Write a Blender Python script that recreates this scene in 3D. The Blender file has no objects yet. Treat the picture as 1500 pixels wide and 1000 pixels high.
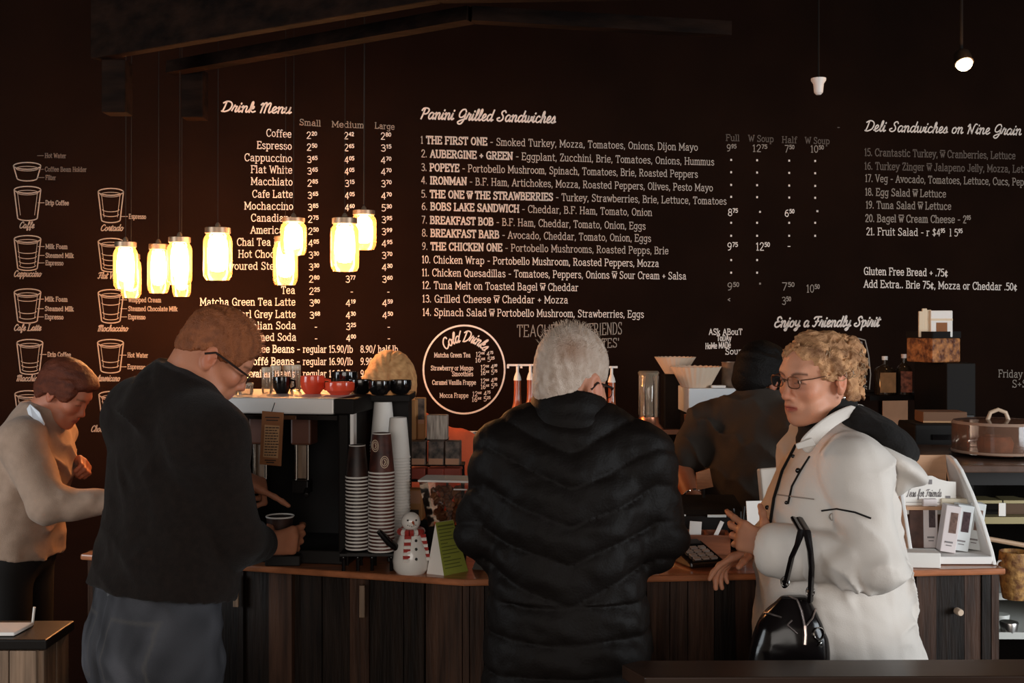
import bpy, bmesh, math, random
import numpy as np
from mathutils import Vector, Matrix, Euler
random.seed(7); np.random.seed(7)
SC = bpy.context.scene
COL = SC.collection
R = math.radians
# ---------------------------------------------------------------- camera
F = 1700.0; HOR = 470.0; ZC = 1.72           # focal length in px (1500 wide), horizon row, eye height
cd = bpy.data.cameras.new('camera'); cam = bpy.data.objects.new('camera', cd); COL.objects.link(cam)
cam.location = (0, 0, ZC); cam.rotation_euler = (R(90), 0, 0)
cd.sensor_width = 36; cd.lens = F*36/1500; cd.shift_y = -(500-HOR)/1500; cd.clip_start = .05
SC.camera = cam
# ---------------------------------------------------------------- world, lights, exposure
w = bpy.data.worlds.new('daylight'); SC.world = w; w.use_nodes = True
bg = w.node_tree.nodes['Background']; bg.inputs[0].default_value = (1.0, .80, .64, 1); bg.inputs[1].default_value = .30
def area(name, loc, target, sx, sy, power, color):
    l = bpy.data.lights.new(name, 'AREA'); l.shape = 'RECTANGLE'; l.size = sx; l.size_y = sy; l.energy = power; l.color = color
    o = bpy.data.objects.new(name, l); COL.objects.link(o); o.location = loc
    o.rotation_euler = (Vector(target)-Vector(loc)).to_track_quat('-Z', 'Y').to_euler()
    o.visible_camera = True
    return o
area('window_daylight_right', (4.7, .6, 1.75), (0.8, 3.3, 1.2), 2.6, 1.8, 195, (.87, .945, 1.0))
area('window_daylight_left', (-4.1, 1.6, 1.9), (-1.2, 4.2, 1.2), 1.8, 1.6, 70, (.87, .945, 1.0))
area('window_daylight_front', (-.2, -3.0, 2.1), (0.2, 5, 1.5), 4.0, 1.8, 95, (1.0, .93, .86))
SC.view_settings.view_transform = 'Standard'; SC.view_settings.look = 'None'
SC.view_settings.exposure = 0; SC.view_settings.gamma = 1; SC.view_settings.use_curve_mapping = False
SC.cycles.max_bounces = 6; SC.cycles.transparent_max_bounces = 16
# ---------------------------------------------------------------- pixel <-> world
def W(px, py, D): return Vector(((px-750)/F*D, D, ZC-(py-HOR)/F*D))
WT = math.tan(R(10)); WD0 = 5.86               # back wall: y = WD0 + WT*x
def wallD(px): return WD0/(1-WT*(px-750)/F)
WU = Vector((math.cos(R(10)), math.sin(R(10)), 0)); WN = Vector((math.sin(R(10)), -math.cos(R(10)), 0))
def onwall(px, py, off=.003): return W(px, py, wallD(px)) + WN*off
# ---------------------------------------------------------------- materials
def mat(name, col, rough=.6, metal=0, spec=.5, noise=0, nscale=8, col2=None, bump=0, bscale=60, emit=None, estr=0, trans=0, ior=1.45, alpha=1, stretch=(1,1,1), coat=0, sheen=0, detail=4, sub=0):
    m = bpy.data.materials.new(name); m.use_nodes = True
    nt = m.node_tree; b = nt.nodes['Principled BSDF']; L = nt.links.new
    b.inputs['Base Color'].default_value = (*col, 1); b.inputs['Roughness'].default_value = rough
    b.inputs['Metallic'].default_value = metal; b.inputs['Specular IOR Level'].default_value = spec
    b.inputs['IOR'].default_value = ior; b.inputs['Transmission Weight'].default_value = trans
    b.inputs['Alpha'].default_value = alpha; b.inputs['Coat Weight'].default_value = coat
    b.inputs['Sheen Weight'].default_value = sheen
    if sub: b.inputs['Subsurface Weight'].default_value = sub; b.inputs['Subsurface Radius'].default_value = (.012, .005, .003); b.inputs['Subsurface Scale'].default_value = 1
    if emit: b.inputs['Emission Color'].default_value = (*emit, 1); b.inputs['Emission Strength'].default_value = estr
    if noise or bump:
        tc = nt.nodes.new('ShaderNodeTexCoord'); mp = nt.nodes.new('ShaderNodeMapping'); mp.inputs['Scale'].default_value = stretch
        L(tc.outputs['Object'], mp.inputs[0])
    if noise:
        n = nt.nodes.new('ShaderNodeTexNoise'); n.inputs['Scale'].default_value = nscale; n.inputs['Detail'].default_value = detail
        L(mp.outputs[0], n.inputs['Vector'])
        r = nt.nodes.new('ShaderNodeValToRGB'); c2 = col2 or tuple(max(0, c*(1-noise)) for c in col)
        r.color_ramp.elements[0].position = .35; r.color_ramp.elements[1].position = .68
        r.color_ramp.elements[0].color = (*c2, 1); r.color_ramp.elements[1].color = (*col, 1)
        L(n.outputs[0], r.inputs[0]); L(r.outputs[0], b.inputs['Base Color'])
    if bump:
        n2 = nt.nodes.new('ShaderNodeTexNoise'); n2.inputs['Scale'].default_value = bscale; n2.inputs['Detail'].default_value = 5
        L(mp.outputs[0], n2.inputs['Vector'])
        bp = nt.nodes.new('ShaderNodeBump'); bp.inputs['Strength'].default_value = bump; bp.inputs['Distance'].default_value = .01
        L(n2.outputs[0], bp.inputs['Height']); L(bp.outputs[0], b.inputs['Normal'])
    return m
def attr_mat(name, rough=.5, sub=0, bump=0, bscale=300, spec=.4):
    m = mat(name, (.5, .5, .5), rough, sub=sub, bump=bump, bscale=bscale, spec=spec)
    nt = m.node_tree; a = nt.nodes.new('ShaderNodeAttribute'); a.attribute_name = 'tint'
    nt.links.new(a.outputs['Color'], nt.nodes['Principled BSDF'].inputs['Base Color'])
    return m
M = {}
M['wall'] = mat('black_wall_paint', (.0110, .0045, .0025), .8, spec=.05, noise=.25, nscale=3, bump=.05, bscale=120)
M['chalk'] = mat('white_lettering_paint', (.80, .72, .66), .9, spec=.1)
M['chalk_mid'] = mat('rubbed_lettering_paint', (.52, .455, .41), .9, spec=.1)  # dimmer lettering tones: rubbed chalk plus ceiling shade put into the colour
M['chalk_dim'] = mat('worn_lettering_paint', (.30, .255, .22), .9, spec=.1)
M['chalk_faint'] = mat('faded_lettering_paint', (.13, .105, .09), .9, spec=.1)
M['floor'] = mat('dark_floor_tiles', (.05, .038, .03), .5, noise=.4, nscale=4)
M['ceil'] = mat('black_ceiling_paint', (.010, .007, .005), .9)
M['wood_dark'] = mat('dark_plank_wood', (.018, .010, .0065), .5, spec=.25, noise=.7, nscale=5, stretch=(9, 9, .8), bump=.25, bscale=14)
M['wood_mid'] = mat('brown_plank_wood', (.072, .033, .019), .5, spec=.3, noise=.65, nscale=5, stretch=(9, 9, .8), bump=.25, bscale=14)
M['wood_pale'] = mat('worn_oak_wood', (.30, .19, .12), .55, noise=.5, nscale=5, stretch=(10, 10, .7), bump=.25, bscale=14)
M['wood_top'] = mat('varnished_counter_wood', (.46, .16, .066), .30, noise=.45, nscale=4, stretch=(1.5, 12, 8), bump=.04, bscale=18, coat=.3)
M['wood_beam'] = mat('rough_beam_wood', (.016, .0068, .0038), .75, spec=.08, noise=.75, nscale=3.2, stretch=(1.1, 5, 5), bump=.5, bscale=7)
M['rack_wood'] = mat('pale_birch_wood', (.55, .30, .165), .5, noise=.2, nscale=5, stretch=(1, 4, 9))
M['white'] = mat('white_laminate', (.80, .77, .74), .5)
M['black'] = mat('black_plastic', (.008, .006, .005), .4, spec=.3)
M['matte_black'] = mat('matte_black_metal', (.0075, .0055, .0045), .65, spec=.2)
M['gloss_black'] = mat('gloss_black_ceramic', (.006, .005, .005), .08, spec=.7)
M['steel'] = mat('brushed_stainless_steel', (.62, .60, .58), .28, metal=1, noise=.15, nscale=6, stretch=(1, 1, 30))
M['chrome'] = mat('polished_chrome', (.75, .73, .70), .10, metal=1)
M['red'] = mat('red_glazed_ceramic', (.70, .065, .026), .18, coat=.4)
M['glass'] = mat('clear_glass', (.95, .93, .90), .03, trans=1, ior=1.35)
M['paper'] = mat('white_paper', (.80, .76, .71), .8)
M['cream_paper'] = mat('cream_filter_paper', (.66, .50, .37), .85)
M['ink'] = mat('dark_print_ink', (.03, .02, .016), .7)
def new_glass(name, tint, gloss=.5):
    # thin clear pane or vessel: mostly see-through with a clear reflection
    m = bpy.data.materials.new(name); m.use_nodes = True; nt = m.node_tree; nt.nodes.clear()
    out = nt.nodes.new('ShaderNodeOutputMaterial'); mx = nt.nodes.new('ShaderNodeMixShader')
    t = nt.nodes.new('ShaderNodeBsdfTransparent'); t.inputs[0].default_value = (*tint, 1)
    g = nt.nodes.new('ShaderNodeBsdfGlossy'); g.inputs['Roughness'].default_value = .06
    lw = nt.nodes.new('ShaderNodeLayerWeight'); lw.inputs[0].default_value = gloss
    nt.links.new(lw.outputs['Fresnel'], mx.inputs[0]); nt.links.new(t.outputs[0], mx.inputs[1]); nt.links.new(g.outputs[0], mx.inputs[2])
    nt.links.new(mx.outputs[0], out.inputs[0]); return m
M['thin_glass'] = new_glass('thin_clear_glass', (.93, .90, .86), .55)
M['plastic_clear'] = new_glass('clear_brownish_plastic', (.80, .68, .58), .45)
def veil(name, tint, veil_col, amount, lit='ShaderNodeBsdfDiffuse'):
    # clear vessel whose wall also catches some light: hazy plastic, embossed or frosted glass
    m = new_glass(name, tint, .4); nt = m.node_tree; out = [n for n in nt.nodes if n.type == 'OUTPUT_MATERIAL'][0]; src = out.inputs[0].links[0].from_socket
    d = nt.nodes.new(lit); d.inputs[0].default_value = (*veil_col, 1); mx = nt.nodes.new('ShaderNodeMixShader'); mx.inputs[0].default_value = amount
    nt.links.new(src, mx.inputs[1]); nt.links.new(d.outputs[0], mx.inputs[2]); nt.links.new(mx.outputs[0], out.inputs[0]); return m
M['thin_glass'] = veil('kitchen_glass', (.95, .90, .82), (.85, .72, .55), .16)  # yellowish veil puts lamp glow into the clear glass
M['dome_plastic'] = veil('hazy_brown_plastic', (.80, .66, .56), (.34, .17, .11), .30)
M['jar_glass'] = veil('embossed_jar_glass', (1.0, .94, .84), (1.0, .46, .16), .20, 'ShaderNodeBsdfTranslucent')
# ---------------------------------------------------------------- mesh builder
class MB:
    def __init__(s): s.v = []; s.f = []; s.mi = []; s.m = 0; s.T = Matrix.Identity(4)
    def add(s, vs, fs):
        b = len(s.v); s.v += [tuple(s.T @ Vector(v)) for v in vs]
        s.f += [tuple(b+i for i in f) for f in fs]; s.mi += [s.m]*len(fs); return s
    def box(s, c, d, rot=None):
        x, y, z = d[0]/2, d[1]/2, d[2]/2
        vs = [Vector((a, b, e)) for a in (-x, x) for b in (-y, y) for e in (-z, z)]
        if rot is not None: q = Euler(rot).to_matrix(); vs = [q @ v for v in vs]
        vs = [v+Vector(c) for v in vs]
        return s.add(vs, [(0,1,3,2),(4,6,7,5),(0,4,5,1),(2,3,7,6),(0,2,6,4),(1,5,7,3)])
    def lathe(s, prof, c=(0,0,0), seg=24, cap=True, axis=None):
        vs = []; fs = []; n = len(prof)
        q = Vector((0,0,1)).rotation_difference(Vector(axis)).to_matrix() if axis is not None else None
        for r, z in prof:
            for k in range(seg):
                a = 2*math.pi*k/seg; p = Vector((r*math.cos(a), r*math.sin(a), z))
                if q is not None: p = q @ p
                vs.append(p+Vector(c))
        for i in range(n-1):
            for k in range(seg):
                a, b = i*seg+k, i*seg+(k+1) % seg; fs.append((a, b, b+seg, a+seg))
        if cap:
            if prof[0][0] > 1e-6: fs.append(tuple(range(seg))[::-1])
            if prof[-1][0] > 1e-6: fs.append(tuple((n-1)*seg+k for k in range(seg)))
        return s.add(vs, fs)
    def tube(s, pts, rad, seg=8, cap=True, flat=1.0):
        pts = [Vector(p) for p in pts]; n = len(pts)
        rad = [rad]*n if not hasattr(rad, '__len__') else rad
        vs = []; fs = []; up = None
        for i, p in enumerate(pts):
            t = (pts[min(i+1, n-1)]-pts[max(i-1, 0)]).normalized()
            if up is None: up = t.orthogonal().normalized()
            up = (up-t*up.dot(t)).normalized(); sd = t.cross(up)
            for k in range(seg):
                a = 2*math.pi*k/seg; vs.append(p+up*math.cos(a)*rad[i]+sd*math.sin(a)*rad[i]*flat)
        for i in range(n-1):
            for k in range(seg):
                a, b = i*seg+k, i*seg+(k+1) % seg; fs.append((a, b, b+seg, a+seg))
        if cap: fs.append(tuple(range(seg))[::-1]); fs.append(tuple((n-1)*seg+k for k in range(seg)))
        return s.add(vs, fs)
    def ball(s, c, r, seg=16, rot=None):
        r = (r, r, r) if not hasattr(r, '__len__') else r
        vs = []; fs = []; n = seg//2+1; q = Euler(rot).to_matrix() if rot is not None else None
        for i in range(n):
            th = math.pi*i/(n-1)
            for k in range(seg):
                a = 2*math.pi*k/seg; p = Vector((r[0]*math.sin(th)*math.cos(a), r[1]*math.sin(th)*math.sin(a), r[2]*math.cos(th)))
                if q is not None: p = q @ p
                vs.append(p+Vector(c))
        for i in range(n-1):
            for k in range(seg):
                a, b = i*seg+k, i*seg+(k+1) % seg; fs.append((a+seg, b+seg, b, a))
        return s.add(vs, fs)
    def prism(s, poly, vec):   # closed outline of 3D points, extruded by vec
        n = len(poly); v = Vector(vec); vs = [Vector(p) for p in poly]+[Vector(p)+v for p in poly]
        return s.add(vs, [tuple(range(n))[::-1], tuple(range(n, 2*n))]+[(i, (i+1) % n, (i+1) % n+n, i+n) for i in range(n)])
    def build(s, name, mats, parent=None, smooth=False, bevel=0, loc=None):
        me = bpy.data.meshes.new(name); me.from_pydata(s.v, [], s.f); me.validate(clean_customdata=False)
        mats = mats if isinstance(mats, (list, tuple)) else [mats]
        for m in mats: me.materials.append(M[m] if isinstance(m, str) else m)
        if len(mats) > 1 and len(me.polygons) == len(s.mi): me.polygons.foreach_set('material_index', s.mi)
        bm = bmesh.new(); bm.from_mesh(me)
        bmesh.ops.remove_doubles(bm, verts=bm.verts, dist=1e-6); bmesh.ops.recalc_face_normals(bm, faces=bm.faces)
        bm.to_mesh(me); bm.free()
        o = bpy.data.objects.new(name, me); COL.objects.link(o)
        if smooth:
            for p in me.polygons: p.use_smooth = True
            me.set_sharp_from_angle(angle=R(38))
        if bevel:
            b = o.modifiers.new('soft_edges', 'BEVEL'); b.width = bevel; b.segments = 2; b.limit_method = 'ANGLE'; b.angle_limit = R(40)
        if loc is not None: o.location = loc
        if parent: o.parent = parent
        return o
def tag(o, label=None, cat=None, group=None, kind=None):
    if label: o['label'] = label
    if cat: o['category'] = cat
    if group: o['group'] = group
    if kind: o['kind'] = kind
    return o
def thing(name, loc, label, cat, group=None, rz=0):
    o = bpy.data.objects.new(name, None); COL.objects.link(o); o.location = loc; o.rotation_euler = (0, 0, rz)
    o.empty_display_size = .05
    return tag(o, label, cat, group)
def kids(o): return [c for c in list(COL.objects) if c.parent == o]
def dup(o, loc=None, rz=None, label=None, group=None, parent=None, ch=None):
    c = o.copy(); COL.objects.link(c)
    if parent: c.parent = parent
    for k in kids(o):
        dup(k, parent=c)
    if loc is not None: c.location = loc
    if rz is not None: c.rotation_euler = (0, 0, rz)
    if label: c['label'] = label
    if group: c['group'] = group
    return c
def struct(o): o['kind'] = 'structure'; return o
# ================================================================ the room
m = MB(); a = Vector((-5.2, WD0-5.2*WT, 0)); b = Vector((6.2, WD0+6.2*WT, 0))
m.prism([a, b, b-WN*.12, a-WN*.12], (0, 0, 3.7)); wall_back = struct(m.build('wall_back', 'wall'))
tag(wall_back, 'black painted menu wall covered in white hand lettering')
m = MB(); m.box((0.5, 2.2, -.05), (11.6, 12.4, .1)); struct(m.build('floor', 'floor'))
m = MB(); m.box((0.5, 2.2, 3.76), (11.6, 12.4, .1)); struct(m.build('ceiling', 'ceil'))
m = MB(); m.box((-5.26, 3.6, 1.85), (.12, 3.0, 3.7)); struct(m.build('wall_left', 'wall'))
m = MB(); m.box((6.26, 4.6, 1.85), (.12, 4.9, 3.7)); struct(m.build('wall_right', 'wall'))
# hanging timber soffit over the counter (fascia board, inner rail, posts)
S0 = W(132, 86, 4.35); S1 = W(640, 6, 3.55); S2 = W(1075, 6, 3.55)
S1.z = S0.z; S2.z = S0.z
tr = thing('trim_1', (0, 0, 0), None, None); struct(tr)
d = (S1-S0); nrm = Vector((d.y, -d.x, 0)).normalized()
m = MB(); m.prism([S0, S1, S1-nrm*.05, S0-nrm*.05], (0, 0, 1.0))
m.build('fascia_board', 'wood_beam', tr, bevel=.006)
m = MB(); q = S1+Vector((2.3, -.12, 0)); m.prism([S1, q, q+Vector((0, .05, 0)), S1+Vector((0, .05, 0))], (0, 0, 1.0)); m.build('fascia_board', 'wood_beam', tr, bevel=.006)
I0 = W(250, 100, 4.75); I1 = W(690, 20, 3.92); I1.z = I0.z; I2 = W(1068, 42, 4.12); I2.z = I0.z
m = MB(); m.tube([I0, I1], .035, seg=4); m.build('inner_rail', 'wood_beam', tr)
m = MB(); m.tube([I1, I2], .035, seg=4); m.build('inner_rail', 'wood_beam', tr)
for p0, D in ((S0, 4.35), (I0, 4.75)):
    m = MB(); e = 0.085
    m.box((p0.x+e, p0.y+.05, p0.z-.10), (.09, .09, .20)); m.build('hanging_post', 'wood_beam', tr, bevel=.005)
# ================================================================ lettering
SERIF = {
'A':(6,"0.6 0 3 7 5.4 0;1.5 2.4 4.5 2.4;_.6 0;_5.4 0"),'B':(5.6,".2 0 1 0 1 7 .2 7;~1 7 3.6 6.8 4.3 5.4 3.6 4 1 3.8;~1 3.8 4.2 3.4 4.9 1.9 4.2 .3 1 0"),
'C':(5.8,"~5.2 5.6 4.2 6.9 2.4 6.8 .9 5.2 .7 2.6 1.8 .4 3.6 0 5.3 1.3;5.2 5.2 5.2 6.9"),'D':(6,".2 0 1 0 1 7 .2 7;~1 7 3.6 6.8 5.2 5 5.2 2.2 3.8 .3 1 0"),
'E':(5.3,".2 0 1 0 1 7 .2 7;1 7 4.7 7 4.7 5.7;1 3.6 3.8 3.6;1 0 4.8 0 4.8 1.4"),'F':(5,".2 7 1 7 1 0;1 7 4.7 7 4.7 5.7;1 3.6 3.8 3.6;_1 0"),
'G':(6.2,"~5.2 5.6 4.2 6.9 2.4 6.8 .9 5.2 .7 2.6 1.8 .4 3.6 0 5.3 1;5.3 0 5.3 3 3.6 3"),'H':(6.4,"1.1 0 1.1 7;5.3 0 5.3 7;1.1 3.6 5.3 3.6;_1.1 0;_1.1 7;_5.3 0;_5.3 7"),
'I':(2.8,"1.4 0 1.4 7;_1.4 0;_1.4 7"),'J':(4.4,"3.2 7 3.2 1.6;~3.2 1.6 2.6 .1 1.2 0 .4 1.2;_3.2 7"),'K':(6,"1.1 0 1.1 7;5 7 1.1 3;2.3 4.2 5.2 0;_1.1 0;_1.1 7;_5.2 0;_5 7"),
'L':(5.2,".2 7 1.9 7;1.1 7 1.1 0;.2 0 4.7 0 4.7 1.6"),'M':(7.4,"1 0 1 7 3.7 1.6 6.4 7 6.4 0;_1 0;_6.4 0;.2 7 1 7;6.4 7 7.2 7"),'N':(6.4,"1.1 0 1.1 7 5.3 0 5.3 7;_1.1 0;_5.3 7;.3 7 1.1 7"),
'O':(6.2,"o 3.1 3.5 2.5 3.5"),'P':(5.4,"1.1 0 1.1 7;~1.1 7 4 6.8 4.8 5.2 4 3.5 1.1 3.2;_1.1 0;.2 7 1.1 7"),'Q':(6.2,"o 3.1 3.5 2.5 3.5;3.4 1.4 5.6 -1"),
'R':(6,"1.1 0 1.1 7;~1.1 7 4 6.8 4.7 5.2 4 3.7 1.1 3.4;2.8 3.4 4.9 0;_1.1 0;_5.1 0;.2 7 1.1 7"),'S':(5.2,"~4.4 5.7 3.6 6.9 1.8 6.9 .9 5.6 1.5 4.2 3.4 3.2 4.5 2 4 .4 2.3 0 .7 1.2;.7 0 .7 1.4;4.4 5.4 4.4 6.9"),
'T':(5.4,"2.7 0 2.7 7;.4 5.6 .4 7 5 7 5 5.6;_2.7 0"),'U':(6.2,"1 7 1 2.2;~1 2.2 1.8 .2 3.1 0 4.5 .3 5.2 2.2;5.2 2.2 5.2 7;_1 7;_5.2 7"),'V':(5.8,".6 7 2.9 0 5.2 7;_.6 7;_5.2 7"),
'W':(7.8,".6 7 2.2 0 3.9 6 5.6 0 7.2 7;_.6 7;_7.2 7"),'Y':(5.6,".6 7 2.8 3.4 5 7;2.8 3.4 2.8 0;_2.8 0;_.6 7;_5 7"),'Z':(5.2,".7 5.8 .7 7 4.5 7 .6 0 4.7 0 4.7 1.3"),
'a':(5.1,"~.9 3.9 2 4.8 3.4 4.5 3.8 3.4 3.8 1;3.8 1 3.8 0 4.7 0;~3.8 2.8 2 2.7 .7 1.6 1.2 .2 2.6 .1 3.8 1.2"),'b':(5.2,"0 7 .9 7 .9 0;~.9 3.6 2.2 4.8 4 4.2 4.5 2.4 4 .6 2.2 0 .9 1.2"),
'c':(4.6,"~4 3.9 3 4.8 1.4 4.5 .5 2.4 1.4 .3 3 0 4.1 .8"),'d':(5.2,"3 7 4 7 4 0 4.8 0;~4 3.6 2.8 4.8 1.1 4.2 .5 2.4 1.1 .6 2.8 0 4 1.2"),
'e':(4.8,".6 2.5 4.2 2.5;~4.2 2.5 3.8 4.4 2.4 4.8 1 4.2 .5 2.4 1.2 .4 2.8 0 4.1 .7"),'f':(3.3,"~3.4 6.6 2.6 7 1.7 6.6 1.4 5.6;1.4 5.6 1.4 0;.3 4.7 2.8 4.7;_1.4 0"),
'g':(5,"~4 3.6 2.8 4.8 1.1 4.2 .5 2.6 1.1 .9 2.8 .4 4 1.6;4.8 4.8 4 4.8 4 -.8;~4 -.8 3.4 -2 2 -2.2 .7 -1.7"),'h':(5.1,"0 7 .9 7 .9 0;~.9 3.4 2 4.6 3.2 4.8 4 3.8;4 3.8 4 0;_.9 0;_4 0"),
'i':(2.3,".2 4.8 1.1 4.8 1.1 0;_1.1 0;1.1 6.1 1.1 7"),'j':(2.4,".2 4.8 1.2 4.8 1.2 -1;~1.2 -1 .8 -2 -.3 -2;1.2 6.1 1.2 7"),'k':(4.9,"0 7 .9 7 .9 0;3.8 4.8 .9 2;1.9 2.9 4.1 0;_.9 0;_4.1 0;_3.7 4.8"),
'l':(2.1,"0 7 .9 7 .9 0;_.9 0"),'m':(7,"0 4.8 .8 4.8 .8 0;~.8 3.6 1.8 4.8 3 4.6 3.4 3.4;3.4 3.4 3.4 0;~3.4 3.6 4.4 4.8 5.6 4.6 6 3.4;6 3.4 6 0;_.8 0;_3.4 0;_6 0"),
'n':(5.1,"0 4.8 .9 4.8 .9 0;~.9 3.4 2 4.6 3.2 4.8 4 3.8;4 3.8 4 0;_.9 0;_4 0"),'o':(4.8,"o 2.4 2.4 1.9 2.4"),'p':(5.2,"0 4.8 .9 4.8 .9 -2.2;_.9 -2.2;~.9 3.6 2.2 4.8 4 4.2 4.5 2.4 4 .6 2.2 0 .9 1.2"),
'q':(5.2,"4.8 4.8 4 4.8 4 -2.2;_4 -2.2;~4 3.6 2.8 4.8 1.1 4.2 .5 2.4 1.1 .6 2.8 0 4 1.2"),'r':(3.6,"0 4.8 .9 4.8 .9 0;_.9 0;~.9 3.2 1.8 4.6 3.3 4.6"),
's':(4.2,"~3.5 4 2.5 4.8 1.1 4.6 .7 3.6 1.6 2.7 3 2.1 3.7 1.2 3 .1 1.6 0 .5 .8"),'t':(3.3,"1.3 6.4 1.3 1;~1.3 1 1.7 .1 3 .3;.2 4.7 2.9 4.7"),
'u':(5.1,"0 4.8 .8 4.8 .8 1.4;~.8 1.4 1.4 .1 2.8 .1 3.9 1.3;3.1 4.8 3.9 4.8 3.9 0 4.7 0"),'v':(4.6,".5 4.8 2.3 0 4.1 4.8;_.5 4.8;_4.1 4.8"),'w':(6.2,".5 4.8 1.8 0 3.1 4.4 4.4 0 5.7 4.8;_.5 4.8;_5.7 4.8"),
'x':(4.6,".6 4.8 4 0;4 4.8 .6 0"),'y':(4.8,".5 4.8 2.4 0;4.3 4.8 2.4 0 1.6 -1.6 .6 -2;_.5 4.8;_4.3 4.8"),'z':(4.4,".6 4.7 3.8 4.7 .6 .1 3.9 .1"),
'\u00e9':(4.8,".6 2.5 4.2 2.5;~4.2 2.5 3.8 4.4 2.4 4.8 1 4.2 .5 2.4 1.2 .4 2.8 0 4.1 .7;2.2 5.6 3.4 7"),
'\u1e82':(6,".3 5.2 1.7 0 3 4.4 4.3 0 5.7 5.2;0 6.8 6 6.8;_.3 5.2;_5.7 5.2"),
'0':(4.6,"o 2.3 3.5 1.8 3.5"),'1':(3,".5 5.8 1.6 7 1.6 0;_1.6 0"),'2':(4.4,"~.6 5.4 1.4 6.9 3 6.9 3.8 5.4 3 3.4 .5 0;.5 0 4 0"),'3':(4.4,"~.6 6.3 2 7 3.5 6.3 3.5 4.6 1.8 3.7;~1.8 3.7 3.8 3 3.9 1 2.6 0 .5 .7"),
'4':(4.6,"3.2 0 3.2 7 .3 2 4.3 2"),'5':(4.4,"3.8 7 1 7 .8 4;~.8 4 2.4 4.4 3.9 3.4 3.8 1 2.2 0 .5 .6"),'6':(4.5,"~3.6 6.6 1.8 6 .7 3.6 .8 1.2 2.2 0 3.7 .7 3.8 2.8 2.4 4 .8 2.8"),
'7':(4.3,".4 7 4 7 1.5 0"),'8':(4.5,"o 2.25 5.3 1.5 1.7;o 2.25 1.8 1.8 1.8"),'9':(4.5,"~3.8 4.2 2.2 3 .8 4 .8 5.8 2.2 7 3.7 6 3.8 3.6 2.8 .8 1 .2"),
'.':(1.8,".8 0 .8 .8"),',':(1.8,".9 .7 .5 -1.1"),'-':(3.6,".6 2.8 3 2.8"),'+':(4.4,".6 2.8 3.8 2.8;2.2 1.2 2.2 4.4"),'/':(4,".4 -1 3.6 7.6"),"'":(1.8,".9 5.2 .9 7"),'"':(2.6,".7 4 .7 5.4;1.9 4 1.9 5.4"),
'$':(4.8,"~4 5.5 3 6.4 1.6 6.2 1 5 2.4 3.6 3.8 2.4 3.4 .9 1.8 .6 .6 1.5;2.4 7.4 2.4 -.4"),'\u00a2':(4.4,"~3.6 3.9 2.6 4.6 1.3 4.2 .7 2.4 1.4 .5 2.7 .2 3.7 .9;2.2 5.6 2.2 -.8"),'<':(3,"2.4 4.4 .6 2.8 2.4 1.2"),
'*':(2.2,".7 2.6 .7 4;1.5 2.6 1.5 4"),':':(1.8,".8 0 .8 .8;.8 3.6 .8 4.4"),'&':(6,"~5.4 0 1.6 5.2 2 6.8 3.4 6.4 3.2 5 .8 2.4 1 .4 2.8 0 5 3"),
}
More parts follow.
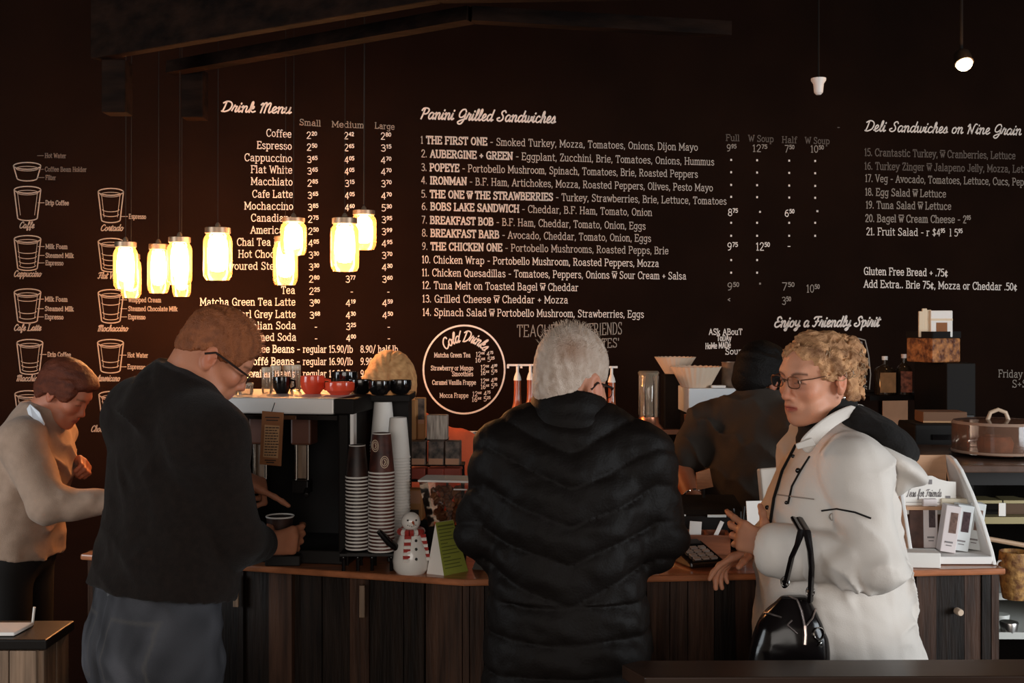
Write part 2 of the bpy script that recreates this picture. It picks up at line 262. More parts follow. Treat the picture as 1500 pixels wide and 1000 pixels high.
SCRIPT = {
'D':(5.6,"~1.6 7 1.2 3 .6 .4 .2 .5;~0 6 1.8 7.2 4 6.6 5 4.4 4.2 1.6 2 .2 .6 .4"),'M':(6.4,"~0 5.4 .8 6.6 1.2 5.4 .8 0;~1 3.6 2 6.6 3 6.4 2.8 0;~2.9 3.6 4.2 6.6 5.2 6.2 5 1.4 5.6 .1 6.4 1"),
'P':(4.8,"~1.8 6.6 1.4 3 .9 0;~.2 5.4 1 6.8 3 7 4.4 6 4 4 2.6 3.2 1.6 3.6"),'G':(5.4,"~4.4 5.4 3.6 6.9 1.8 6.6 .7 4.4 1 2.2 2.6 1.8 4 3.2 4.4 4.2;~4.4 4.4 4.2 .6 3 -2.2 1.4 -2.4 .8 -1.2 2.6 0 5.2 1"),
'S':(5,"~4.6 5.8 3.8 7 2.4 6.4 2.2 5 3.4 3.4 3.6 1.4 2.2 .2 .6 .6 .2 1.8 1.4 2.4"),'E':(4.4,"~4 5.8 3 7 1.6 6.4 1.6 4.6 2.8 3.8;~2.8 3.8 .8 3.2 .5 1.2 1.8 0 3.4 .6 4.4 1.6"),
'F':(4.8,"~.2 5.6 1.2 6.8 5 6.9;~3 6.6 2.6 3 1.6 .3 .3 .8;1.6 3.6 3.8 3.9"),'C':(4.6,"~4.2 5.6 3.6 6.9 2.2 6.6 .8 4.4 .7 1.6 1.8 .1 3.4 .5 4.6 1.8"),'N':(5.8,"~0 5 .8 6.6 1.2 5.6 .9 0;~1 6 3.4 .4;~3.4 .2 3.8 4.6 4.6 6.8 5.6 6.6"),
'A':(5.4,"~.2 .8 1.2 1.2 3.6 6.9 3.8 1.4 4.4 0 5.4 1;1.8 2.8 3.8 2.8"),'T':(4.8,"~.2 5.6 1.2 6.9 5 7;~3 6.8 2.6 3 1.8 .2 .6 .6"),
'a':(4,"~3 3.6 1.8 4.3 .6 3 .6 .9 1.6 .1 2.8 1.8 3.1 3.8;~3.1 3.8 2.9 1 3.3 .1 4 .9"),'c':(3.2,"~2.6 3.6 1.8 4.3 .7 3.2 .6 1 1.6 .1 2.6 .5 3.2 1.2"),'d':(4.2,"~3 3.6 1.8 4.3 .6 3 .6 .9 1.6 .1 2.8 1.8;~3.6 7.2 3 2 3.3 .1 4.2 .9"),
'e':(3.2,"~0 .8 1.8 2.2 2.4 3.6 1.6 4.4 .7 3.2 .6 1.2 1.4 .1 2.4 .4 3.2 1.2"),'f':(3,"~0 .8 1.8 4 2.6 6.6 1.8 7.2 1.3 5 1.2 -1.6 1.8 -2.4 2.2 -1 1.4 .6 3 1.2"),'h':(3.8,"~0 .9 1.6 4.6 1.7 7 1 6.6 .7 0;~.8 2 1.8 4 2.7 3.8 2.6 1 3 .1 3.8 .9"),
'i':(2,"~0 .9 .9 4.2;~.9 4.2 .7 1 1.1 .1 2 .9;1.2 5.6 1.3 6.2"),'j':(2.2,"~0 .9 1.2 4.2;~1.2 4.2 1 -1.2 .3 -2.4 -.4 -1.6 2.2 .9;1.4 5.6 1.5 6.2"),'k':(3.8,"~0 .9 1.6 4.6 1.7 7 1 6.6 .7 0;~.8 2 2.4 4.2 2.4 2.8 .9 2.2 2.4 .3 3.8 .9"),
'l':(2.2,"~0 .9 1.5 4.4 1.7 7 1 6.8 .7 1.6 1.2 .1 2.2 .9"),'n':(4,"~0 3.4 .8 4.2 .8 0;~.8 2 1.8 4.1 2.8 3.8 2.7 1 3.1 .1 4 .9"),'o':(3.6,"~1.8 4.2 .6 3.2 .6 .9 1.8 .1 2.8 1.2 2.8 3.2 1.8 4.2;~2 4 2.8 3 3.6 3.4"),
'p':(3.8,"~0 3.4 .8 4.2 .8 -2.4;~.8 2.6 1.8 4.2 2.9 3.6 2.8 1 1.6 .1 .9 .8;2.8 .9 3.8 1"),'r':(3,"~0 .9 .9 4.6 1.2 3.9 2.3 3.9;~2.3 3.9 1.9 1 2.2 .1 3 .9"),'s':(3,"~0 .8 1.5 4.4 2.2 1.6 1.4 .1 .3 .6;1.6 .2 3 .9"),
't':(2.4,"~0 .9 1.4 6.2;~1.4 6.2 .9 1 1.3 .1 2.4 .9;.2 4.6 2.4 4.9"),'u':(4,"~0 3.2 .6 4.2 .6 1 1.4 .1 2.6 1.4 3 4.2;~3 4.2 2.8 1 3.1 .1 4 .9"),'w':(5,"~0 3.4 .6 4.2 .7 1 1.4 .1 2.4 1.6 2.5 4;~2.5 4 2.5 .9 3.2 .1 4.2 1.6 4.2 3.6 5 3.4"),
'y':(4,"~0 3.2 .6 4.2 .6 1.6 1.4 .9 2.6 2 3 4.2;~3 4.2 2.6 -1 1.6 -2.4 .8 -1.6 4 .9"),'m':(5.6,"~0 3.4 .7 4.2 .7 0;~.7 2 1.6 4.2 2.5 3.8 2.4 0;~2.5 2 3.4 4.2 4.4 3.8 4.3 1 4.7 .1 5.6 .9"),
}
def spline(pts, n=4):
    out = []; P = [pts[0]]+pts+[pts[-1]]
    for i in range(1, len(P)-2):
        p0, p1, p2, p3 = P[i-1], P[i], P[i+1], P[i+2]
        for k in range(n):
            t = k/n
            out.append(tuple(.5*((2*p1[j])+(-p0[j]+p2[j])*t+(2*p0[j]-5*p1[j]+4*p2[j]-p3[j])*t*t+(-p0[j]+3*p1[j]-3*p2[j]+p3[j])*t**3) for j in (0, 1)))
    out.append(pts[-1]); return out
_gc = {}
def glyph(ch, font, serifs):
    key = (ch, id(font), serifs)
    if key in _gc: return _gc[key]
    adv, s = font.get(ch) or SERIF.get(ch) or (3, '')
    st = []
    for part in s.split(';'):
        part = part.strip()
        if not part: continue
        if part[0] == 'o':
            cx, cy, rx, ry = map(float, part[1:].split()); st.append([(cx+rx*math.cos(2*math.pi*k/14), cy+ry*math.sin(2*math.pi*k/14)) for k in range(15)]); continue
        if part[0] == '_':
            if serifs: x, y = map(float, part[1:].split()); st.append([(x-.8, y), (x+.8, y)])
            continue
        sm = part[0] == '~'; n = list(map(float, part.lstrip('~').split())); p = list(zip(n[::2], n[1::2]))
        st.append(spline(p) if sm else p)
    _gc[key] = (adv, st); return _gc[key]
def layout(txt, font=SERIF, serifs=True, gap=.55, slant=0):
    """strokes in glyph units and the total advance; ^ raises the following characters to small superscript until a space"""
    x = 0; st = []; sup = False; gp = gap if font is SERIF else 0
    for ch in txt:
        if ch == '^': sup = True; continue
        if ch == ' ': x += 3 if font is SERIF else 2.4; sup = False; continue
        a, g = glyph(ch, font, serifs and not sup)
        k = .55 if sup else 1; dy = 3.4 if sup else 0
        for s in g: st.append([(x+p[0]*k+slant*(p[1]*k+dy), p[1]*k+dy) for p in s])
        x += (a+gp)*k
    return st, max(x-gp, .1)
def ribbon(m, pts3, wd, n):
    """flat painted stroke of width wd lying in the plane with normal n"""
    P = [Vector(p) for p in pts3]; P = [p for i, p in enumerate(P) if i == 0 or (p-P[i-1]).length > 1e-5]
    if len(P) < 2: return
    for i in range(1, len(P)-1):      # a sharp corner splits the stroke so both arms keep their width
        if (P[i]-P[i-1]).normalized().dot((P[i+1]-P[i]).normalized()) < .55:
            ribbon(m, P[:i+1], wd, n); ribbon(m, P[i:], wd, n); return
    vs = []; k = len(P)
    for i, p in enumerate(P):
        t = (P[min(i+1, k-1)]-P[max(i-1, 0)]).normalized(); s = t.cross(n).normalized()*wd/2
        e = t*wd*.35*(-1 if i == 0 else 1 if i == k-1 else 0)
        vs += [p+e+s, p+e-s]
    m.add(vs, [(2*i, 2*i+1, 2*i+3, 2*i+2) for i in range(k-1)])
def wtext(m, txt, x0, y0, x1, y1, cap, wt=1.0, font=SERIF, serifs=True, slant=0):
    """paint txt on the back wall from baseline start (x0,y0) to end (x1,y1), letters cap px high"""
    a = onwall(x0, y0); b = onwall(x1, y1); D = a.y; h = cap/F*D/7
    st, adv = layout(txt, font, serifs, slant=slant*0); e = (b-a)/adv
    up = Vector((0, 0, 1))
    for s in st: ribbon(m, [a+e*p[0]+up*p[1]*h+e.normalized()*slant*p[1]*h for p in s], wt*.0042, WN)
SECT = []
def section(name, label, heads, lines, head_mat='chalk', line_mat='chalk', wt=.85, cap=10.5):
    """a block of wall writing: the heading is a part of the wall, its rows are pieces of it"""
    m = MB()
    for h in heads: wtext(m, *h[:6], wt=h[6] if len(h) > 6 else 1.5, font=SCRIPT, slant=.28)
    o = m.build(name, head_mat, wall_back) if heads else None
    if o: tag(o, label)
    for ln in lines:
        m = MB(); items = ln if isinstance(ln, list) else [ln]; lm = line_mat; wgt = wt
        for it in items:
            if isinstance(it, str): lm = it; continue
            wtext(m, it[0], *it[1:5], it[5] if len(it) > 5 else cap, wt=it[6] if len(it) > 6 else wt)
        m.build('menu_row', lm, o or wall_back)
    return o
rows = [('Coffee',390,199.6,201.5,'2^20','2^42','2^80'),('Espresso',376.5,217.6,219,'2^50','2^65','3^15'),('Cappuccino',358,235.6,237,'3^65','4^05','4^70'),
 ('Flat White',367.6,253,254,'3^65','4^05','4^70'),('Macchiato',367.6,270.4,271.5,'2^85','3^15','3^70'),('Cafe Latte',369.5,289,289.5,'3^65','4^05','4^70'),
 ('Mochaccino',358,306.4,307,'3^85','4^60','5^30'),('Canadiano',367.6,324,324.4,'2^75','','3^95'),('Americano',367,341.7,342,'2^50','','3^99'),
 ('Chai Tea Latte',347,359.5,359.5,'4^05','','4^95'),('Hot Chocolate',349,377,377,'3^30','','3^70'),('Flavoured Steamer',318,394.5,394.5,'3^30','','4^30'),
 ('',0,412,412,'2^80','3^77','3^60'),('Tea',412,429.8,429.8,'2^25','-','-'),('Matcha Green Tea Latte',293,447,447,'3^80','4^19','4^59'),('Earl Grey Latte',346,465,465,'3^68','4^30','4^50'),
 ('Italian Soda',360,482,481.5,'-','3^25','-'),('Creamed Soda',352,498.8,498.5,'-','4^00','-')]
L = []
for i, (nm, x0, y0, y1, a, b, c) in enumerate(rows):
    t = i/17; xr = 427+7*t; r = []
    if nm: r.append((nm, x0, y0, xr, y1, 10.5, .9))
    for v, xx, wd in ((a, 449+5*t, 15), (b, 504+3*t, 14), (c, 557.5+3*t, 15)):
        yy = y1+1.2+(xx-440)*.012*(1-t)
        if v == '-': r.append((v, xx+7, yy, xx+11, yy, 9))
        elif v: r.append((v, xx, yy, xx+wd, yy+.3, 9.5))
    L.append(r)
L += [[('Coffee Beans - ',360,516,443,516,10.5,1.1),('regular 15.90/lb',444,516,517,516,10),('8.90/ half lb',528,516,583,516,10)],
      [('Decaf Coff\u00e9 Beans - ',326,534,443,534,10.5,1.1),('regular 16.90/lb',444,534,517,534,10),('9.90/ half lb',528,534,583,534,10)],
      [('Hawaiian Beans - ',353,552,443,552,10.5,1.1),('regular 16.90/lb',444,552,517,552,10),('9.90/ half lb',528,552,583,552,10)]]
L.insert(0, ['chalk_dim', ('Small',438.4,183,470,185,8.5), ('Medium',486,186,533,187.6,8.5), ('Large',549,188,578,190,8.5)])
section('drink_menu_lettering', 'list of hot drinks and three columns of prices behind the hanging jars', [('Drink Menu',324,163.6,426,166.5,15,1.7)], L)
P_ = [('1 ','THE FIRST ONE',' - Smoked Turkey, Mozza, Tomatoes, Onions, Dijon Mayo',616,210,1022,220.6),('2. ','AUBERGINE + GREEN',' - Eggplant, Zucchini, Brie, Tomatoes, Onions, Hummus',617,230,1046,242),
 ('3. ','POPEYE',' - Portobello Mushroom, Spinach, Tomatoes, Brie, Roasted Peppers',617,250,1022,260),('4. ','IRONMAN',' - B.F. Ham, Artichokes, Mozza, Roasted Peppers, Olives, Pesto Mayo',617,269,1044,280),
 ('5. ','THE ONE \u1e82 THE STRAWBERRIES',' - Turkey, Strawberries, Brie, Lettuce, Tomatoes',617,289,1064,299.5),('6. ','BOBS LAKE SANDWICH',' - Cheddar, B.F. Ham, Tomato, Onion',617.6,307,955,316),
 ('7. ','BREAKFAST BOB',' - B.F. Ham, Cheddar, Tomato, Onion, Eggs',617.6,327,945.6,336),('8. ','BREAKFAST BARB',' - Avocado, Cheddar, Tomato, Onion, Eggs',618,346,953.6,354),
 ('9. ','THE CHICKEN ONE',' - Portobello Mushrooms, Roasted Pepps, Brie',618,365.6,979,372),('10. ','','Chicken Wrap - Portobello Mushroom, Roasted Peppers, Mozza',618,385,965,390.6),
 ('11. ','','Chicken Quesadillas - Tomatoes, Peppers, Onions \u1e82 Sour Cream + Salsa',618,404,1005,409),('12. ','','Tuna Melt on Toasted Bagel \u1e82 Cheddar',618.6,422.6,847,426),
 ('13. ','','Grilled Cheese \u1e82 Cheddar + Mozza',618.6,442.4,832,444),('14. ','','Spinach Salad \u1e82 Portobello Mushroom, Strawberries, Eggs',619,462,943,465)]
m = MB(); wtext(m, 'Panini Grilled Sandwiches', 614.5,174,813,180.5, 16, wt=1.8, font=SCRIPT, slant=.28)
pan = tag(m.build('panini_menu_lettering', 'chalk', wall_back), 'numbered list of fourteen grilled sandwiches in the middle of the menu wall')
for n, bold, rest, x0, y0, x1, y1 in P_:
    full = n+bold+rest; adv = layout(full)[1]; k = lambda s: layout(s)[1]/adv
    m = MB(); wtext(m, full, x0, y0, x1, y1, 10.5, wt=.84); m.m = 1
    if bold:      # the sandwich name is painted a second time, thicker
        st, ad = layout(full); e0 = layout(n+'.')[1]-1.8; e1 = layout(n+bold)[1]
        a = onwall(x0, y0); b = onwall(x1, y1); h = 10.5/F*a.y/7; e = (b-a)/ad
        for s in st:
            if s[0][0] >= e0 and s[-1][0] <= e1+.5: ribbon(m, [a+e*p[0]+Vector((0,0,1))*p[1]*h for p in s], .0064, WN)
    m.build('menu_row', ['chalk_mid' if y0 < 380 else 'chalk', 'chalk'], pan)  # upper rows get the dimmer paint, shade near the ceiling included
CX = (1064, 1102, 1149, 1187)
L = [['chalk_faint',('Full',1063,206,1083,206.5,9),('W Soup',1096,207,1133,208,9),('Half',1145,209,1167,209.5,9),('W Soup',1179,210,1215,211,9)],
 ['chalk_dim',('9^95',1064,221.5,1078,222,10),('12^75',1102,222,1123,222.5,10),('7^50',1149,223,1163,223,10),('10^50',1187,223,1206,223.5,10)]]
for y in (239, 257, 275.5, 293): L.append([('*', x+5, y+(x-1064)*.012, x+8.5, y+(x-1064)*.012, 10, 1.1) for x in CX])
L.append([('8^75',1066,316,1080,316,10),('*',1111,315,1115,315,10),('6^50',1149,317,1163,317,10),('*',1195,314,1199,314,10)])
for y in (331, 350): L.append([('*', x+5, y, x+8.5, y, 10, 1.1) for x in CX])
L.append([('9^75',1065,366.5,1080,366.5,11),('12^50',1107,366.5,1127,366.5,11),('-',1153,364,1158,364,8)])
for y in (385.5, 404): L.append([('*', x+5, y, x+8.5, y, 10, 1.1) for x in CX[:2]])
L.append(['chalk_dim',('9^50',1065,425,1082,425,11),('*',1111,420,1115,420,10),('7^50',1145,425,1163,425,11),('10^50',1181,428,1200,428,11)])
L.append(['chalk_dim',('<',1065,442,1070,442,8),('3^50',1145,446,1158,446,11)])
hp = MB(); wtext(hp, '-', 1226, 190, 1230, 190, 8); hp = hp.build('price_columns_lettering', 'chalk_faint', wall_back); tag(hp, 'four columns of sandwich prices and ditto marks')
for ln in L:
    m = MB(); mt = 'chalk'
    for it in ln:
        if isinstance(it, str): mt = it
        else: wtext(m, it[0], *it[1:5], it[5], wt=it[6] if len(it) > 6 else 1.0)
    m.build('price_row', mt, hp)
section('deli_menu_lettering', 'list of cold sandwiches and extras at the right end of the menu wall', [('Deli Sandwiches on Nine Grain',1266,192,1495,198,15,1.6)], [
 ['chalk_faint',('15. Crantastic Turkey, \u1e82 Cranberries, Lettuce',1266,228,1487,233,10.5,1.2)],['chalk_faint',('16. Turkey Zinger \u1e82 Jalapeno Jelly, Mozza, Lettuce',1266,248,1520,253,10.5,1.2)],
 ['chalk_dim',('17. Veg - Avocado, Tomatoes, Lettuce, Cucs, Peppers',1267,266,1520,272,10.5,1.0)],['chalk_dim',('18. Egg Salad \u1e82 Lettuce',1267,286,1385.4,289,10.5,1.1)],
 ['chalk_dim',('19. Tuna Salad \u1e82 Lettuce',1268,305,1393,307,10.5,1.1)],['chalk_dim',('20. Bagel \u1e82 Cream Cheese - 2^95',1267,324.6,1421,326.6,10.5,1.2)],
 [('21. Fruit Salad - r $4^95  l 5^95',1268.6,344,1409,346,10.5,.9)],[('Gluten Free Bread + .75\u00a2',1265,402,1388,404.6,10.5,1.15)],[('Add Extra.. Brie 75\u00a2, Mozza or Cheddar .50\u00a2',1265,420.6,1489.4,425,10.5,1.15)]])
section('slogan_lettering', 'large brush script slogan above the bottle shelf', [('Enjoy a Friendly Spirit',1133,479,1287,478,15,2.0)], [])
m = MB()
wtext(m, 'TEACHERS &', 757,493,850,492,17, serifs=False, wt=1.0); wtext(m, "'FRIENDS", 860,491,911,489,17, serifs=False); wtext(m, "MATES'", 862,510,907,508,13, serifs=False)
tag(m.build('handwritten_note', 'chalk_dim', wall_back), 'thin hand chalked capitals on the wall beside the grey haired man')
m = MB()
for t, x0, y0, x1, y1 in (('ASk ABouT',1038,490,1087,490),('ToDAy',1050,499,1071,499),('HoMe MADe',1033,511,1070,509),('Soup',1062,519,1088,518)): wtext(m, t, x0, y0, x1, y1, 8.5, serifs=False, wt=1.0)
tag(m.build('handwritten_note', 'chalk', wall_back), 'four short chalked lines about soup above the coffee filters')
m = MB(); wtext(m, 'Friday S', 1462, 552, 1508, 553, 10.5); wtext(m, 'S+S', 1482, 567, 1504, 567, 10.5); tag(m.build('opening_days_lettering', 'chalk_dim', wall_back), 'two words of lettering at the far right of the menu wall')
# dessert sign chalked on the wall
m = MB()
for pts in ([(1222,495),(1252,494),(1267,498),(1272,520),(1275,548),(1273,572)], [(1250,500),(1262,501),(1264,514),(1255,518),(1252,508)], [(1256,504),(1260,507),(1258,512)]): ribbon(m, [onwall(*p) for p in pts], .006, WN)
for i, ch in enumerate('ESSERTS'): wtext(m, ch, 1260+i*.7, 527+i*7.4, 1266+i*.7, 527+i*7.4, 6, serifs=False)
tag(m.build('dessert_sign_lettering', 'chalk_dim', wall_back), 'chalk outlined dessert sign with letters running down the wall')
# cold drinks roundel
c0 = onwall(680, 541); s = c0.y/F
m = MB(); ribbon(m, [c0+WU*math.cos(2*math.pi*k/64)*60*s+Vector((0,0,1))*math.sin(2*math.pi*k/64)*64.5*s for k in range(65)], 2.6*s, WN)
cir = tag(m.build('cold_drinks_roundel', 'chalk', wall_back), 'white painted ring around the list of cold drinks')
m = MB(); st, adv = layout('Cold Drinks', SCRIPT)
for sx in st:
    pts = []
    for p in sx:
        an = math.pi/2+.80-(p[0]+.28*p[1])/adv*1.66; rr = 39*s+p[1]*15*s/7; pts.append(c0+WU*math.cos(an)*rr*.98+Vector((0,0,1))*(math.sin(an)*rr*1.04))
    ribbon(m, pts, .0066, WN)
m.build('roundel_heading', 'chalk', cir)
for ln in ([('Matcha Green Tea',636,523,689,523),('12^oz 4^75',697,522,722,521),('16^oz 5^25',696,530.5,724,529)],[('Strawberry or Mango',631,542,693,542),('12^oz 4^99',704,541,728,540)],[('Smoothies',662,550.5,693,550.5),('16^oz 5^75',704,549,728,548)],
           [('Caramel Vanilla Frappe',633,563,697,563),('12^oz 4^99',704,561,728,560),('16^oz 5^75',704,569.5,728,568)],[('Mocca Frappe',644,582,686,582),('12^oz 4^75',692,580,718,579),('16^oz 5^25',691,588,718,587)]):
    m = MB()
    for it in ln: wtext(m, *it, 6.5, wt=.62)
    m.build('menu_row', 'chalk', cir)
# cups drawn on the wall
def drawn_cup(xl, xr, yt, yb, bands, label, name, nx0, nx1, ny, notes):
    m = MB(); cx = (xl+xr)/2; hw = (xr-xl)/2; bw = hw*.74; z = .0052
    def E(cy, rx, ry, a0=0, a1=360, n=20): return [onwall(cx+rx*math.cos(R(a0+(a1-a0)*k/n)), cy-ry*math.sin(R(a0+(a1-a0)*k/n))) for k in range(n+1)]
    ribbon(m, E(yt+5, hw, 5), z, WN); ribbon(m, E(yb-4, bw, 4, 180, 360), z, WN)
    ribbon(m, [onwall(xl, yt+5), onwall(cx-bw, yb-4)], z, WN); ribbon(m, [onwall(xr, yt+5), onwall(cx+bw, yb-4)], z, WN)
    ribbon(m, E(yt+9, hw*.8, 3.4), .003, WN)
    if label != 'bowl':
        ribbon(m, [onwall(xl+5, yt+10), onwall(cx-bw+4, yb-8)], .0025, WN); ribbon(m, [onwall(xr-5, yt+10), onwall(cx+bw-4, yb-8)], .0025, WN)
    for t in bands:
        yy = yt+(yb-yt)*t; rx = hw*.82-(hw-bw)*t; ribbon(m, E(yy, rx, 3.2, 180, 360, 12), .0035, WN)
    o = m.build('drawn_cup', 'chalk_dim', wall_back)
    tag(o, 'outline drawing of a cup with layers, '+label)
    m = MB()
    if name: wtext(m, name, nx0, ny, nx1, ny, 9, wt=1.0, font=SCRIPT, slant=.25)
    for t, x0, x1, y in notes:
        wtext(m, t, x0+2, y, x1, y+.5, 6.5, wt=.75); ribbon(m, [onwall(x0-9, y-3), onwall(x0, y-3)], .003, WN)
    if name or notes: m.build('cup_caption', 'chalk_dim' if name else 'chalk_faint', o)
b4 = 'drawn_cup'
drawn_cup(20,60,238,265,[], 'bowl', '', 0,0,0, [('Coffee Bean Holder',64,127,251),('Filter',65,82,263),('Hot Water',64,97,231)])
drawn_cup(21,60,273,323,[], 'tall, captioned in script', 'Caffe', 28,50,334, [('Drip Coffee',65,101,300)])
drawn_cup(21,60,345,396,[.45,.6,.74,.86], 'four layers', 'Cappuccino', 20,60,405, [('Milk Foam',65,99,364),('Steamed Milk',65,108,377),('Espresso',65,93,388)])
drawn_cup(21,60,423,473,[.3,.66,.82], 'third from top', 'Cafe Latte', 20,60,484, [('Milk Foam',64,99,441),('Steamed Milk',64,108,455),('Espresso',64,93,467)])
drawn_cup(25,63,497,548,[.62,.74,.86], 'above the beige sweater', 'Macchiato', 24,62,558, [('Drip Coffee',68,104,522)])
drawn_cup(22,62,572,622,[.3], 'behind the beige sweater', '', 0,0,0, [])
drawn_cup(144,181,276,326,[.62,.76], 'right column, topmost', 'Cortado', 147,180,338, [('Espresso',187,214,320)])
drawn_cup(144,181,349,398,[.45,.6,.75,.86], 'beside the leftmost jar', 'Flat White', 143,180,408, [])
drawn_cup(144,181,424,473,[.4,.68,.84], 'under the leftmost jar', 'Mochaccino', 143,187,485, [('Whipped Cream',186,236,442),('Steamed Chocolate Milk',186,260,455),('Espresso',186,213,467)])
drawn_cup(143,181,497,546,[.62,.78], 'above the black sweater', 'Americano', 141,175,558, [('Hot Water',185,217,523),('Espresso',185,213,540)])
drawn_cup(145,182,573,622,[.3], 'behind the black sweater', 'Choc', 133,150,632, [])
# ================================================================ hanging jar lamps
M['jar_lid'] = mat('dull_zinc_lid', (.35, .24, .16), .4, metal=.8)
M['bulb'] = mat('glowing_lamp_bulb', (1, .9, .75), .4, emit=(1.0, .74, .44), estr=18)
M['cord'] = mat('black_fabric_cord', (.010, .007, .005), .8)
jars = [ # px centre, top, bottom, width, depth, label
 (184,354,424,35,4.75,'leftmost of the hanging glass jar lamps, in front of another'),(192,372,437,29,5.05,'jar lamp half hidden behind the leftmost jar, hanging lower'),
 (232,357,430,31,4.85,'second jar lamp from the left, overlapped by its neighbour on the right'),(263,347,418,36,4.70,'third jar lamp from the left, in front of two others'),
 (266,372,435,27,5.10,'small looking jar lamp low behind the third jar'),(319,333,411,42,4.65,'jar lamp hanging alone between the two clusters'),
 (430,319,374,38,4.80,'upper jar lamp of the pair before the chai and hot chocolate rows'),(418,346,418,36,4.95,'lower jar lamp of the pair before the chai and hot chocolate rows'),
 (505,319,398,42,4.70,'large jar lamp of the right-hand pair, under the medium prices'),(533,308,366,37,5.00,'rightmost jar lamp, hung higher on a visible dark cord')]
for px, yt, yb, wd, D, lab in jars:
    h = (yb-yt)/F*D; r = wd/2/F*D; p = W(px, yb, D)
    t = thing('jar_pendant_lamp', p, lab, 'lamp', 'mason jar lamps over the counter')
    m = MB(); pr = [(0, .004), (r*.8, .002), (r*.97, .02), (r, .04), (r, h*.74), (r*.93, h*.81), (r*.80, h*.86), (r*.80, h*.93)]
    m.lathe(pr, seg=24, cap=False); m.build('jar', 'jar_glass', t, smooth=True)
    m = MB(); m.lathe([(r*.85, h*.885), (r*.88, h*.89), (r*.88, h*.99), (r*.82, h), (0, h)], seg=24); m.lathe([(.012, h), (.010, h+.012), (.004, h+.02)], seg=12); lid = m.build('lid', 'jar_lid', t, smooth=True)
    m = MB(); m.lathe([(0, h*.16), (r*.40, h*.18), (r*.64, h*.27), (r*.72, h*.40), (r*.70, h*.60), (r*.56, h*.74), (r*.40, h*.83), (.012, h*.88)], seg=20); m.build('bulb', 'bulb', t, smooth=True)
    m = MB(); m.tube([(0, 0, h+.015), (.002, 0, (h+3.68-p.z)/2), (0, 0, 3.68-p.z)], .0030 if px == 533 else .0013, seg=6); m.build('cord', 'cord', t)
    l = bpy.data.lights.new('jar_bulb_light', 'POINT'); l.energy = 6.5; l.color = (1.0, .36, .10); l.shadow_soft_size = r*.75
    lo = bpy.data.objects.new('jar_bulb_light', l); COL.objects.link(lo); lo.parent = t; lo.location = (0, 0, -.02-r*.75)
# small ceiling spots at the right
p = W(1412, 92, 5.2); t = thing('ceiling_spotlight', p, 'small round glowing lamp high at the right, above the cold sandwich list', 'lamp')
m = MB(); m.ball((0, 0, 0), .037, 16); m.build('bulb', 'bulb', t, smooth=True)
m = MB(); m.lathe([(.042, -.005), (.036, .05), (.016, .07)], seg=16, axis=(0, .5, .86)); m.tube([(0, .03, .06), (0, .03, 3.7-p.z)], .008, seg=8); m.build('lamp_holder', 'matte_black', t, smooth=True)
l = bpy.data.lights.new('spot_bulb_light', 'POINT'); l.energy = 7; l.color = (1, .5, .2); l.shadow_soft_size = .04; lo = bpy.data.objects.new('spot_bulb_light', l); COL.objects.link(lo); lo.parent = t; lo.location = (0, -.08, -.04)
p = W(1199, 126, 5.3); t = thing('ceiling_spotlight', p, 'unlit white spotlight hanging above the price columns', 'lamp')
m = MB(); m.lathe([(.010, -.04), (.020, -.03), (.024, .01), (.034, .025), (.034, .035)], seg=16); m.build('lamp_head', 'white', t, smooth=True)
m = MB(); m.tube([(0, 0, .03), (0, 0, 3.7-p.z)], .005, seg=6); m.build('rod', 'matte_black', t)
# ================================================================ service counter
CZ = 1.02; CK = F*(ZC-CZ)
def oncounter(px, py): return W(px, py, CK/(py-HOR))
e0 = Vector((-1.30, 3.49, CZ)); e1 = Vector((-.13, 3.142, CZ)); e2 = Vector((1.40, 3.287, CZ))
bk0 = Vector((-1.13, 4.14, CZ)); bka = Vector((-.46, 3.93, CZ)); bkb = Vector((-.40, 3.60, CZ)); bk1 = Vector((-.05, 3.50, CZ)); bk2 = Vector((1.38, 3.63, CZ))
IB = .92                                       # lower bench on the staff side
ctr = thing('service_counter', (0, 0, 0), 'plank fronted service counter with a varnished wooden worktop', 'counter')
m = MB(); dn = Vector((0, 0, -.019)); m.prism([e0, e1, e2, bk2, bk1, bkb, bka, bk0], dn); m.build('worktop', 'wood_top', ctr, bevel=.006)
m = MB(); m.prism([Vector((-.45, 3.62, IB)), Vector((-.05, 3.515, IB)), Vector((1.36, 3.645, IB)), Vector((1.36, 3.98, IB)), Vector((-.45, 3.98, IB))], (0, 0, -IB)); m.build('staff_bench', 'matte_black', ctr, bevel=.004)
def plank_run(a, b, seed, name, inset=.035, kinds=(0, 0, 0, 0, 1, 0, 1)):
    rr = random.Random(seed); a = Vector((a.x, a.y, 0)); b = Vector((b.x, b.y, 0)); d = (b-a).normalized(); n = Vector((-d.y, d.x, 0)); L = (b-a).length
    m = MB(); x = 0
    while x < L-.005:
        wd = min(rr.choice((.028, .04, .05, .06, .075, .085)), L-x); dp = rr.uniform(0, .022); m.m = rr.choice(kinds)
        p = a+d*x+n*(inset+dp); q = a+d*(x+wd-.002)+n*(inset+dp)
        m.prism([p, q, q+n*.05, p+n*.05], (0, 0, CZ-.020)); x += wd
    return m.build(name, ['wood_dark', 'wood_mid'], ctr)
plank_run(e0, e1, 3, 'plank_front'); plank_run(e1, e2, 11, 'plank_front', kinds=(0, 1, 1, 1, 0))  # more brown planks on the right run stand in for window light
m = MB(); n0 = (bk0-e0).normalized(); m.prism([(e0+n0*.04), e0+n0*.06+(e1-e0).normalized()*.03, bk0+(e1-e0).normalized()*.03, bk0], (0, 0, -CZ)); m.build('end_panel', 'wood_mid', ctr)
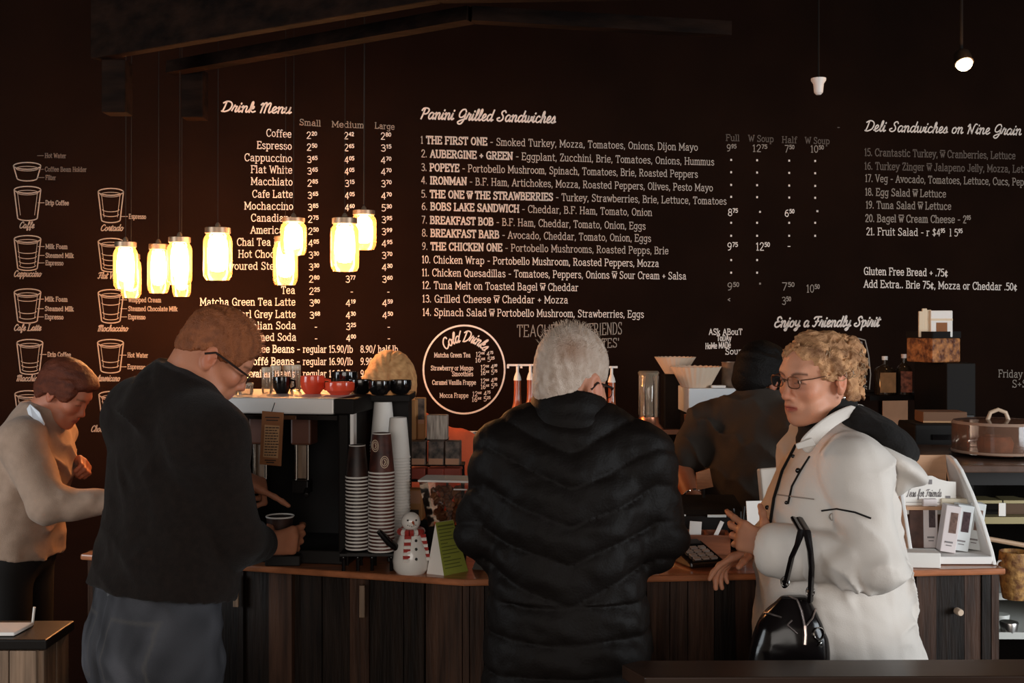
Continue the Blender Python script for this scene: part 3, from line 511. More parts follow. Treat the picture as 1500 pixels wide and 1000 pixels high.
q = W(1402, 894, 3.31); m = MB(); m.lathe([(0, .004), (.008, .004), (.010, .001), (.010, -.02)], seg=16, axis=(.09, -1, 0)); m.build('round_peg', 'cream_paper', ctr, smooth=True, loc=(q.x, 3.287, q.z))
for px, y0, y1 in ((534, 848, 884), (352, 856, 888)):     # pale worn battens on the plank front
    p = W(px, y0, 3.30 if px > 400 else 3.42); m = MB(); m.box((p.x, p.y-.052, CZ-.034-.05), (.016, .012, .09)); m.build('batten', 'wood_pale', ctr, bevel=.002)
# ================================================================ coffee dispenser on the left of the counter
p = W(432, 822, 3.56); p.z = CZ
disp = thing('coffee_dispenser', p, 'black self-serve coffee dispenser with a steel top ledge', 'coffee machine', rz=R(-9))
Hh = 1.497-CZ
M['ledge_steel'] = mat('bright_ledge_steel', (.74, .70, .66), .42, metal=.35)  # paler than the other steel: lamp and daylight glare put into its colour
m = MB(); m.box((-.03, .0, Hh-.022), (.44, .42, .046)); m.build('top_ledge', 'ledge_steel', disp, bevel=.004)
m = MB(); m.box((.22, .0, Hh-.022), (.06, .418, .044)); m.build('ledge_end', 'matte_black', disp, bevel=.004)  # black end piece draws the ledge's fade to dark
m = MB(); m.box((0, .14, Hh/2-.02), (.47, .14, Hh-.05)); m.box((.215, 0, Hh/2-.02), (.03, .40, Hh-.05)); m.box((-.215, 0, Hh/2-.02), (.03, .40, Hh-.05)); m.build('body', 'matte_black', disp, bevel=.005)
m = MB(); m.box((0, -.02, .02), (.46, .36, .04)); m.build('drip_tray', 'black', disp, bevel=.004)
m = MB(); m.box((0, -.205, Hh-.055), (.40, .01, .012)); m.build('ledge_trim', 'chrome', disp)
m = MB(); m.box((.243, -.19, Hh/2+.03), (.010, .03, Hh-.1)); m.build('edge_strip', 'white', disp)
for x in (-.065, .065):
    tp = MB(); tp.box((x, -.10, Hh-.10), (.062, .07, .085)); tap = tp.build('tap_head', mat('brown_tap_housing', (.10, .035, .02), .4), disp, bevel=.006)
    m = MB(); m.tube([(x-.018, -.12, Hh-.14), (x-.018, -.12, Hh-.245)], .0055, 10); m.tube([(x+.018, -.12, Hh-.14), (x+.018, -.12, Hh-.245)], .0055, 10); m.build('tube', 'chrome', tap, smooth=True)
    m = MB(); m.box((x, -.112, Hh-.19), (.026, .01, .105)); m.build('gauge', 'wood_pale', tap)
    m = MB(); m.box((x, -.12, Hh-.265), (.052, .045, .04)); m.tube([(x+.02, -.13, Hh-.27), (x+.03, -.17, Hh-.285)], .009, 10); m.build('nozzle', 'black', tap, bevel=.004)
# brown card hung from the ledge
M['kraft'] = mat('brown_kraft_card', (.30, .115, .042), .8, noise=.2, nscale=9)
M['kraft_pale'] = mat('pale_kraft_label', (.46, .25, .12), .8)
p = W(398, 642, 3.30); t = thing('hanging_card', p, 'brown printed card hanging under the dispenser ledge', 'sign', rz=R(-14))
m = MB(); m.box((0, 0, 0), (.066, .003, .152), rot=(0, R(3), 0)); cb = m.build('card', 'kraft', t)
m = MB(); m.box((0, -.0022, -.008), (.046, .001, .092), rot=(0, R(3), 0)); m.build('text_panel', 'kraft_pale', t)
m = MB()
rr = random.Random(5)
for i in range(11):
    z = .031-i*.0078; x = -.019
    while x < .017: wl = rr.uniform(.004, .010); m.box((x+wl/2+z*.05, -.0032, z), (wl, .0006, .0026)); x += wl+.0022
for i, (z, wl) in enumerate(((.060, .044), (.052, .036), (-.062, .034), (-.068, .024))): m.box((z*.05, -.0026, z), (wl, .0006, .003)); 
m.build('print', 'ink', t)
m = MB(); m.tube([(0, 0, .075), (0, .02, .10)], .0015, 6); m.build('hook', 'chrome', t)
# crockery on the ledge
ZT = 1.4985
def onledge(px, D=3.56): return Vector(((px-750)/F*D, D, ZT))
def glassjar(px, wd, h, D, label, name='glass_jar', cat='glass', grp=None):
    r = wd/2/F*D; hh = h/F*D; t = thing(name, onledge(px, D), label, cat, grp)
    m = MB(); m.lathe([(0, .003), (r*.9, .0), (r, .008), (r, hh*.82), (r*.95, hh)], seg=20, cap=False); m.build('bowl' if h < 25 else 'body', 'thin_glass', t, smooth=True)
    m = MB(); m.lathe([(r*.97, hh*.80), (r*1.03, hh*.84), (r*1.03, hh*.97), (r*.95, hh), (r*.9, hh*.97)], seg=20, cap=False); m.build('rim', mat('pale_glass_rim', (.62, .50, .36), .25), t, smooth=True)
    return t
glassjar(338, 21, 17, 3.50, 'low glass jar at the left end of the steel ledge', grp='glasses on the ledge'); glassjar(360, 22, 17, 3.50, 'low glass jar right beside the leftmost one on the ledge', grp='glasses on the ledge')
for px, D, lab in ((391, 3.56, 'tall clear glass standing before the black mug on the ledge'), (404, 3.66, 'tall clear glass behind the black mug'), (421, 3.68, 'tall clear glass at the back between the mugs'), (433, 3.68, 'tall clear glass just left of the red mug')):
    glassjar(px, 15, 38, D, lab, 'drinking_glass', 'glass', 'glasses on the ledge')
def mug(px, wd, h, D, mt, label, low=False):
    r = wd/2/F*D; hh = h/F*D; t = thing('bowl' if low else 'mug', onledge(px, D), label, 'bowl' if low else 'mug', 'crockery on the ledge')
    m = MB(); m.lathe([(0, 0), (r*.62, 0), (r*.95, hh*.35), (r, hh*.7), (r*.98, hh), (r*.90, hh), (r*.90, hh*.5), (r*.5, hh*.1), (0, hh*.1)], seg=24); m.build('body', mt, t, smooth=True)
    if not low: m = MB(); m.tube([(r*.95, 0, hh*.8), (r*1.4, 0, hh*.75), (r*1.45, 0, hh*.4), (r*.95, 0, hh*.25)], r*.12, 8); m.build('handle', mt, t, smooth=True)
mug(413, 27, 24, 3.56, 'gloss_black', 'black mug between the clear glasses and the red mug'); mug(458, 36, 26, 3.54, 'red', 'round red mug in the middle of the ledge')
mug(498, 44, 18, 3.50, 'red', 'low wide red bowl right of the red mug', True)
for i, (px, D, lab) in enumerate(((528, 3.56, 'black bowl next to the low red bowl'), (556, 3.50, 'black bowl below the blonde hair, second from the right end'), (586, 3.54, 'black bowl below the blonde hair, at the right end'))): mug(px, 34, 20, D, 'gloss_black', lab, True)
mug(505, 40, 27, 3.72, 'gloss_black', 'black bowl at the back of the ledge behind the low red bowl', True)
m = MB(); pz = onledge(574, 3.6); m.box((pz.x, pz.y, ZT-.012), (.13, .22, .02)); tag(m.build('ledge_board', 'matte_black', bevel=.003), 'black board carrying the two bowls at the end of the ledge', 'shelf')
m = MB(); m.box((pz.x+.02, pz.y+.02, (ZT-.022+CZ)/2), (.07, .12, ZT-.022-CZ)); tag(m.build('ledge_support', 'matte_black'), 'dark upright under the black board beside the dispenser', 'stand')
# ================================================================ paper cup stacks
M['cup_dark'] = mat('dark_printed_paper', (.045, .018, .012), .5, noise=.75, nscale=28, col2=(.012, .007, .006))
M['cup_brown'] = mat('brown_printed_paper', (.13, .036, .024), .5, noise=.8, nscale=24, col2=(.03, .010, .008))
M['cup_white'] = mat('white_cup_paper', (.78, .74, .69), .55)
def cup_proto(name, r, h, body, taper=.70, rim=.0045):
    t = thing(name, (0, 0, 0), None, 'paper cup')
    m = MB(); m.lathe([(r*.97, .004), (r*taper, h*.985), (r*taper*.97, h), (r*taper*.9, h*.985), (0, h*.985)], seg=24); m.build('body', body, t, smooth=True)
    m = MB(); m.lathe([(r*.955, .001), (r*1.0, 0), (r*1.03, rim*.5), (r*1.0, rim), (r*.955, rim*.98)], seg=24, cap=False); m.build('rolled_rim', 'cup_white', t, smooth=True)
    return t
def stack(px, py, D, n, pitch, r, h, body, nm, where, grp, first_logo=False, base_z=None):
    p = W(px, py, D); p0 = cup_proto(nm, r, h, body); rr = random.Random(px)
    for k in range(n):
        c = p0 if k == 0 else dup(p0)
        c.location = (p.x+rr.uniform(-.0006, .0006), p.y, p.z+k*pitch); c['category'] = 'paper cup'; c['group'] = grp
        c['label'] = f'topmost upside-down cup of {where}' if k == n-1 else f'lowest upside-down cup of {where}' if k == 0 else f'upside-down cup nested inside {where}'
    if body != 'cup_white': m = MB(); m.lathe([(r*.69, h*.972), (r*.715, h*.985), (r*.70, h*1.004), (r*.64, h*1.004)], seg=24, cap=False); m.build('base_ring', 'cup_white', c_top(p, p0, n), smooth=True)
    if first_logo:   # ringed emblem printed on the side of the top cup
        for (a, z) in ((-.5, .70), (.35, .30)):
            m = MB(); rr2 = r*(1-.3*z)+.0012; c = Vector((math.sin(a)*rr2, -math.cos(a)*rr2, z*h)); u = Vector((math.cos(a), math.sin(a), 0))
            for rad in (.0135, .0090): ribbon(m, [c+u*math.cos(2*math.pi*k/20)*rad*.85+Vector((0, 0, 1))*math.sin(2*math.pi*k/20)*rad*1.2 for k in range(21)], .0022, Vector((math.sin(a), -math.cos(a), 0)))
            ribbon(m, [c+Vector((0, 0, -.006)), c+u*.003, c+Vector((0, 0, .006))], .003, Vector((math.sin(a), -math.cos(a), 0)))
            mo = m.build('printed_emblem', 'cream_paper', None); mo.parent = c_top(p, p0, n)
    return p
def c_top(p, p0, n): return [o for o in COL.objects if o.name.startswith(p0.name.split('.')[0]) and o.get('label', '').startswith('topmost') and abs(o.location.x-p.x) < .01][-1]
stack(523.5, 803, 3.30, 21, .0101, .0335, .092, 'cup_dark', 'dark_paper_cup', 'the shorter dark cup stack on the left', 'small dark paper cups')
stack(559, 806, 3.28, 23, .0100, .0375, .112, 'cup_brown', 'brown_paper_cup', 'the middle brown patterned cup stack', 'brown patterned paper cups', True)
stack(583, 812, 3.40, 34, .0086, .0360, .118, 'cup_white', 'white_paper_cup', 'the plain white stack behind the snowman', 'white paper cups by the snowman')
stack(561, 705, 3.52, 14, .0090, .0390, .125, 'cup_white', 'tall_white_paper_cup', 'the tallest white stack at the back', 'white paper cups at the back')
t = thing('cup_holder', W(541, 806, 3.29), 'low black rack carrying the two dark cup stacks', 'rack'); t.location.z -= .0005
hz = t.location.z-CZ
m = MB(); m.box((0, 0, -.004), (.155, .085, .007)); m.build('platform', 'black', t)
for x in (-.068, -.028, .012, .066):
    for y in (-.036, .036): m = MB(); m.tube([(x, y, -.006), (x, y, -hz)], .005, 8); m.ball((x, y-.001, -.012), .0065, 10); m.build('leg', 'gloss_black', t, smooth=True)
for px, D, yb, lab in ((583, 3.40, 812, 'black block under the white stack behind the snowman'), (561, 3.52, 705, 'black block under the tallest white stack')):
    q = W(px, yb, D); m = MB(); m.box((q.x+.004, q.y, (q.z-.001+CZ)/2), (.064, .064, q.z-.001-CZ)); tag(m.build('pedestal', 'black', bevel=.003), lab, 'stand')
# ================================================================ snowman pot, tent card, small card
p = oncounter(602, 838); sn = thing('snowman_ornament', p, 'white ceramic snowman with a red striped scarf beside the cup stacks', 'ornament', rz=R(8))
M['porcelain'] = mat('glazed_white_porcelain', (.80, .76, .71), .22, coat=.4)
m = MB(); m.lathe([(0, 0), (.040, 0), (.049, .012), (.051, .035), (.046, .065), (.036, .090), (.030, .108), (.026, .122)], seg=28)
m.ball((0, 0, .142), (.027, .026, .026), 24); m.build('body', 'porcelain', sn, smooth=True)
M['scarf'] = mat('dark_red_glaze', (.36, .035, .028), .3)
m = MB(); 
def sstrip(pts, wd, n):
    for i in range(len(pts)-1):
        m.m = i % 2; a, b = Vector(pts[i]), Vector(pts[i+1]); m.tube([a, b], wd, 8, flat=.35)
m.m = 0
for k in range(18):
    m.m = k % 3 == 2; a0, a1 = 2*math.pi*k/18, 2*math.pi*(k+1)/18; rr_ = .031
    m.tube([(rr_*math.cos(a0), rr_*math.sin(a0), .115), (rr_*math.cos(a1), rr_*math.sin(a1), .115)], .0095, 8)
for x0, x1 in ((-.010, -.016), (.030, .043)):
    for k in range(8):
        m.m = 0 if k % 2 == 0 else 1; f0, f1 = k/8, (k+1)/8; zz = lambda f: .108-f*.070; xx = lambda f: x0+(x1-x0)*f; yy = lambda f: -math.sqrt(max((.033+f*.017)**2-xx(f)**2, 1e-5))-.001
        a, b = Vector((xx(f0), yy(f0), zz(f0))), Vector((xx(f1), yy(f1), zz(f1))); m.box((a+b)/2, (.019, .006, .0092), rot=(R(12), 0, 0))
m.build('scarf', ['scarf', 'porcelain'], sn, smooth=True)
m = MB(); m.tube([(.004, -.024, .143), (.007, -.040, .139)], [.004, .0012], 8); m.build('nose', mat('orange_glaze', (.55, .10, .03), .3), sn, smooth=True)
for x, z in ((-.010, .149), (.013, .149)): m = MB(); m.ball((x, -.0245, z), .0028, 10); m.build('eye', 'gloss_black', sn, smooth=True)
m = MB(); [m.ball((-.010+i*.0055, -.0245+abs(i-2)*.0006, .132+abs(i-2)*.0015), .0016, 8) for i in range(5)]; m.build('mouth', 'gloss_black', sn, smooth=True)
for z, rr_ in ((.094, .0355), (.072, .0445), (.046, .0500)): m = MB(); m.ball((.012, -math.sqrt(rr_**2-.000144), z), .0042, 10); m.build('button', 'gloss_black', sn, smooth=True)
m = MB(); m.tube([(-.040, -.012, .072), (-.060, -.02, .088), (-.090, -.026, .122)], [.010, .011, .008], 10); m.build('arm', 'gloss_black', sn, smooth=True)
M['green'] = mat('lime_green_card', (.27, .30, .045), .7)
a = oncounter(651, 843); b = oncounter(686, 836); c = oncounter(625, 840)
t = thing('tent_card', (a+b)/2, 'lime green tent card with printed lines, white on its side', 'sign')
o0 = (a+b)/2; h = Vector((0, 0, .142)); ap0 = (a+c)/2+h-o0+Vector((.0, .01, 0)); ap1 = ap0+(b-a)*.72; bk = c-o0; bk2_ = c-o0+(b-a)
m = MB(); m.add([a-o0, b-o0, ap1, ap0], [(0, 1, 2, 3)]); m.add([a-o0, ap0, bk], [(0, 1, 2)]); m.m = 0
m = MB(); fn = (b-a).cross(ap0-(a-o0)).normalized()
m.prism([a-o0, b-o0, ap1, ap0], -fn*.002 if fn.y < 0 else fn*.002); m.build('front_panel', 'green', t)
m = MB(); m.prism([a-o0+Vector((-.001, .003, 0)), ap0+Vector((-.001, .003, -.002)), bk], Vector((.004, .004, 0))); m.build('side_panel', 'paper', t)
m = MB(); m.prism([bk, bk2_, ap1+Vector((0, .003, 0)), ap0+Vector((0, .003, 0))], Vector((0, .002, 0))); m.build('back_panel', 'paper', t)
m = MB(); fo = (fn if fn.y < 0 else -fn)*.0006; rr = random.Random(2)
for i in range(13):
    f = .92-i*.066; l0 = (a-o0).lerp(ap0, f); r0 = (b-o0).lerp(ap1, f); d0, d1 = .08, rr.uniform(.7, .93)
    if i in (5, 9): d1 = .4
    ribbon(m, [l0.lerp(r0, d0)+fo, l0.lerp(r0, d1)+fo], .0026 if i else .005, fo.normalized())
m.build('print', mat('olive_print', (.10, .11, .02), .8), t)
p = oncounter(704, 833); t = thing('small_card_stand', p, 'small brown card in a stand on the counter beside the puffer jacket', 'sign', rz=R(-15))
m = MB(); m.box((.012, 0, .022), (.040, .003, .044), rot=(R(-12), 0, 0)); m.build('card', 'kraft', t); m = MB(); m.prism([(-.022, -.012, 0), (.012, -.012, 0), (-.006, -.004, .042)], (0, .006, 0)); m.build('stand', 'gloss_black', t)
# ================================================================ retail stand with coffee bags
D = 3.74; t = thing('retail_stand', (W(636, 700, D).x, D+.05, IB), 'black tiered stand stocked with bags and red boxes', 'shelf'); zt = [W(0, y, D).z for y in (701, 682, 645)]
for i, z in enumerate(zt): m = MB(); m.box((-.005+(.0 if i < 2 else -.03), 0+i*.03, z-IB-.005), (.20 if i < 2 else .15, .12-i*.03, .008)); m.build('shelf', 'matte_black', t)
for x in (-.10, .09):
    for y in (-.05, .05): m = MB(); m.box((x, y, (zt[1]-IB-.01)/2), (.008, .008, zt[1]-IB-.01)); m.build('post', 'matte_black', t)
for x in (-.10, .035): m = MB(); m.box((x, .085, (zt[2]-IB-.01)/2), (.008, .008, zt[2]-IB-.01)); m.build('post', 'matte_black', t)
M['bag_print'] = mat('dark_photo_print', (.20, .14, .11), .5, noise=.95, nscale=38, col2=(.010, .007, .006))
M['bag_label'] = mat('peach_bag_label', (.52, .26, .15), .6)
M['tan'] = mat('tan_carton', (.46, .215, .075), .6); M['redbox'] = mat('brick_red_carton', (.30, .050, .028), .55)
M['silver'] = mat('striped_silver_foil', (.55, .46, .38), .35, noise=.6, nscale=16, stretch=(9, 9, 1), col2=(.22, .17, .14))
def carton(name, px, y0, y1, wd, D, dp, mt, label, cat, grp=None, extra=()):
    p = W(px, y1, D); ww = wd/F*D; hh = (y1-y0)/F*D; t = thing(name, p, label, cat, grp, rz=R(-6))
    m = MB(); m.box((0, 0, hh/2), (ww, dp, hh)); m.build('carton' if 'box' in name else 'bag', mt, t, bevel=.003)
    for nm, m2, z0, z1, k in extra: m = MB(); m.box((0, -dp/2-.0008, hh*(z0+z1)/2), (ww*k, .0015, hh*(z1-z0))); m.build(nm, m2, t)
    return t
wh = ('left', 'middle', 'right')
for i, px in enumerate((613, 640, 664)):
    carton('red_box', px, 684, 700, 24, 3.73, .06, 'redbox', f'{wh[i]} of the three red boxes on the bottom tier', 'box', 'red boxes on the stand')
    carton('coffee_bag', px, 645, 680, 24-i, 3.73, .045, 'bag_print', f'{wh[i]} of the three dark printed coffee bags in a row', 'coffee bag', 'coffee bags in a row', [('label', 'bag_label', .03, .28, .9)])
carton('tan_box', 601, 585, 643, 20, 3.80, .04, 'tan', 'tall tan box on the top tier left of the striped bag', 'box'); 
carton('coffee_bag', 584, 582, 612, 19, 3.78, .03, 'bag_print', 'dark printed bag standing behind the white cups', 'coffee bag', 'coffee bags in a row')
carton('coffee_bag', 616, 582, 643, 15, 3.83, .03, 'tan', 'narrow tan bag with a dark picture on top of the stand', 'coffee bag', None, [('picture', 'bag_print', .48, .98, .95), ('label', 'bag_label', .38, .48, .9)])
carton('striped_bag', 641, 607, 643, 30, 3.77, .04, 'silver', 'pale striped foil bag on the top tier', 'bag')
carton('small_box', 608, 715, 760, 26, 3.60, .05, 'tan', 'small tan box low beside the clear bin', 'box', None, [('label', 'bag_label', .55, .95, .8), ('print', 'ink', .1, .35, .6)])
q = W(612, 760, 3.60); m = MB(); m.box((q.x+.02, q.y+.03, (q.z-.001+IB)/2), (.13, .07, q.z-.001-IB)); tag(m.build('display_block', 'matte_black'), 'black block under the small tan box', 'stand')
# clear bin with wrapped biscuits
p = W(655, 768, 3.40); t = thing('clear_bin', p, 'clear tapered plastic bin full of brown snacks beside the puffer jacket', 'container', rz=R(-8)); bh = 66/500
def taper(m, w0, d0, w1, d1, z0, z1):
    v = [(sx*a/2, sy*b/2, z) for z, a, b in ((z0, w0, d0), (z1, w1, d1)) for sx, sy in ((-1, -1), (1, -1), (1, 1), (-1, 1))]
    m.add(v, [(0, 3, 2, 1), (4, 5, 6, 7), (0, 1, 5, 4), (1, 2, 6, 5), (2, 3, 7, 6), (3, 0, 4, 7)])
m = MB(); taper(m, .095, .085, .145, .11, 0, bh); m.build('bin', 'plastic_clear', t)
m = MB(); m.box((0, 0, bh+.002), (.150, .115, .006)); m.box((.05, -.059, bh-.02), (.04, .003, .004)); m.build('lid', 'paper', t, bevel=.001)
m = MB(); rr = random.Random(4)
for i in range(70):
    z = rr.uniform(.006, bh*.80); k = (.085+.04*z/bh)/2-.016; m.m = rr.randrange(2); m.ball((rr.uniform(-k, k), rr.uniform(-k*.8, k*.8), z+.004), (.013, .010, .007), 8, rot=(rr.random()*3, rr.random()*3, rr.random()*3))
o = m.build('wrapped_snacks', [mat('brown_biscuit', (.16, .065, .03), .5), mat('pale_biscuit', (.30, .15, .08), .4)], smooth=True, loc=p); tag(o, 'brown wrapped snacks filling the clear bin', 'snacks', kind='stuff')
m = MB(); m.box((p.x, p.y, (p.z-.001+CZ)/2), (.11, .095, p.z-.001-CZ)); tag(m.build('bin_stand', 'matte_black', bevel=.004), 'dark block under the clear snack bin', 'stand')
# ================================================================ staff side: back counter along the wall
yb = lambda x: WD0+WT*x
BZ = .95
bc = thing('back_counter', (0, 0, 0), 'dark back counter along the menu wall behind the staff', 'counter')
a, b = Vector((-.9, yb(-.9)-.02, BZ)), Vector((1.55, yb(1.55)-.02, BZ)); n = WN*1.05
m = MB(); m.prism([a, b, b+n, a+n], (0, 0, -.04)); m.build('worktop', 'black', bc, bevel=.004)
m = MB(); n2 = WN*1.0; q = Vector((0, 0, -.041)); m.prism([a+q, b+q, b+n2+q, a+n2+q], (0, 0, -BZ+.041)); m.build('cabinet', 'matte_black', bc)
m = MB(); a2, b2 = Vector((-.20, yb(-.20)-.02, 1.15)), Vector((.36, yb(.36)-.02, 1.15)); m.prism([a2, b2, b2+WN*.85, a2+WN*.85], (0, 0, -.199)); m.build('riser', 'matte_black', bc, bevel=.004)
M['syrup'] = mat('amber_syrup_glass', (.30, .075, .030), .12, spec=.6, coat=.5); M['syrup_label'] = mat('printed_bottle_label', (.42, .14, .08), .5, noise=.8, nscale=60, col2=(.10, .03, .02))
M['pump'] = mat('white_pump_plastic', (.80, .75, .70), .35)
def pump(t, z, flip):
    m = MB(); m.lathe([(.017, z), (.017, z+.004), (.014, z+.018), (.008, z+.034), (.0065, z+.036), (.0065, z+.062), (.010, z+.064), (.010, z+.070), (0, z+.070)], seg=14)
    m.box((flip*.012, 0, z+.068), (.066, .013, .009)); m.box((flip*.042, 0, z+.062), (.010, .010, .016)); m.build('pump', 'pump', t, smooth=True)
def syrup(px, D, top, label, flip, bz=1.15):
    p = W(px, 600, D); t = thing('syrup_bottle', (p.x, D, bz+.0005), label, 'bottle', 'syrup bottles with white pumps'); H = W(0, top, D).z-bz-.070
    m = MB(); m.lathe([(0, 0), (.036, 0), (.038, .01), (.038, H*.42), (.033, H*.52), (.018, H*.68), (.0155, H*.8), (.0155, H)], seg=22); m.build('bottle', 'syrup', t, smooth=True)
    m = MB(); m.lathe([(.0386, H*.12), (.0386, H*.40), (.0345, H*.50)], seg=22, cap=False); m.build('label', 'syrup_label', t, smooth=True)
    pump(t, H, flip)
syrup(758, 5.15, 534, 'syrup bottle nearest the cold drinks ring', -1); syrup(777, 5.32, 534, 'syrup bottle tucked just left of the grey haired man', -1); syrup(896, 5.15, 537, 'syrup bottle just right of the grey haired man', -.6)
p = W(693, 700, 4.62); t = thing('pump_bottle', (p.x, 4.62, BZ+.0005), 'low bottle with a wide white pump beside the orange sleeve', 'bottle'); m = MB(); H = W(0, 632, 4.62).z-BZ-.071
t.location.y = 5.1; t.location.x = (693-750)/F*5.1; H = W(0, 632, 5.1).z-BZ-.071
m.lathe([(0, 0), (.045, 0), (.045, H*.8), (.018, H*.9), (.0155, H)], seg=20); m.build('bottle', 'syrup', t, smooth=True); pump(t, H, -1); pump(t, H-.002, 1)
# grinder
p = W(950, 640, 5.14); gr = thing('coffee_grinder', (p.x, 5.14, BZ+.001), 'coffee grinder with a clear cylinder hopper', 'grinder'); z = lambda y: W(0, y, 5.14).z-BZ-.001
m = MB(); m.lathe([(.040, z(612)), (.044, z(606)), (.044, z(548)), (.041, z(546))], seg=24, cap=False); m.lathe([(.046, z(548)), (.047, z(545)), (.040, z(543)), (0, z(543))], seg=24); m.build('hopper', 'thin_glass', gr, smooth=True)
for x in (-.041, -.020, .018, .040): m = MB(); m.box((x, -math.sqrt(.0455**2-x*x), (z(610)+z(550))/2), (.006, .003, z(550)-z(610))); m.build('hopper_rib', 'chrome', gr)
m = MB(); m.lathe([(.050, z(640)), (.066, z(634)), (.066, z(627)), (.048, z(620)), (.043, z(610))], seg=24); m.box((.09, 0, z(632)), (.09, .05, .02)); m.build('collar', mat('copper_collar', (.50, .20, .11), .3, metal=.9), gr, smooth=True)
m = MB(); m.box((0, .02, z(640)/2), (.13, .16, z(640)-.002)); m.build('body', 'black', gr, bevel=.01)
m = MB(); m.tube([(-.01, -.062, z(650)), (.012, -.075, z(660)), (.004, -.06, z(672))], .008, 8); m.build('chute', 'chrome', gr, smooth=True)
# brewer with steel head, filters on top
p = W(1043, 605, 5.25); br = thing('coffee_brewer', (p.x, 5.25, BZ+.001), 'filter coffee brewer with a bright steel head behind the man in dark shirt', 'coffee machine', rz=R(2)); z = lambda y: W(0, y, 5.15).z-BZ-.001
m = MB(); m.box((0, 0, (z(568)+z(605))/2), (.262, .26, z(568)-z(605))); m.build('head', mat('pale_steel_panel', (.62, .65, .67), .6, metal=.15), br, bevel=.004)
m = MB(); m.box((0, .11, z(606)/2), (.235, .08, z(606)-.002)); m.box((0, 0, .02), (.24, .28, .036)); m.build('body', 'matte_black', br, bevel=.004)
m = MB(); m.lathe([(.045, z(640)), (.055, z(607))], c=(-.09, -.09, 0), seg=18); m.build('filter_basket', mat('brown_basket', (.28, .10, .04), .4), br, smooth=True)
m = MB(); m.lathe([(.05, z(690)), (.062, z(672)), (.055, z(652)), (.036, z(646))], c=(-.095, -.10, 0), seg=20); m.build('carafe', mat('pale_carafe', (.42, .30, .22), .4), br, smooth=True)
tz = z(568)+BZ+.002
M['filter'] = M['cream_paper']
def filt(px, py0, py1, D, w0, w1, label, n=26):
    p = W(px, py1, D); h = (py1-py0)/F*D; r0, r1 = w0/2/F*D, w1/2/F*D; m = MB(); vs = []; fs = []; seg = n*4
    for i, f in enumerate((0, .5, 1)):
        for k in range(seg):
            a = 2*math.pi*k/seg; r = (r0+(r1-r0)*f)*(1+.035*f*math.cos(n*a)); vs.append((r*math.cos(a), r*math.sin(a), h*f*(1+.02*math.cos(n*a)*f)))
    for i in range(2):
        for k in range(seg): fs.append((i*seg+k, i*seg+(k+1) % seg, (i+1)*seg+(k+1) % seg, (i+1)*seg+k))
    vs += [(v[0]*.95, v[1]*.95, v[2]+.0006) for v in vs]; q = 3*seg
    fs += [tuple(i+q for i in f)[::-1] for f in fs]; fs += [(2*seg+k, 2*seg+(k+1) % seg, q+2*seg+(k+1) % seg, q+2*seg+k) for k in range(seg)]
    fs.append(tuple(range(seg))[::-1]); fs.append(tuple(q+k for k in range(seg))); m.add(vs, fs)
    o = m.build('filter_stack', 'filter', smooth=True, loc=p); return tag(o, label, 'coffee filters', 'fluted paper filter stacks')
f1 = filt(1019, 537, 567, 5.20, 42, 73, 'larger fluted paper filter stack on the steel brewer'); f1.location.z = tz
f2 = filt(989, 523, 547, 5.44, 30, 59, 'smaller fluted filter stack, higher at the back left'); 
m = MB(); p = f2.location; m.box((p.x, p.y+.01, (p.z-.001+BZ)/2), (.12, .10, p.z-.002-BZ)); tag(m.build('dark_canister', 'matte_black', bevel=.01), 'tall dark canister under the smaller filter stack', 'canister')
p = W(1074, 564, 5.20); m = MB(); r = 17/F*5.2; m.lathe([(0, 0), (r*.86, 0), (r, .012), (r*.98, .105), (r*1.03, .112), (r*.9, .112), (r*.88, .02), (0, .02)], seg=24); o = m.build('metal_canister', mat('worn_tin', (.36, .24, .17), .4, metal=.6, noise=.5, nscale=14), smooth=True, loc=(p.x, p.y, tz)); tag(o, 'round tin canister on the steel brewer beside the filters', 'canister')
m = MB(); p = W(1052, 566, 5.14); m.box((0, 0, .006), (.06, .04, .010)); o = m.build('paper_pad', 'paper', loc=(p.x, p.y, tz)); tag(o, 'small white paper pad on the brewer between filters and tin', 'paper')
# bottle shelf, dark cabinet and what stands on it
p = W(1300, 577, 5.75); sh = thing('bottle_shelf', (p.x, 5.75, p.z), 'dark wall shelf carrying two bottles', 'shelf', rz=R(10))
m = MB(); m.box((.02, 0, -.012), (.34, .22, .022)); m.build('board', 'matte_black', sh); 
m = MB(); m.box((.02, .19, -.004), (.34, .20, .018)); m.build('wall_rail', 'matte_black', sh)
def liquor(px, top, w0, label, body, lab, cap, neck, D=5.72):
    q = W(px, 577, D); t = thing('liquor_bottle', (q.x, D, p.z+.0005), label, 'bottle', 'bottles on the wall shelf'); H = (577-top)/F*D; r = w0/2/F*D
    m = MB(); m.lathe([(0, 0), (r, 0), (r, H*.62), (r*.8, H*.70), (neck, H*.78), (neck, H*.92)], seg=20); m.build('bottle', body, t, smooth=True)
    m = MB(); m.lathe([(neck*1.2, H*.90), (neck*1.2, H), (0, H)], seg=12); m.build('cap', cap, t, smooth=True)
    m = MB(); m.box((0, -r*1.01, H*.32), (r*1.5, .004, H*.52)); m.build('label', lab, t)
M['bot1'] = mat('dark_bottle_glass', (.03, .02, .012), .1, coat=.4)
liquor(1296, 521, 30, 'wide dark bottle with a large tan label on the shelf', 'bot1', mat('aged_tan_label', (.50, .28, .13), .6, noise=.3, nscale=30), 'white', .012)
liquor(1324, 518, 22, 'slim dark bottle with a long pale neck beside the tan labelled one', 'bot1', 'syrup_label', mat('pale_cap', (.55, .42, .36), .4), .011)
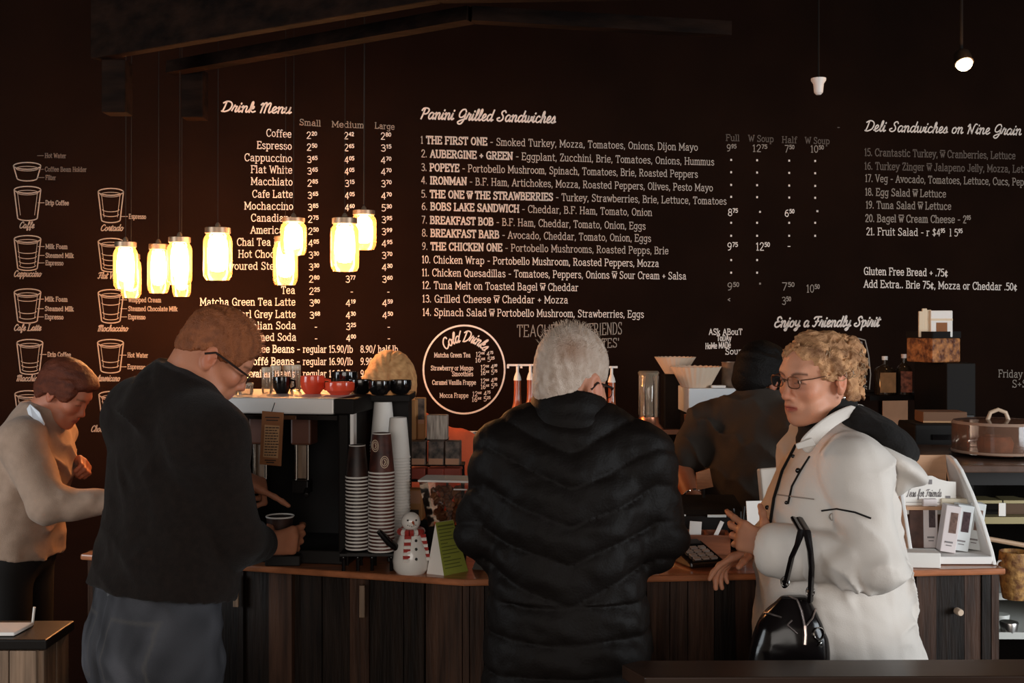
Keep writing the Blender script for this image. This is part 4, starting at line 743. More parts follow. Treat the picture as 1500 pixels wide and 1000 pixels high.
q = W(1311, 612, 5.85); m = MB(); m.box((0, 0, 0), (.145, .006, .185)); m2 = m.build('brown_poster', mat('brown_poster_paper', (.36, .18, .095), .8, noise=.3, nscale=6), loc=q); m2.rotation_euler = (0, 0, R(10)); tag(m2, 'brown paper notice under the bottle shelf', 'notice')
m2.location.y = WD0+WT*q.x-.008; m2.location.x = (1311-750)/F*m2.location.y; m2.location.z = ZC-(612-HOR)/F*m2.location.y
CTZ = W(0, 531, 5.25).z; x0, x1 = W(1338, 0, 5.62).x, W(1428, 0, 5.2).x
cab = thing('dark_cabinet', ((x0+x1)/2, 5.40, 0), 'tall black cabinet with the wicker basket on top', 'cabinet'); m = MB(); m.box((0, 0, CTZ/2), (x1-x0, .42, CTZ)); m.build('body', 'matte_black', cab, bevel=.004)
m = MB(); m.box((0, -.215, CTZ*.45), ((x1-x0)*.86, .012, CTZ*.8)); m.build('door', 'black', cab, bevel=.003)
# wicker basket with a black crate and cards
M['wicker'] = mat('woven_wicker', (.52, .20, .06), .55, noise=.85, nscale=42, col2=(.09, .022, .008), bump=.5, bscale=60)
p = W(1379, 531, 5.22); bk = thing('wicker_basket', (p.x, 5.32, CTZ+.001), 'square patterned wicker basket on top of the dark cabinet', 'basket', rz=R(24))
m = MB(); m.box((0, 0, .055), (.165, .165, .11)); m.build('basket', 'wicker', bk, bevel=.006)
m = MB(); 
for x in (-.082, .082): m.box((x, 0, .125), (.006, .165, .03))
for y in (-.082, .082): m.box((0, y, .125), (.165, .006, .03))
m.build('rim', 'matte_black', bk)
for i, (px, y0, y1, wd, lab) in enumerate(((1349, 464, 488, 7, 'leftmost narrow cream packet in the basket'), (1354, 460, 488, 7, 'second narrow cream packet in the basket'), (1360, 462, 488, 8, 'third narrow cream packet in the basket'))):
    carton('cream_packet', px, y0, 502, wd, 5.28, .014, mat('cream_packet', (.70, .55, .38), .6) if i == 0 else 'cream_packet', lab, 'packet', 'cream packets in the basket')
    if i == 0: M['cream_packet'] = bpy.data.materials['cream_packet']
for o in [o for o in COL.objects if o.name.startswith('cream_packet') and o.type == 'EMPTY']: o.location.z = CTZ+.115
t = carton('picture_card', 1379, 451, 490, 31, 5.26, .012, 'paper', 'large white card with a brown cupcake picture standing in the basket', 'card', None, [('picture', 'kraft', .12, .55, .5), ('stripe', 'cream_packet', .62, .70, 1.0)]); t.location.z = CTZ+.115
m = MB(); p = W(1407, 504, 5.2); m.ball((0, 0, .0), (.022, .018, .016), 10); m.ball((-.03, 0, .03), (.016, .014, .03), 10); o = m.build('napkin_bow', 'paper', bk, smooth=True); o.parent = bk; o.location = (.075, -.05, .115)
# black appliance, brown carton
p = W(1374, 674, 4.42); ap = thing('black_appliance', (p.x, 4.5, IB), 'black box shaped appliance between the coat and the cake dome', 'appliance'); z = lambda y: W(0, y, 4.4).z-IB
m = MB(); m.box((0, 0, z(621)/2), (.19, .2, z(621))); m.build('body', 'matte_black', ap, bevel=.006); m = MB(); m.box((.02, -.103, z(640)), (.10, .006, .02)); m.build('panel', 'gloss_black', ap)
ap.location.z = 0.0; 
for c in kids(ap): c.location.z = 0
ap.location = (p.x, 4.5, 0); kids(ap)[0].scale = (1, 1, (z(621)+IB)/z(621)); kids(ap)[1].location.z = IB
p = W(1389, 620, 4.42); t = thing('brown_carton', (p.x, 4.5, z(621)+IB+.001), 'flat brown carton on the black appliance', 'box', rz=R(-4)); m = MB(); m.box((0, 0, .021), (.165, .12, .042)); m.build('carton', mat('dull_brown_card', (.16, .075, .038), .8), t, bevel=.003); m = MB(); m.box((0, -.0605, .004), (.165, .002, .006)); m.build('edge', 'kraft_pale', t)
# ---------------------------------------------------------------- display case with shelves at the right edge
dc = thing('display_case', (W(1560, 0, 3.9).x, 3.95, 0), 'dark refrigerated display case at the right edge with open shelves', 'display case'); ox = dc.location.x; zz = lambda y, D=3.75: W(0, y, D).z
xl, xr = W(1405, 0, 3.75).x-ox, W(1650, 0, 3.75).x-ox
m = MB(); m.box(((xl+xr)/2, .05, zz(678)-.012), (xr-xl+.10, .62, .024)); m.build('top_slab', mat('brown_stone_top', (.10, .055, .038), .25, noise=.3, nscale=20), dc, bevel=.004)
m = MB(); m.box(((xl+xr)/2, .33, (zz(682))/2), (xr-xl, .04, zz(682)-.002)); m.box((xl+.06, .10, zz(682)/2), (.03, .46, zz(682)-.002)); m.box((xr, .10, zz(682)/2), (.03, .46, zz(682)-.002)); m.box(((xl+xr)/2, .10, .15), (xr-xl, .46, .30)); m.build('body', 'matte_black', dc)
M['shelf_edge'] = mat('brass_shelf_edge', (.32, .26, .13), .4, metal=.3); M['rail_pale'] = mat('pale_plastic_rail', (.62, .62, .58), .4)  # yellow glow inside the case is put into the shelf colour
for y, mt in ((764, 'shelf_edge'), (876, 'rail_pale'), (934, 'rail_pale')):
    m = MB(); m.box(((xl+xr)/2+.04, .06, zz(y)), (xr-xl-.10, .46, .010)); m.build('shelf', mt, dc); m = MB(); m.box(((xl+xr)/2+.04, -.172, zz(y)), (xr-xl-.10, .006, .022)); m.build('shelf_edge', mt, dc)
for y0, y1 in ((790, 802), (828, 836)): m = MB(); m.tube([Vector((xl+.10, -.19, zz(y0))), Vector((xl+.25, -.19, zz(y1))), Vector((xr-.1, -.19, zz(y1)))], .008, 8); m.build('rail', mat('pale_wood_rail', (.50, .32, .20), .5) if y0 == 790 else bpy.data.materials['pale_wood_rail'], dc, smooth=True)
m = MB(); m.box((xl+.22, -.05, zz(700)), (.40, .20, .06)); m.build('canopy_light', 'black', dc)
tg = MB(); tg.box((0, 0, 0), (.022, .003, .042)); o = tg.build('price_tag', 'paper', loc=W(1468, 746, 3.74)); tag(o, 'upright white price tag on the brass edged shelf', 'price tag')
rr = random.Random(8)
for i, (px, lab) in enumerate(((1448, 'dark chocolate cake slice left of the white price tag'), (1490, 'cake slice right of the white price tag'))):
    q = W(px, 760, 3.86); t = thing('cake_slice', (q.x, 3.9, zz(764)+.006), lab, 'cake', 'cake slices in the case'); m = MB(); m.prism([(-.05, -.04, 0), (.05, -.04, 0), (.03, .06, 0), (-.03, .06, 0)], (0, 0, .035)); m.build('sponge', 'gloss_black' if i == 0 else mat('dark_sponge', (.09, .045, .02), .7), t); m = MB(); m.prism([(-.05, -.04, .036), (.05, -.04, .036), (.03, .06, .036), (-.03, .06, .036)], (0, 0, .010)); m.build('icing', 'shelf_edge', t)
for i, (px, y, lab) in enumerate(((1484, 900, 'pale wrapped tub on the upper lower shelf'), (1478, 914, 'small silver tub at the front of the lower shelf'), (1476, 950, 'white folded card on the lowest shelf'))):
    q = W(px, y+24 if i < 2 else 965, 3.80); base = zz(934)+.006 if i < 2 else zz(990)
    if i == 2: m = MB(); m.prism([(-.012, 0, 0), (.012, 0, 0), (.0, 0, .085)], (0, .004, 0)); o = m.build('folded_card', 'paper', loc=(q.x, 3.765, .301)); o.scale = (1, 1, 3.2); tag(o, lab, 'card'); continue
    m = MB(); m.lathe([(0, 0), (.025, 0), (.03, .03), (.028, .034), (0, .034)], seg=16); o = m.build('tub', 'steel' if i else 'rail_pale', smooth=True, loc=(q.x, 3.80+.10*(1-i), base)); tag(o, lab, 'tub', 'tubs in the case')
p = W(1495, 858, 3.66); m = MB(); m.lathe([(0, 0), (.038, 0), (.046, .05), (.05, .12), (.047, .15), (.044, .15), (.042, .02), (0, .02)], seg=20)
hb = thing('golden_basket', (p.x, 3.70, zz(876)+.012), 'golden woven basket cut off by the right edge', 'basket'); m.build('basket', mat('golden_weave', (.55, .29, .085), .6, noise=.8, nscale=50, col2=(.16, .06, .02), bump=.5, bscale=70), hb, smooth=True)
m = MB(); m.tube([(-.05+.012*math.cos(2*math.pi*k/12), -.01, .11+.012*math.sin(2*math.pi*k/12)) for k in range(13)], .003, 6); m.build('ring_handle', 'paper', hb, smooth=True)
# cake stand and dome on the case
CT = zz(678)+.001; p = W(1462, 676, 3.98)
cs = thing('cake_stand', (p.x, 3.98, CT), 'dark cake plate under the clear dome', 'plate'); m = MB(); m.lathe([(0, 0), (.10, 0), (.155, .006), (.160, .010), (0, .010)], seg=36); m.build('plate', 'gloss_black', cs, smooth=True)
ck = thing('cake', (p.x-.01, 3.98, CT+.011), 'small brown cake under the clear dome', 'cake'); m = MB(); m.lathe([(.03, 0), (.055, 0), (.06, .03), (.05, .052), (.03, .055), (.025, .03)], seg=24); m.build('sponge', mat('brown_cake', (.30, .085, .03), .6, noise=.5, nscale=30), ck, smooth=True)
dm = thing('cake_dome', (p.x, 3.98, CT+.011), 'clear plastic cake dome with a handle on the display case', 'dome'); hh = zz(615, 3.98)-CT-.011
m = MB(); m.lathe([(.150, 0), (.150, hh*.9), (.143, hh*.98), (.10, hh), (0, hh+.004)], seg=40, cap=False); m.build('cover', 'dome_plastic', dm, smooth=True)
m = MB(); m.lathe([(.152, 0), (.153, .004), (.150, .008)], seg=40, cap=False); m.lathe([(.1515, hh*.9), (.146, hh*.985), (.144, hh*.985)], seg=40, cap=False); m.build('rim', mat('clouded_rim', (.34, .22, .16), .3), dm, smooth=True)
m = MB(); m.tube([(-.036, 0, hh), (-.026, 0, hh+.026), (0, 0, hh+.036), (.026, 0, hh+.026), (.036, 0, hh)], .007, 10); m.build('handle', mat('beige_handle', (.55, .40, .28), .3), dm, smooth=True)
# ---------------------------------------------------------------- tea rack on the counter
rk = thing('tea_rack', (0, 0, 0), 'pale wooden counter rack with white curved sides full of tea boxes', 'display rack')
rx0, rx1 = W(1318, 0, 3.42).x, W(1452, 0, 3.38).x; z = lambda y, D=3.40: W(0, y, D).z; rk.location = ((rx0+rx1)/2, 3.44, CZ+.001); ox, oy = rk.location.x, 3.44
bz = CZ+.001; top = z(674)-bz; hw = (rx1-rx0)/2
side = [(0, -.115, 0), (0, .13, 0), (0, .13, top*.99), (0, .09, top), (0, .055, top*.975), (0, .02, top*.88), (0, -.02, top*.66), (0, -.06, top*.40), (0, -.10, top*.12)]
for sx in (-1, 1):
    lean = -.085 if sx > 0 else 0
    m = MB(); m.prism([(sx*hw-(.006 if sx > 0 else -.0)+lean*(p[2]/top)**1.6*.62, p[1], p[2]) for p in side], (-.012*sx, 0, 0)); m.build('side_panel', 'white', rk, bevel=.003)
m = MB(); m.box((-.025, .115, top/2), (2*hw-.085, .012, top-.004)); m.build('back_panel', 'rack_wood', rk)
m = MB(); m.box((0, .0, .012), (2*hw-.03, .22, .022)); m.build('base_tray', 'white', rk, bevel=.003)
m = MB(); m.box((-.02, .05, top*.50), (2*hw-.085, .12, .010)); m.build('step', 'rack_wood', rk)
sg = thing('rack_sign', W(1368, 756, 3.42), 'white sign reading Teas for Friends on the wooden rack', 'sign'); sg.location.y = 3.455
sc_ = 3.42/F; m = MB(); m.prism([(x*sc_, 0, y*sc_) for x, y in ((-38, 0), (39, 0), (39, 48), (26, 49), (14, 52), (4, 57), (-8, 57), (-16, 52), (-26, 46), (-38, 44))], (0, .003, 0)); m.build('board', 'paper', sg)
m = MB(); st, adv = layout('Teas for Friends', SCRIPT); k = 52*sc_/adv
for s_ in st: ribbon(m, [Vector((-35*sc_+(q[0]+.28*q[1])*k, -.0008, 26*sc_+q[1]*11*sc_/7)) for q in s_], .0020, Vector((0, -1, 0)))
for y, x0_, x1_ in ((18, -35, 18), (12, -35, 4)): ribbon(m, [Vector((x0_*sc_, -.0008, y*sc_)), Vector((x1_*sc_, -.0008, y*sc_))], .0012, Vector((0, -1, 0)))
m.box((1*sc_, -.001, 48*sc_), (5*sc_, .001, 7*sc_)); m.box((27*sc_, -.001, 23*sc_), (7*sc_, .0008, 9*sc_)); m.build('print', mat('grey_print', (.22, .20, .20), .8), sg)
def teabox(px, y0, y1, wd, D, body, win, label, rot=0, yaw=0, win_z=(.42, .86), wx=.1):
    p = W(px, y1, D); ww = wd/F*D; hh = (y1-y0)/F*D; t = thing('tea_box', p, label, 'tea box', 'tea boxes in the rack', rz=R(yaw)); t.rotation_euler = (0, R(rot), R(yaw))
    m = MB(); m.box((0, 0, hh/2), (ww, .045, hh)); m.build('box', body, t, bevel=.002)
    m = MB(); m.box((ww*wx, -.0232, hh*(win_z[0]+win_z[1])/2), (ww*.46, .001, hh*(win_z[1]-win_z[0]))); m.build('window', win, t)
    m = MB(); m.box((-ww*.02, -.0235, hh*.22), (ww*.5, .0008, hh*.035)); m.box((.0, -.0235, hh*.15), (ww*.36, .0008, hh*.02)); m.build('print', 'grey_print', t); return t
M['grey_print'] = bpy.data.materials['grey_print']; M['tea1'] = mat('pinkish_white_carton', (.72, .64, .63), .6); M['tea2'] = mat('cool_white_carton', (.66, .68, .68), .6); M['win'] = mat('dark_tea_window', (.10, .06, .065), .3, noise=.7, nscale=60)
M['win2'] = mat('brown_tea_window', (.25, .15, .12), .3, noise=.6, nscale=60)
teabox(1361, 751, 822, 20, 3.46, 'tea1', 'win', 'pinkish tea box with dark window, leftmost of the white boxes', -1, -5)
teabox(1385, 758, 826, 22, 3.395, 'tea1', 'win2', 'pinkish tea box leaning right with a brown window', 8, -5); teabox(1403, 757, 824, 23, 3.415, 'tea2', 'win', 'cool white tea box in the middle of the leaning row', 8, -5); teabox(1421, 754, 822, 22, 3.435, 'tea2', 'win2', 'cool white tea box at the right end of the leaning row', 8, -5)
t = carton('brown_book_box', 1341, 750, 806, 22, 3.47, .05, mat('dark_brown_carton', (.11, .045, .03), .5, noise=.5, nscale=30), 'dark brown slim box left of the white tea boxes', 'box'); t.location.z = bz+.024
t = carton('flat_tin', 1396, 741, 751, 40, 3.47, .05, mat('cream_tin', (.66, .58, .45), .4), 'flat cream tin lying above the leaning tea boxes', 'tin'); t.location.z = bz+top*.50+.006
wb = carton('white_box', 1343, 810, 832, 54, 3.335, .07, 'paper', 'low white box with a small dark label at the front of the rack', 'box', None, []); wb.location = (wb.location.x, 3.32, CZ+.001); m = MB(); m.box((-.047, -.0358, .028), (.016, .001, .018)); m.build('label', 'grey_print', wb)
for o in COL.objects:
    if o.get('category') == 'tea box': o.location.z = bz+.027
# ---------------------------------------------------------------- till area between the two customers
p = oncounter(1030, 838); kp = thing('payment_terminal', (p.x, 3.36, CZ+.001), 'black card payment terminal with pale keys on the counter', 'card terminal', rz=R(18))
m = MB(); m.prism([(-.055, -.075, 0), (-.055, .075, 0), (-.055, .075, .050), (-.055, -.075, .018)], (.11, 0, 0)); m.build('body', 'gloss_black', kp, bevel=.006)
for i in range(4):
    for j in range(3): y = -.058+i*.024; m = MB(); m.box((-.026+j*.026, y, .0215+(y+.075)*.2133), (.019, .015, .005), rot=(R(12), 0, 0)); m.build('key', mat('grey_key', (.36, .33, .32), .5) if (i, j) == (0, 0) else bpy.data.materials['grey_key'], kp)
m = MB(); m.box((0, .052, .0495), (.075, .032, .004), rot=(R(12), 0, 0)); m.build('screen', 'black', kp)
M['box_wood'] = mat('reddish_box_wood', (.30, .095, .04), .45, noise=.5, nscale=6, stretch=(1, 8, 8))
p = W(1036, 815, 3.50); rb = thing('wooden_tray', (p.x, 3.52, CZ+.001), 'open reddish wooden box holding slips of paper behind the terminal', 'box', rz=R(-4)); bw, bd, bh = .128, .09, .058
m = MB(); m.box((0, 0, .004), (bw, bd, .008)); 
for y in (-bd/2, bd/2): m.box((0, y, bh/2), (bw, .008, bh))
for x in (-bw/2, 0, bw/2): m.box((x, 0, bh/2), (.008, bd, bh))
m.build('box', 'box_wood', rb); 
for px, w_, hh, lab, rt in ((1018, .036, .084, 'broad white slip standing in the wooden box', 4), (1049, .012, .088, 'thin white slip leaning in the wooden box', 25), (1005, .012, .05, 'pale slip at the left end of the wooden box', -8)):
    q = W(px, 810, 3.5); m = MB(); m.box((0, 0, hh/2), (w_, .002, hh), rot=(0, R(rt), 0)); o = m.build('paper_slip', 'paper', loc=(q.x, 3.50, CZ+.012)); tag(o, lab, 'paper', 'slips in the wooden box')
p = W(1050, 800, 3.68); cr = thing('cash_register', (p.x-.03, 3.82, IB+.001), 'dark cash register on the staff bench between the two customers', 'cash register'); z = lambda y: W(0, y, 3.70).z-IB-.001
m = MB(); m.box((0, 0, z(756)/2), (.29, .22, z(756))); m.build('drawer', 'black', cr, bevel=.006); m = MB(); m.prism([(-.13, -.10, z(756)), (-.13, .09, z(756)), (-.13, .09, z(738)), (-.13, -.07, z(750))], (.26, 0, 0)); m.build('keyboard', 'matte_black', cr, bevel=.004)
m = MB(); m.box((.035, -.112, z(756)), (.06, .005, .008)); m.box((-.075, -.112, z(755)), (.022, .004, .005)); m.build('trim_strip', 'rail_pale', cr)
p = W(1087, 800, 3.52); m = MB(); 
t = thing('pen_cup', (p.x+.0, 3.56, CZ+.001), 'dark cup of pens beside the hands of the woman in white', 'cup'); m.lathe([(0, 0), (.030, 0), (.033, .06), (.034, .078), (.030, .078), (.029, .01), (0, .01)], seg=18); m.build('cup', 'gloss_black', t, smooth=True)
for dx, dy, hh in ((-.012, 0, .125), (.010, .005, .13), (.0, -.01, .118)): m = MB(); m.tube([(dx*.4, dy, .012), (dx*1.6, dy*1.5, hh)], .004, 8); o = m.build('pen', 'black', smooth=True, loc=t.location); tag(o, 'dark pen standing in the pen cup', 'pen', 'pens in the cup')
p = W(1108, 772, 3.46); m = MB(); m.box((0, 0, .04), (.055, .003, .085), rot=(R(-10), 0, 0)); o = m.build('white_card', 'paper', loc=(p.x, 3.47, CZ+.06)); o.rotation_euler = (0, 0, R(8)); tag(o, 'white printed card standing behind the hand of the woman in white', 'card'); o.location.z = W(0, 774, 3.47).z
m = MB(); m.box((p.x, 3.485, (o.location.z+CZ)/2), (.05, .02, o.location.z-CZ-.001)); tag(m.build('card_block', 'black'), 'black block under the white printed card', 'stand')
p = W(1098, 786, 3.42); m = MB(); m.box((0, 0, .002), (.05, .03, .002), rot=(R(14), R(8), 0)); o = m.build('receipt', 'paper', loc=(p.x+.005, 3.44, W(0, 790, 3.44).z)); tag(o, 'small white receipt by the hand of the woman in white', 'receipt')
p = W(1131, 748, 3.62); mo = thing('till_monitor', (p.x+.01, 3.66, IB+.001), 'pale backed till monitor half hidden by the white coat', 'monitor', rz=R(30)); z = lambda y: W(0, y, 3.64).z-IB-.001
m = MB(); m.box((0, 0, (z(686)+z(750))/2), (.10, .022, z(686)-z(750)), rot=(R(-8), 0, R(0))); m.build('screen_back', mat('beige_monitor_shell', (.52, .44, .37), .5), mo, bevel=.006)
m = MB(); m.tube([(0, .01, 0), (0, .01, z(740))], .016, 10); m.box((0, .01, .008), (.08, .07, .014)); m.build('stand', 'black', mo)
p = W(1036, 718, 3.78); m = MB(); hh = 26/F*3.78; m.prism([(-.024, 0, 0), (.030, 0, .012), (.018, 0, hh+.014), (-.026, 0, hh)], (0, .012, 0)); tz_ = cr.location.z+W(0, 738, 3.70).z-IB
o = m.build('kraft_slip', mat('orange_tan_card', (.50, .20, .085), .6, noise=.3, nscale=20, stretch=(1, 1, 6)), loc=(p.x, 3.84, W(0, 718, 3.84).z)); tag(o, 'orange tan card held up on the register before the dark shirt', 'card')
m = MB(); m.box((p.x, 3.848, (tz_+o.location.z)/2), (.008, .008, o.location.z-tz_+.006)); tag(m.build('thin_stand', 'black'), 'thin dark stem under the orange tan card', 'stand')
# ---------------------------------------------------------------- foreground half wall and plank bin
D0, D1 = 2.50, 2.38; hz = W(0, 967, D0).z
a = W(1040, 0, D0).x; b = W(1640, 0, D0).x; fw = thing('half_wall', (1.0, 2.44, 0), 'low dark half wall with a smooth wooden cap across the lower right', 'partition')
xa, xc = W(912, 0, 2.45).x-1.0, W(945, 0, D1).x-1.0
m = MB(); m.prism([(xa, .03, hz), (xa+.04, .06, hz), (b-1.0, .06, hz+.004), (b-1.0, -.06, hz+.004), (xc, -.06, hz)], (0, 0, -.03)); m.build('cap', mat('smooth_brown_cap', (.030, .014, .008), .3, noise=.3, nscale=4, stretch=(.6, 8, 1)), fw, bevel=.003)
m = MB(); m.box(((xc+.03+b-1.0)/2, 0, (hz-.031)/2), (b-1.0-xc-.03, .09, hz-.031)); m.build('panel', 'wood_dark', fw)
zb = W(0, 934, 2.92).z; xr_ = W(56, 0, 2.92).x; bn = thing('plank_bin', (xr_-.16, 3.0, 0), 'oak plank sided bin with a black top at the lower left corner', 'bin'); bz2 = zb; ox = bn.location.x; xr_ -= ox
m = MB(); x = xr_
for wd in (.070, .085, .08, .08): m.box((x-wd/2, -.08, (bz2-.03)/2), (wd-.003, .02, bz2-.03)); x -= wd
for i in range(2): m.box((xr_+.002, -.035+i*.085, (bz2-.03)/2-.002), (.02, .08, bz2-.034))
xl_ = x; m.build('planks', 'wood_pale', bn, bevel=.002)
m = MB(); m.box(((xr_+xl_)/2+.012, .0, bz2-.014), (xr_-xl_+.028, .19, .026)); m.build('top_frame', 'black', bn, bevel=.004)
m = MB(); m.box(((xr_+xl_)/2-.02, .01, (bz2-.03)/2), (xr_-xl_-.05, .14, bz2-.034)); m.build('liner', 'black', bn)
m = MB(); m.prism([(-.07, -.05, 0), (.052, -.05, 0), (.060, .05, 0), (-.07, .05, 0)], (0, 0, .009)); o = m.build('white_tray', 'paper', bevel=.002, loc=(W(2, 0, 2.98).x, 2.985, bz2+.0005)); tag(o, 'white tray edge on top of the plank bin', 'tray')
p = W(36, 922, 3.0); m = MB(); m.tube([(0, 0, 0), (.005, 0, .046)], .0035, 8); o = m.build('straw', 'paper', smooth=True, loc=(p.x+.002, 3.045, bz2+.001)); tag(o, 'short white straw upright on the plank bin', 'straw')
# ================================================================ smooth surfaces: distance fields meshed by surface nets
A_ = np.array
def unit(v): v = np.asarray(v, float); return v/np.linalg.norm(v)
def smin(a, b, k):
    if k <= 0: return np.minimum(a, b)
    h = np.clip(.5+.5*(b-a)/k, 0, 1); return b*(1-h)+a*h-k*h*(1-h)
def smax(a, b, k): return -smin(-a, -b, k)
class Shape:
    MG = .06
    def __init__(s): s.p = []; s.disp = None
    def _add(s, fn, lo, hi, k, op): s.p.append((fn, np.asarray(lo)-s.MG-k, np.asarray(hi)+s.MG+k, k, op)); return s
    def cone(s, a, b, r1, r2=None, k=.02, op='+'):
        a = np.asarray(a, float); b = np.asarray(b, float); r2 = r1 if r2 is None else r2; ab = b-a; L2 = max(ab @ ab, 1e-9); R_ = max(r1, r2)
        def fn(P):
            t = np.clip((P-a) @ ab/L2, 0, 1); return np.linalg.norm(P-a-t[:, None]*ab, axis=1)-(r1+(r2-r1)*t)
        return s._add(fn, np.minimum(a, b)-R_, np.maximum(a, b)+R_, k, op)
    def chain(s, pts, rs, k=.02):
        for i in range(len(pts)-1): s.cone(pts[i], pts[i+1], rs[i], rs[i+1], k)
        return s
    def ell(s, c, r, M_=None, k=.02, op='+'):
        c = np.asarray(c, float); r = np.broadcast_to(np.asarray(r, float), (3,)); Q = np.eye(3) if M_ is None else np.asarray(M_)
        def fn(P):
            q = (P-c) @ Q; k0 = np.linalg.norm(q/r, axis=1); k1 = np.linalg.norm(q/r**2, axis=1); return k0*(k0-1)/np.maximum(k1, 1e-6)
        m = r.max(); return s._add(fn, c-m, c+m, k, op)
    def loft(s, O, ax, secs, k=.03, op='+', ex=2.4):
        """stacked oval sections (t, cx, cy, half width, half depth) along the third axis of frame ax (columns)"""
        O = np.asarray(O, float); ax = np.asarray(ax, float); S_ = np.array(secs, float); tt = np.linspace(S_[0, 0], S_[-1, 0], 60)
        def cub(col):
            x, y = S_[:, 0], S_[:, col]; m = np.gradient(y, x); i = np.clip(np.searchsorted(x, tt)-1, 0, len(x)-2); hh = x[i+1]-x[i]; u = (tt-x[i])/hh
            return y[i]*(1+2*u)*(1-u)**2+y[i+1]*u*u*(3-2*u)+hh*(m[i]*u*(1-u)**2-m[i+1]*u*u*(1-u))
        C = [cub(i) for i in range(1, 5)]
        def fn(P):
            q = (P-O) @ ax; t = np.clip(q[:, 2], tt[0], tt[-1]); cx, cy, w_, d_ = [np.interp(t, tt, c) for c in C]
            rr = (np.abs((q[:, 0]-cx)/w_)**ex+np.abs((q[:, 1]-cy)/d_)**ex)**(1/ex); d2 = (rr-1)*np.minimum(w_, d_)*.85; dz = np.abs(q[:, 2]-t)
            return np.where(dz > 0, np.sqrt(np.maximum(d2, 0)**2+dz**2)+np.minimum(np.maximum(d2, -.0), 0), d2) if True else d2
        pts = np.array([O+ax @ np.array([cx+sx*w_, cy+sy*d_, t]) for t, cx, cy, w_, d_ in secs for sx in (-1, 1) for sy in (-1, 1)])
        return s._add(fn, pts.min(0), pts.max(0), k, op)
    def fun(s, fn, lo, hi, k=.01, op='+'): return s._add(fn, lo, hi, k, op)
    def __call__(s, P):
        d = np.full(len(P), .5)
        for fn, lo, hi, k, op in s.p:
            m = np.all((P > lo) & (P < hi), axis=1)
            if not m.any(): continue
            v = fn(P[m]); d[m] = smin(d[m], v, k) if op == '+' else smax(d[m], -v, k)
        if s.disp is not None:
            m = np.abs(d) < .06
            if m.any(): d[m] += s.disp(P[m])
        return d
    def bounds(s):
        add = [(lo+s.MG+k, hi-s.MG-k) for fn, lo, hi, k, op in s.p if op == '+']
        return np.min([a for a, b in add], 0)-.03, np.max([b for a, b in add], 0)+.03
def net(f, h, lo=None, hi=None):
    if lo is None: lo, hi = f.bounds()
    B = 8; bs = B*h; nb = np.ceil((hi-lo)/bs).astype(int)
    I = np.stack(np.meshgrid(*[np.arange(n) for n in nb], indexing='ij'), -1).reshape(-1, 3)
    dc = f(lo+(I+.5)*bs); I = I[np.abs(dc) < bs*.87*1.35+.012]
    g = np.stack(np.meshgrid(*[np.arange(B+1)]*3, indexing='ij'), -1).reshape(-1, 3)
    n = len(I); V = np.empty((n, B+1, B+1, B+1))
    for s in range(0, n, 400):
        e = min(s+400, n); P = (lo+((I[s:e, None]*B+g[None])*h)).reshape(-1, 3); V[s:e] = f(P).reshape(-1, B+1, B+1, B+1)
    ins = V < 0
    cor = [(a, b, c) for a in (0, 1) for b in (0, 1) for c in (0, 1)]
    sl = lambda X, a, b, c: X[:, a:a+B, b:b+B, c:c+B]
    cnt = sum(sl(ins, *c).astype(np.int8) for c in cor); act = (cnt > 0) & (cnt < 8)
    bi, ci, cj, ck = np.nonzero(act); G = I[bi]*B+np.stack([ci, cj, ck], 1)
    NX = nb*B+2; key = (G[:, 0]*NX[1]+G[:, 1])*NX[2]+G[:, 2]; order = np.argsort(key); ks = key[order]
    vals = {c: V[bi, ci+c[0], cj+c[1], ck+c[2]] for c in cor}
    acc = np.zeros((len(bi), 3)); num = np.zeros(len(bi))
    for a in cor:
        for x in range(3):
            if a[x] == 0:
                b = list(a); b[x] = 1; b = tuple(b); va, vb = vals[a], vals[b]; m = (va < 0) != (vb < 0); t = va[m]/(va[m]-vb[m])
                p = np.zeros((m.sum(), 3)); p += a; p[:, x] = t; acc[m] += p; num[m] += 1
    verts = lo+(G+acc/num[:, None])*h
    faces = []
    for x in range(3):
        y, z = (x+1) % 3, (x+2) % 3; s0 = [slice(None)]+[slice(0, B)]*3; s1 = list(s0); s1[x+1] = slice(1, B+1)
        A, Bv = ins[tuple(s0)], ins[tuple(s1)]; e = np.nonzero(A != Bv)
        if len(e[0]) == 0: continue
        g0 = I[e[0]]*B+np.stack(e[1:], 1); flip = A[e]
        idx = []; ok = np.ones(len(g0), bool)
        for dy, dz in ((-1, -1), (0, -1), (0, 0), (-1, 0)):
            q = g0.copy(); q[:, y] += dy; q[:, z] += dz; kk = (q[:, 0]*NX[1]+q[:, 1])*NX[2]+q[:, 2]
            pos = np.clip(np.searchsorted(ks, kk), 0, len(ks)-1); ok &= ks[pos] == kk; idx.append(order[pos])
        Q = np.stack(idx, 1)[ok]; fl = flip[ok]; Q[~fl] = Q[~fl][:, ::-1]; faces.append(Q)
    return verts, np.concatenate(faces)
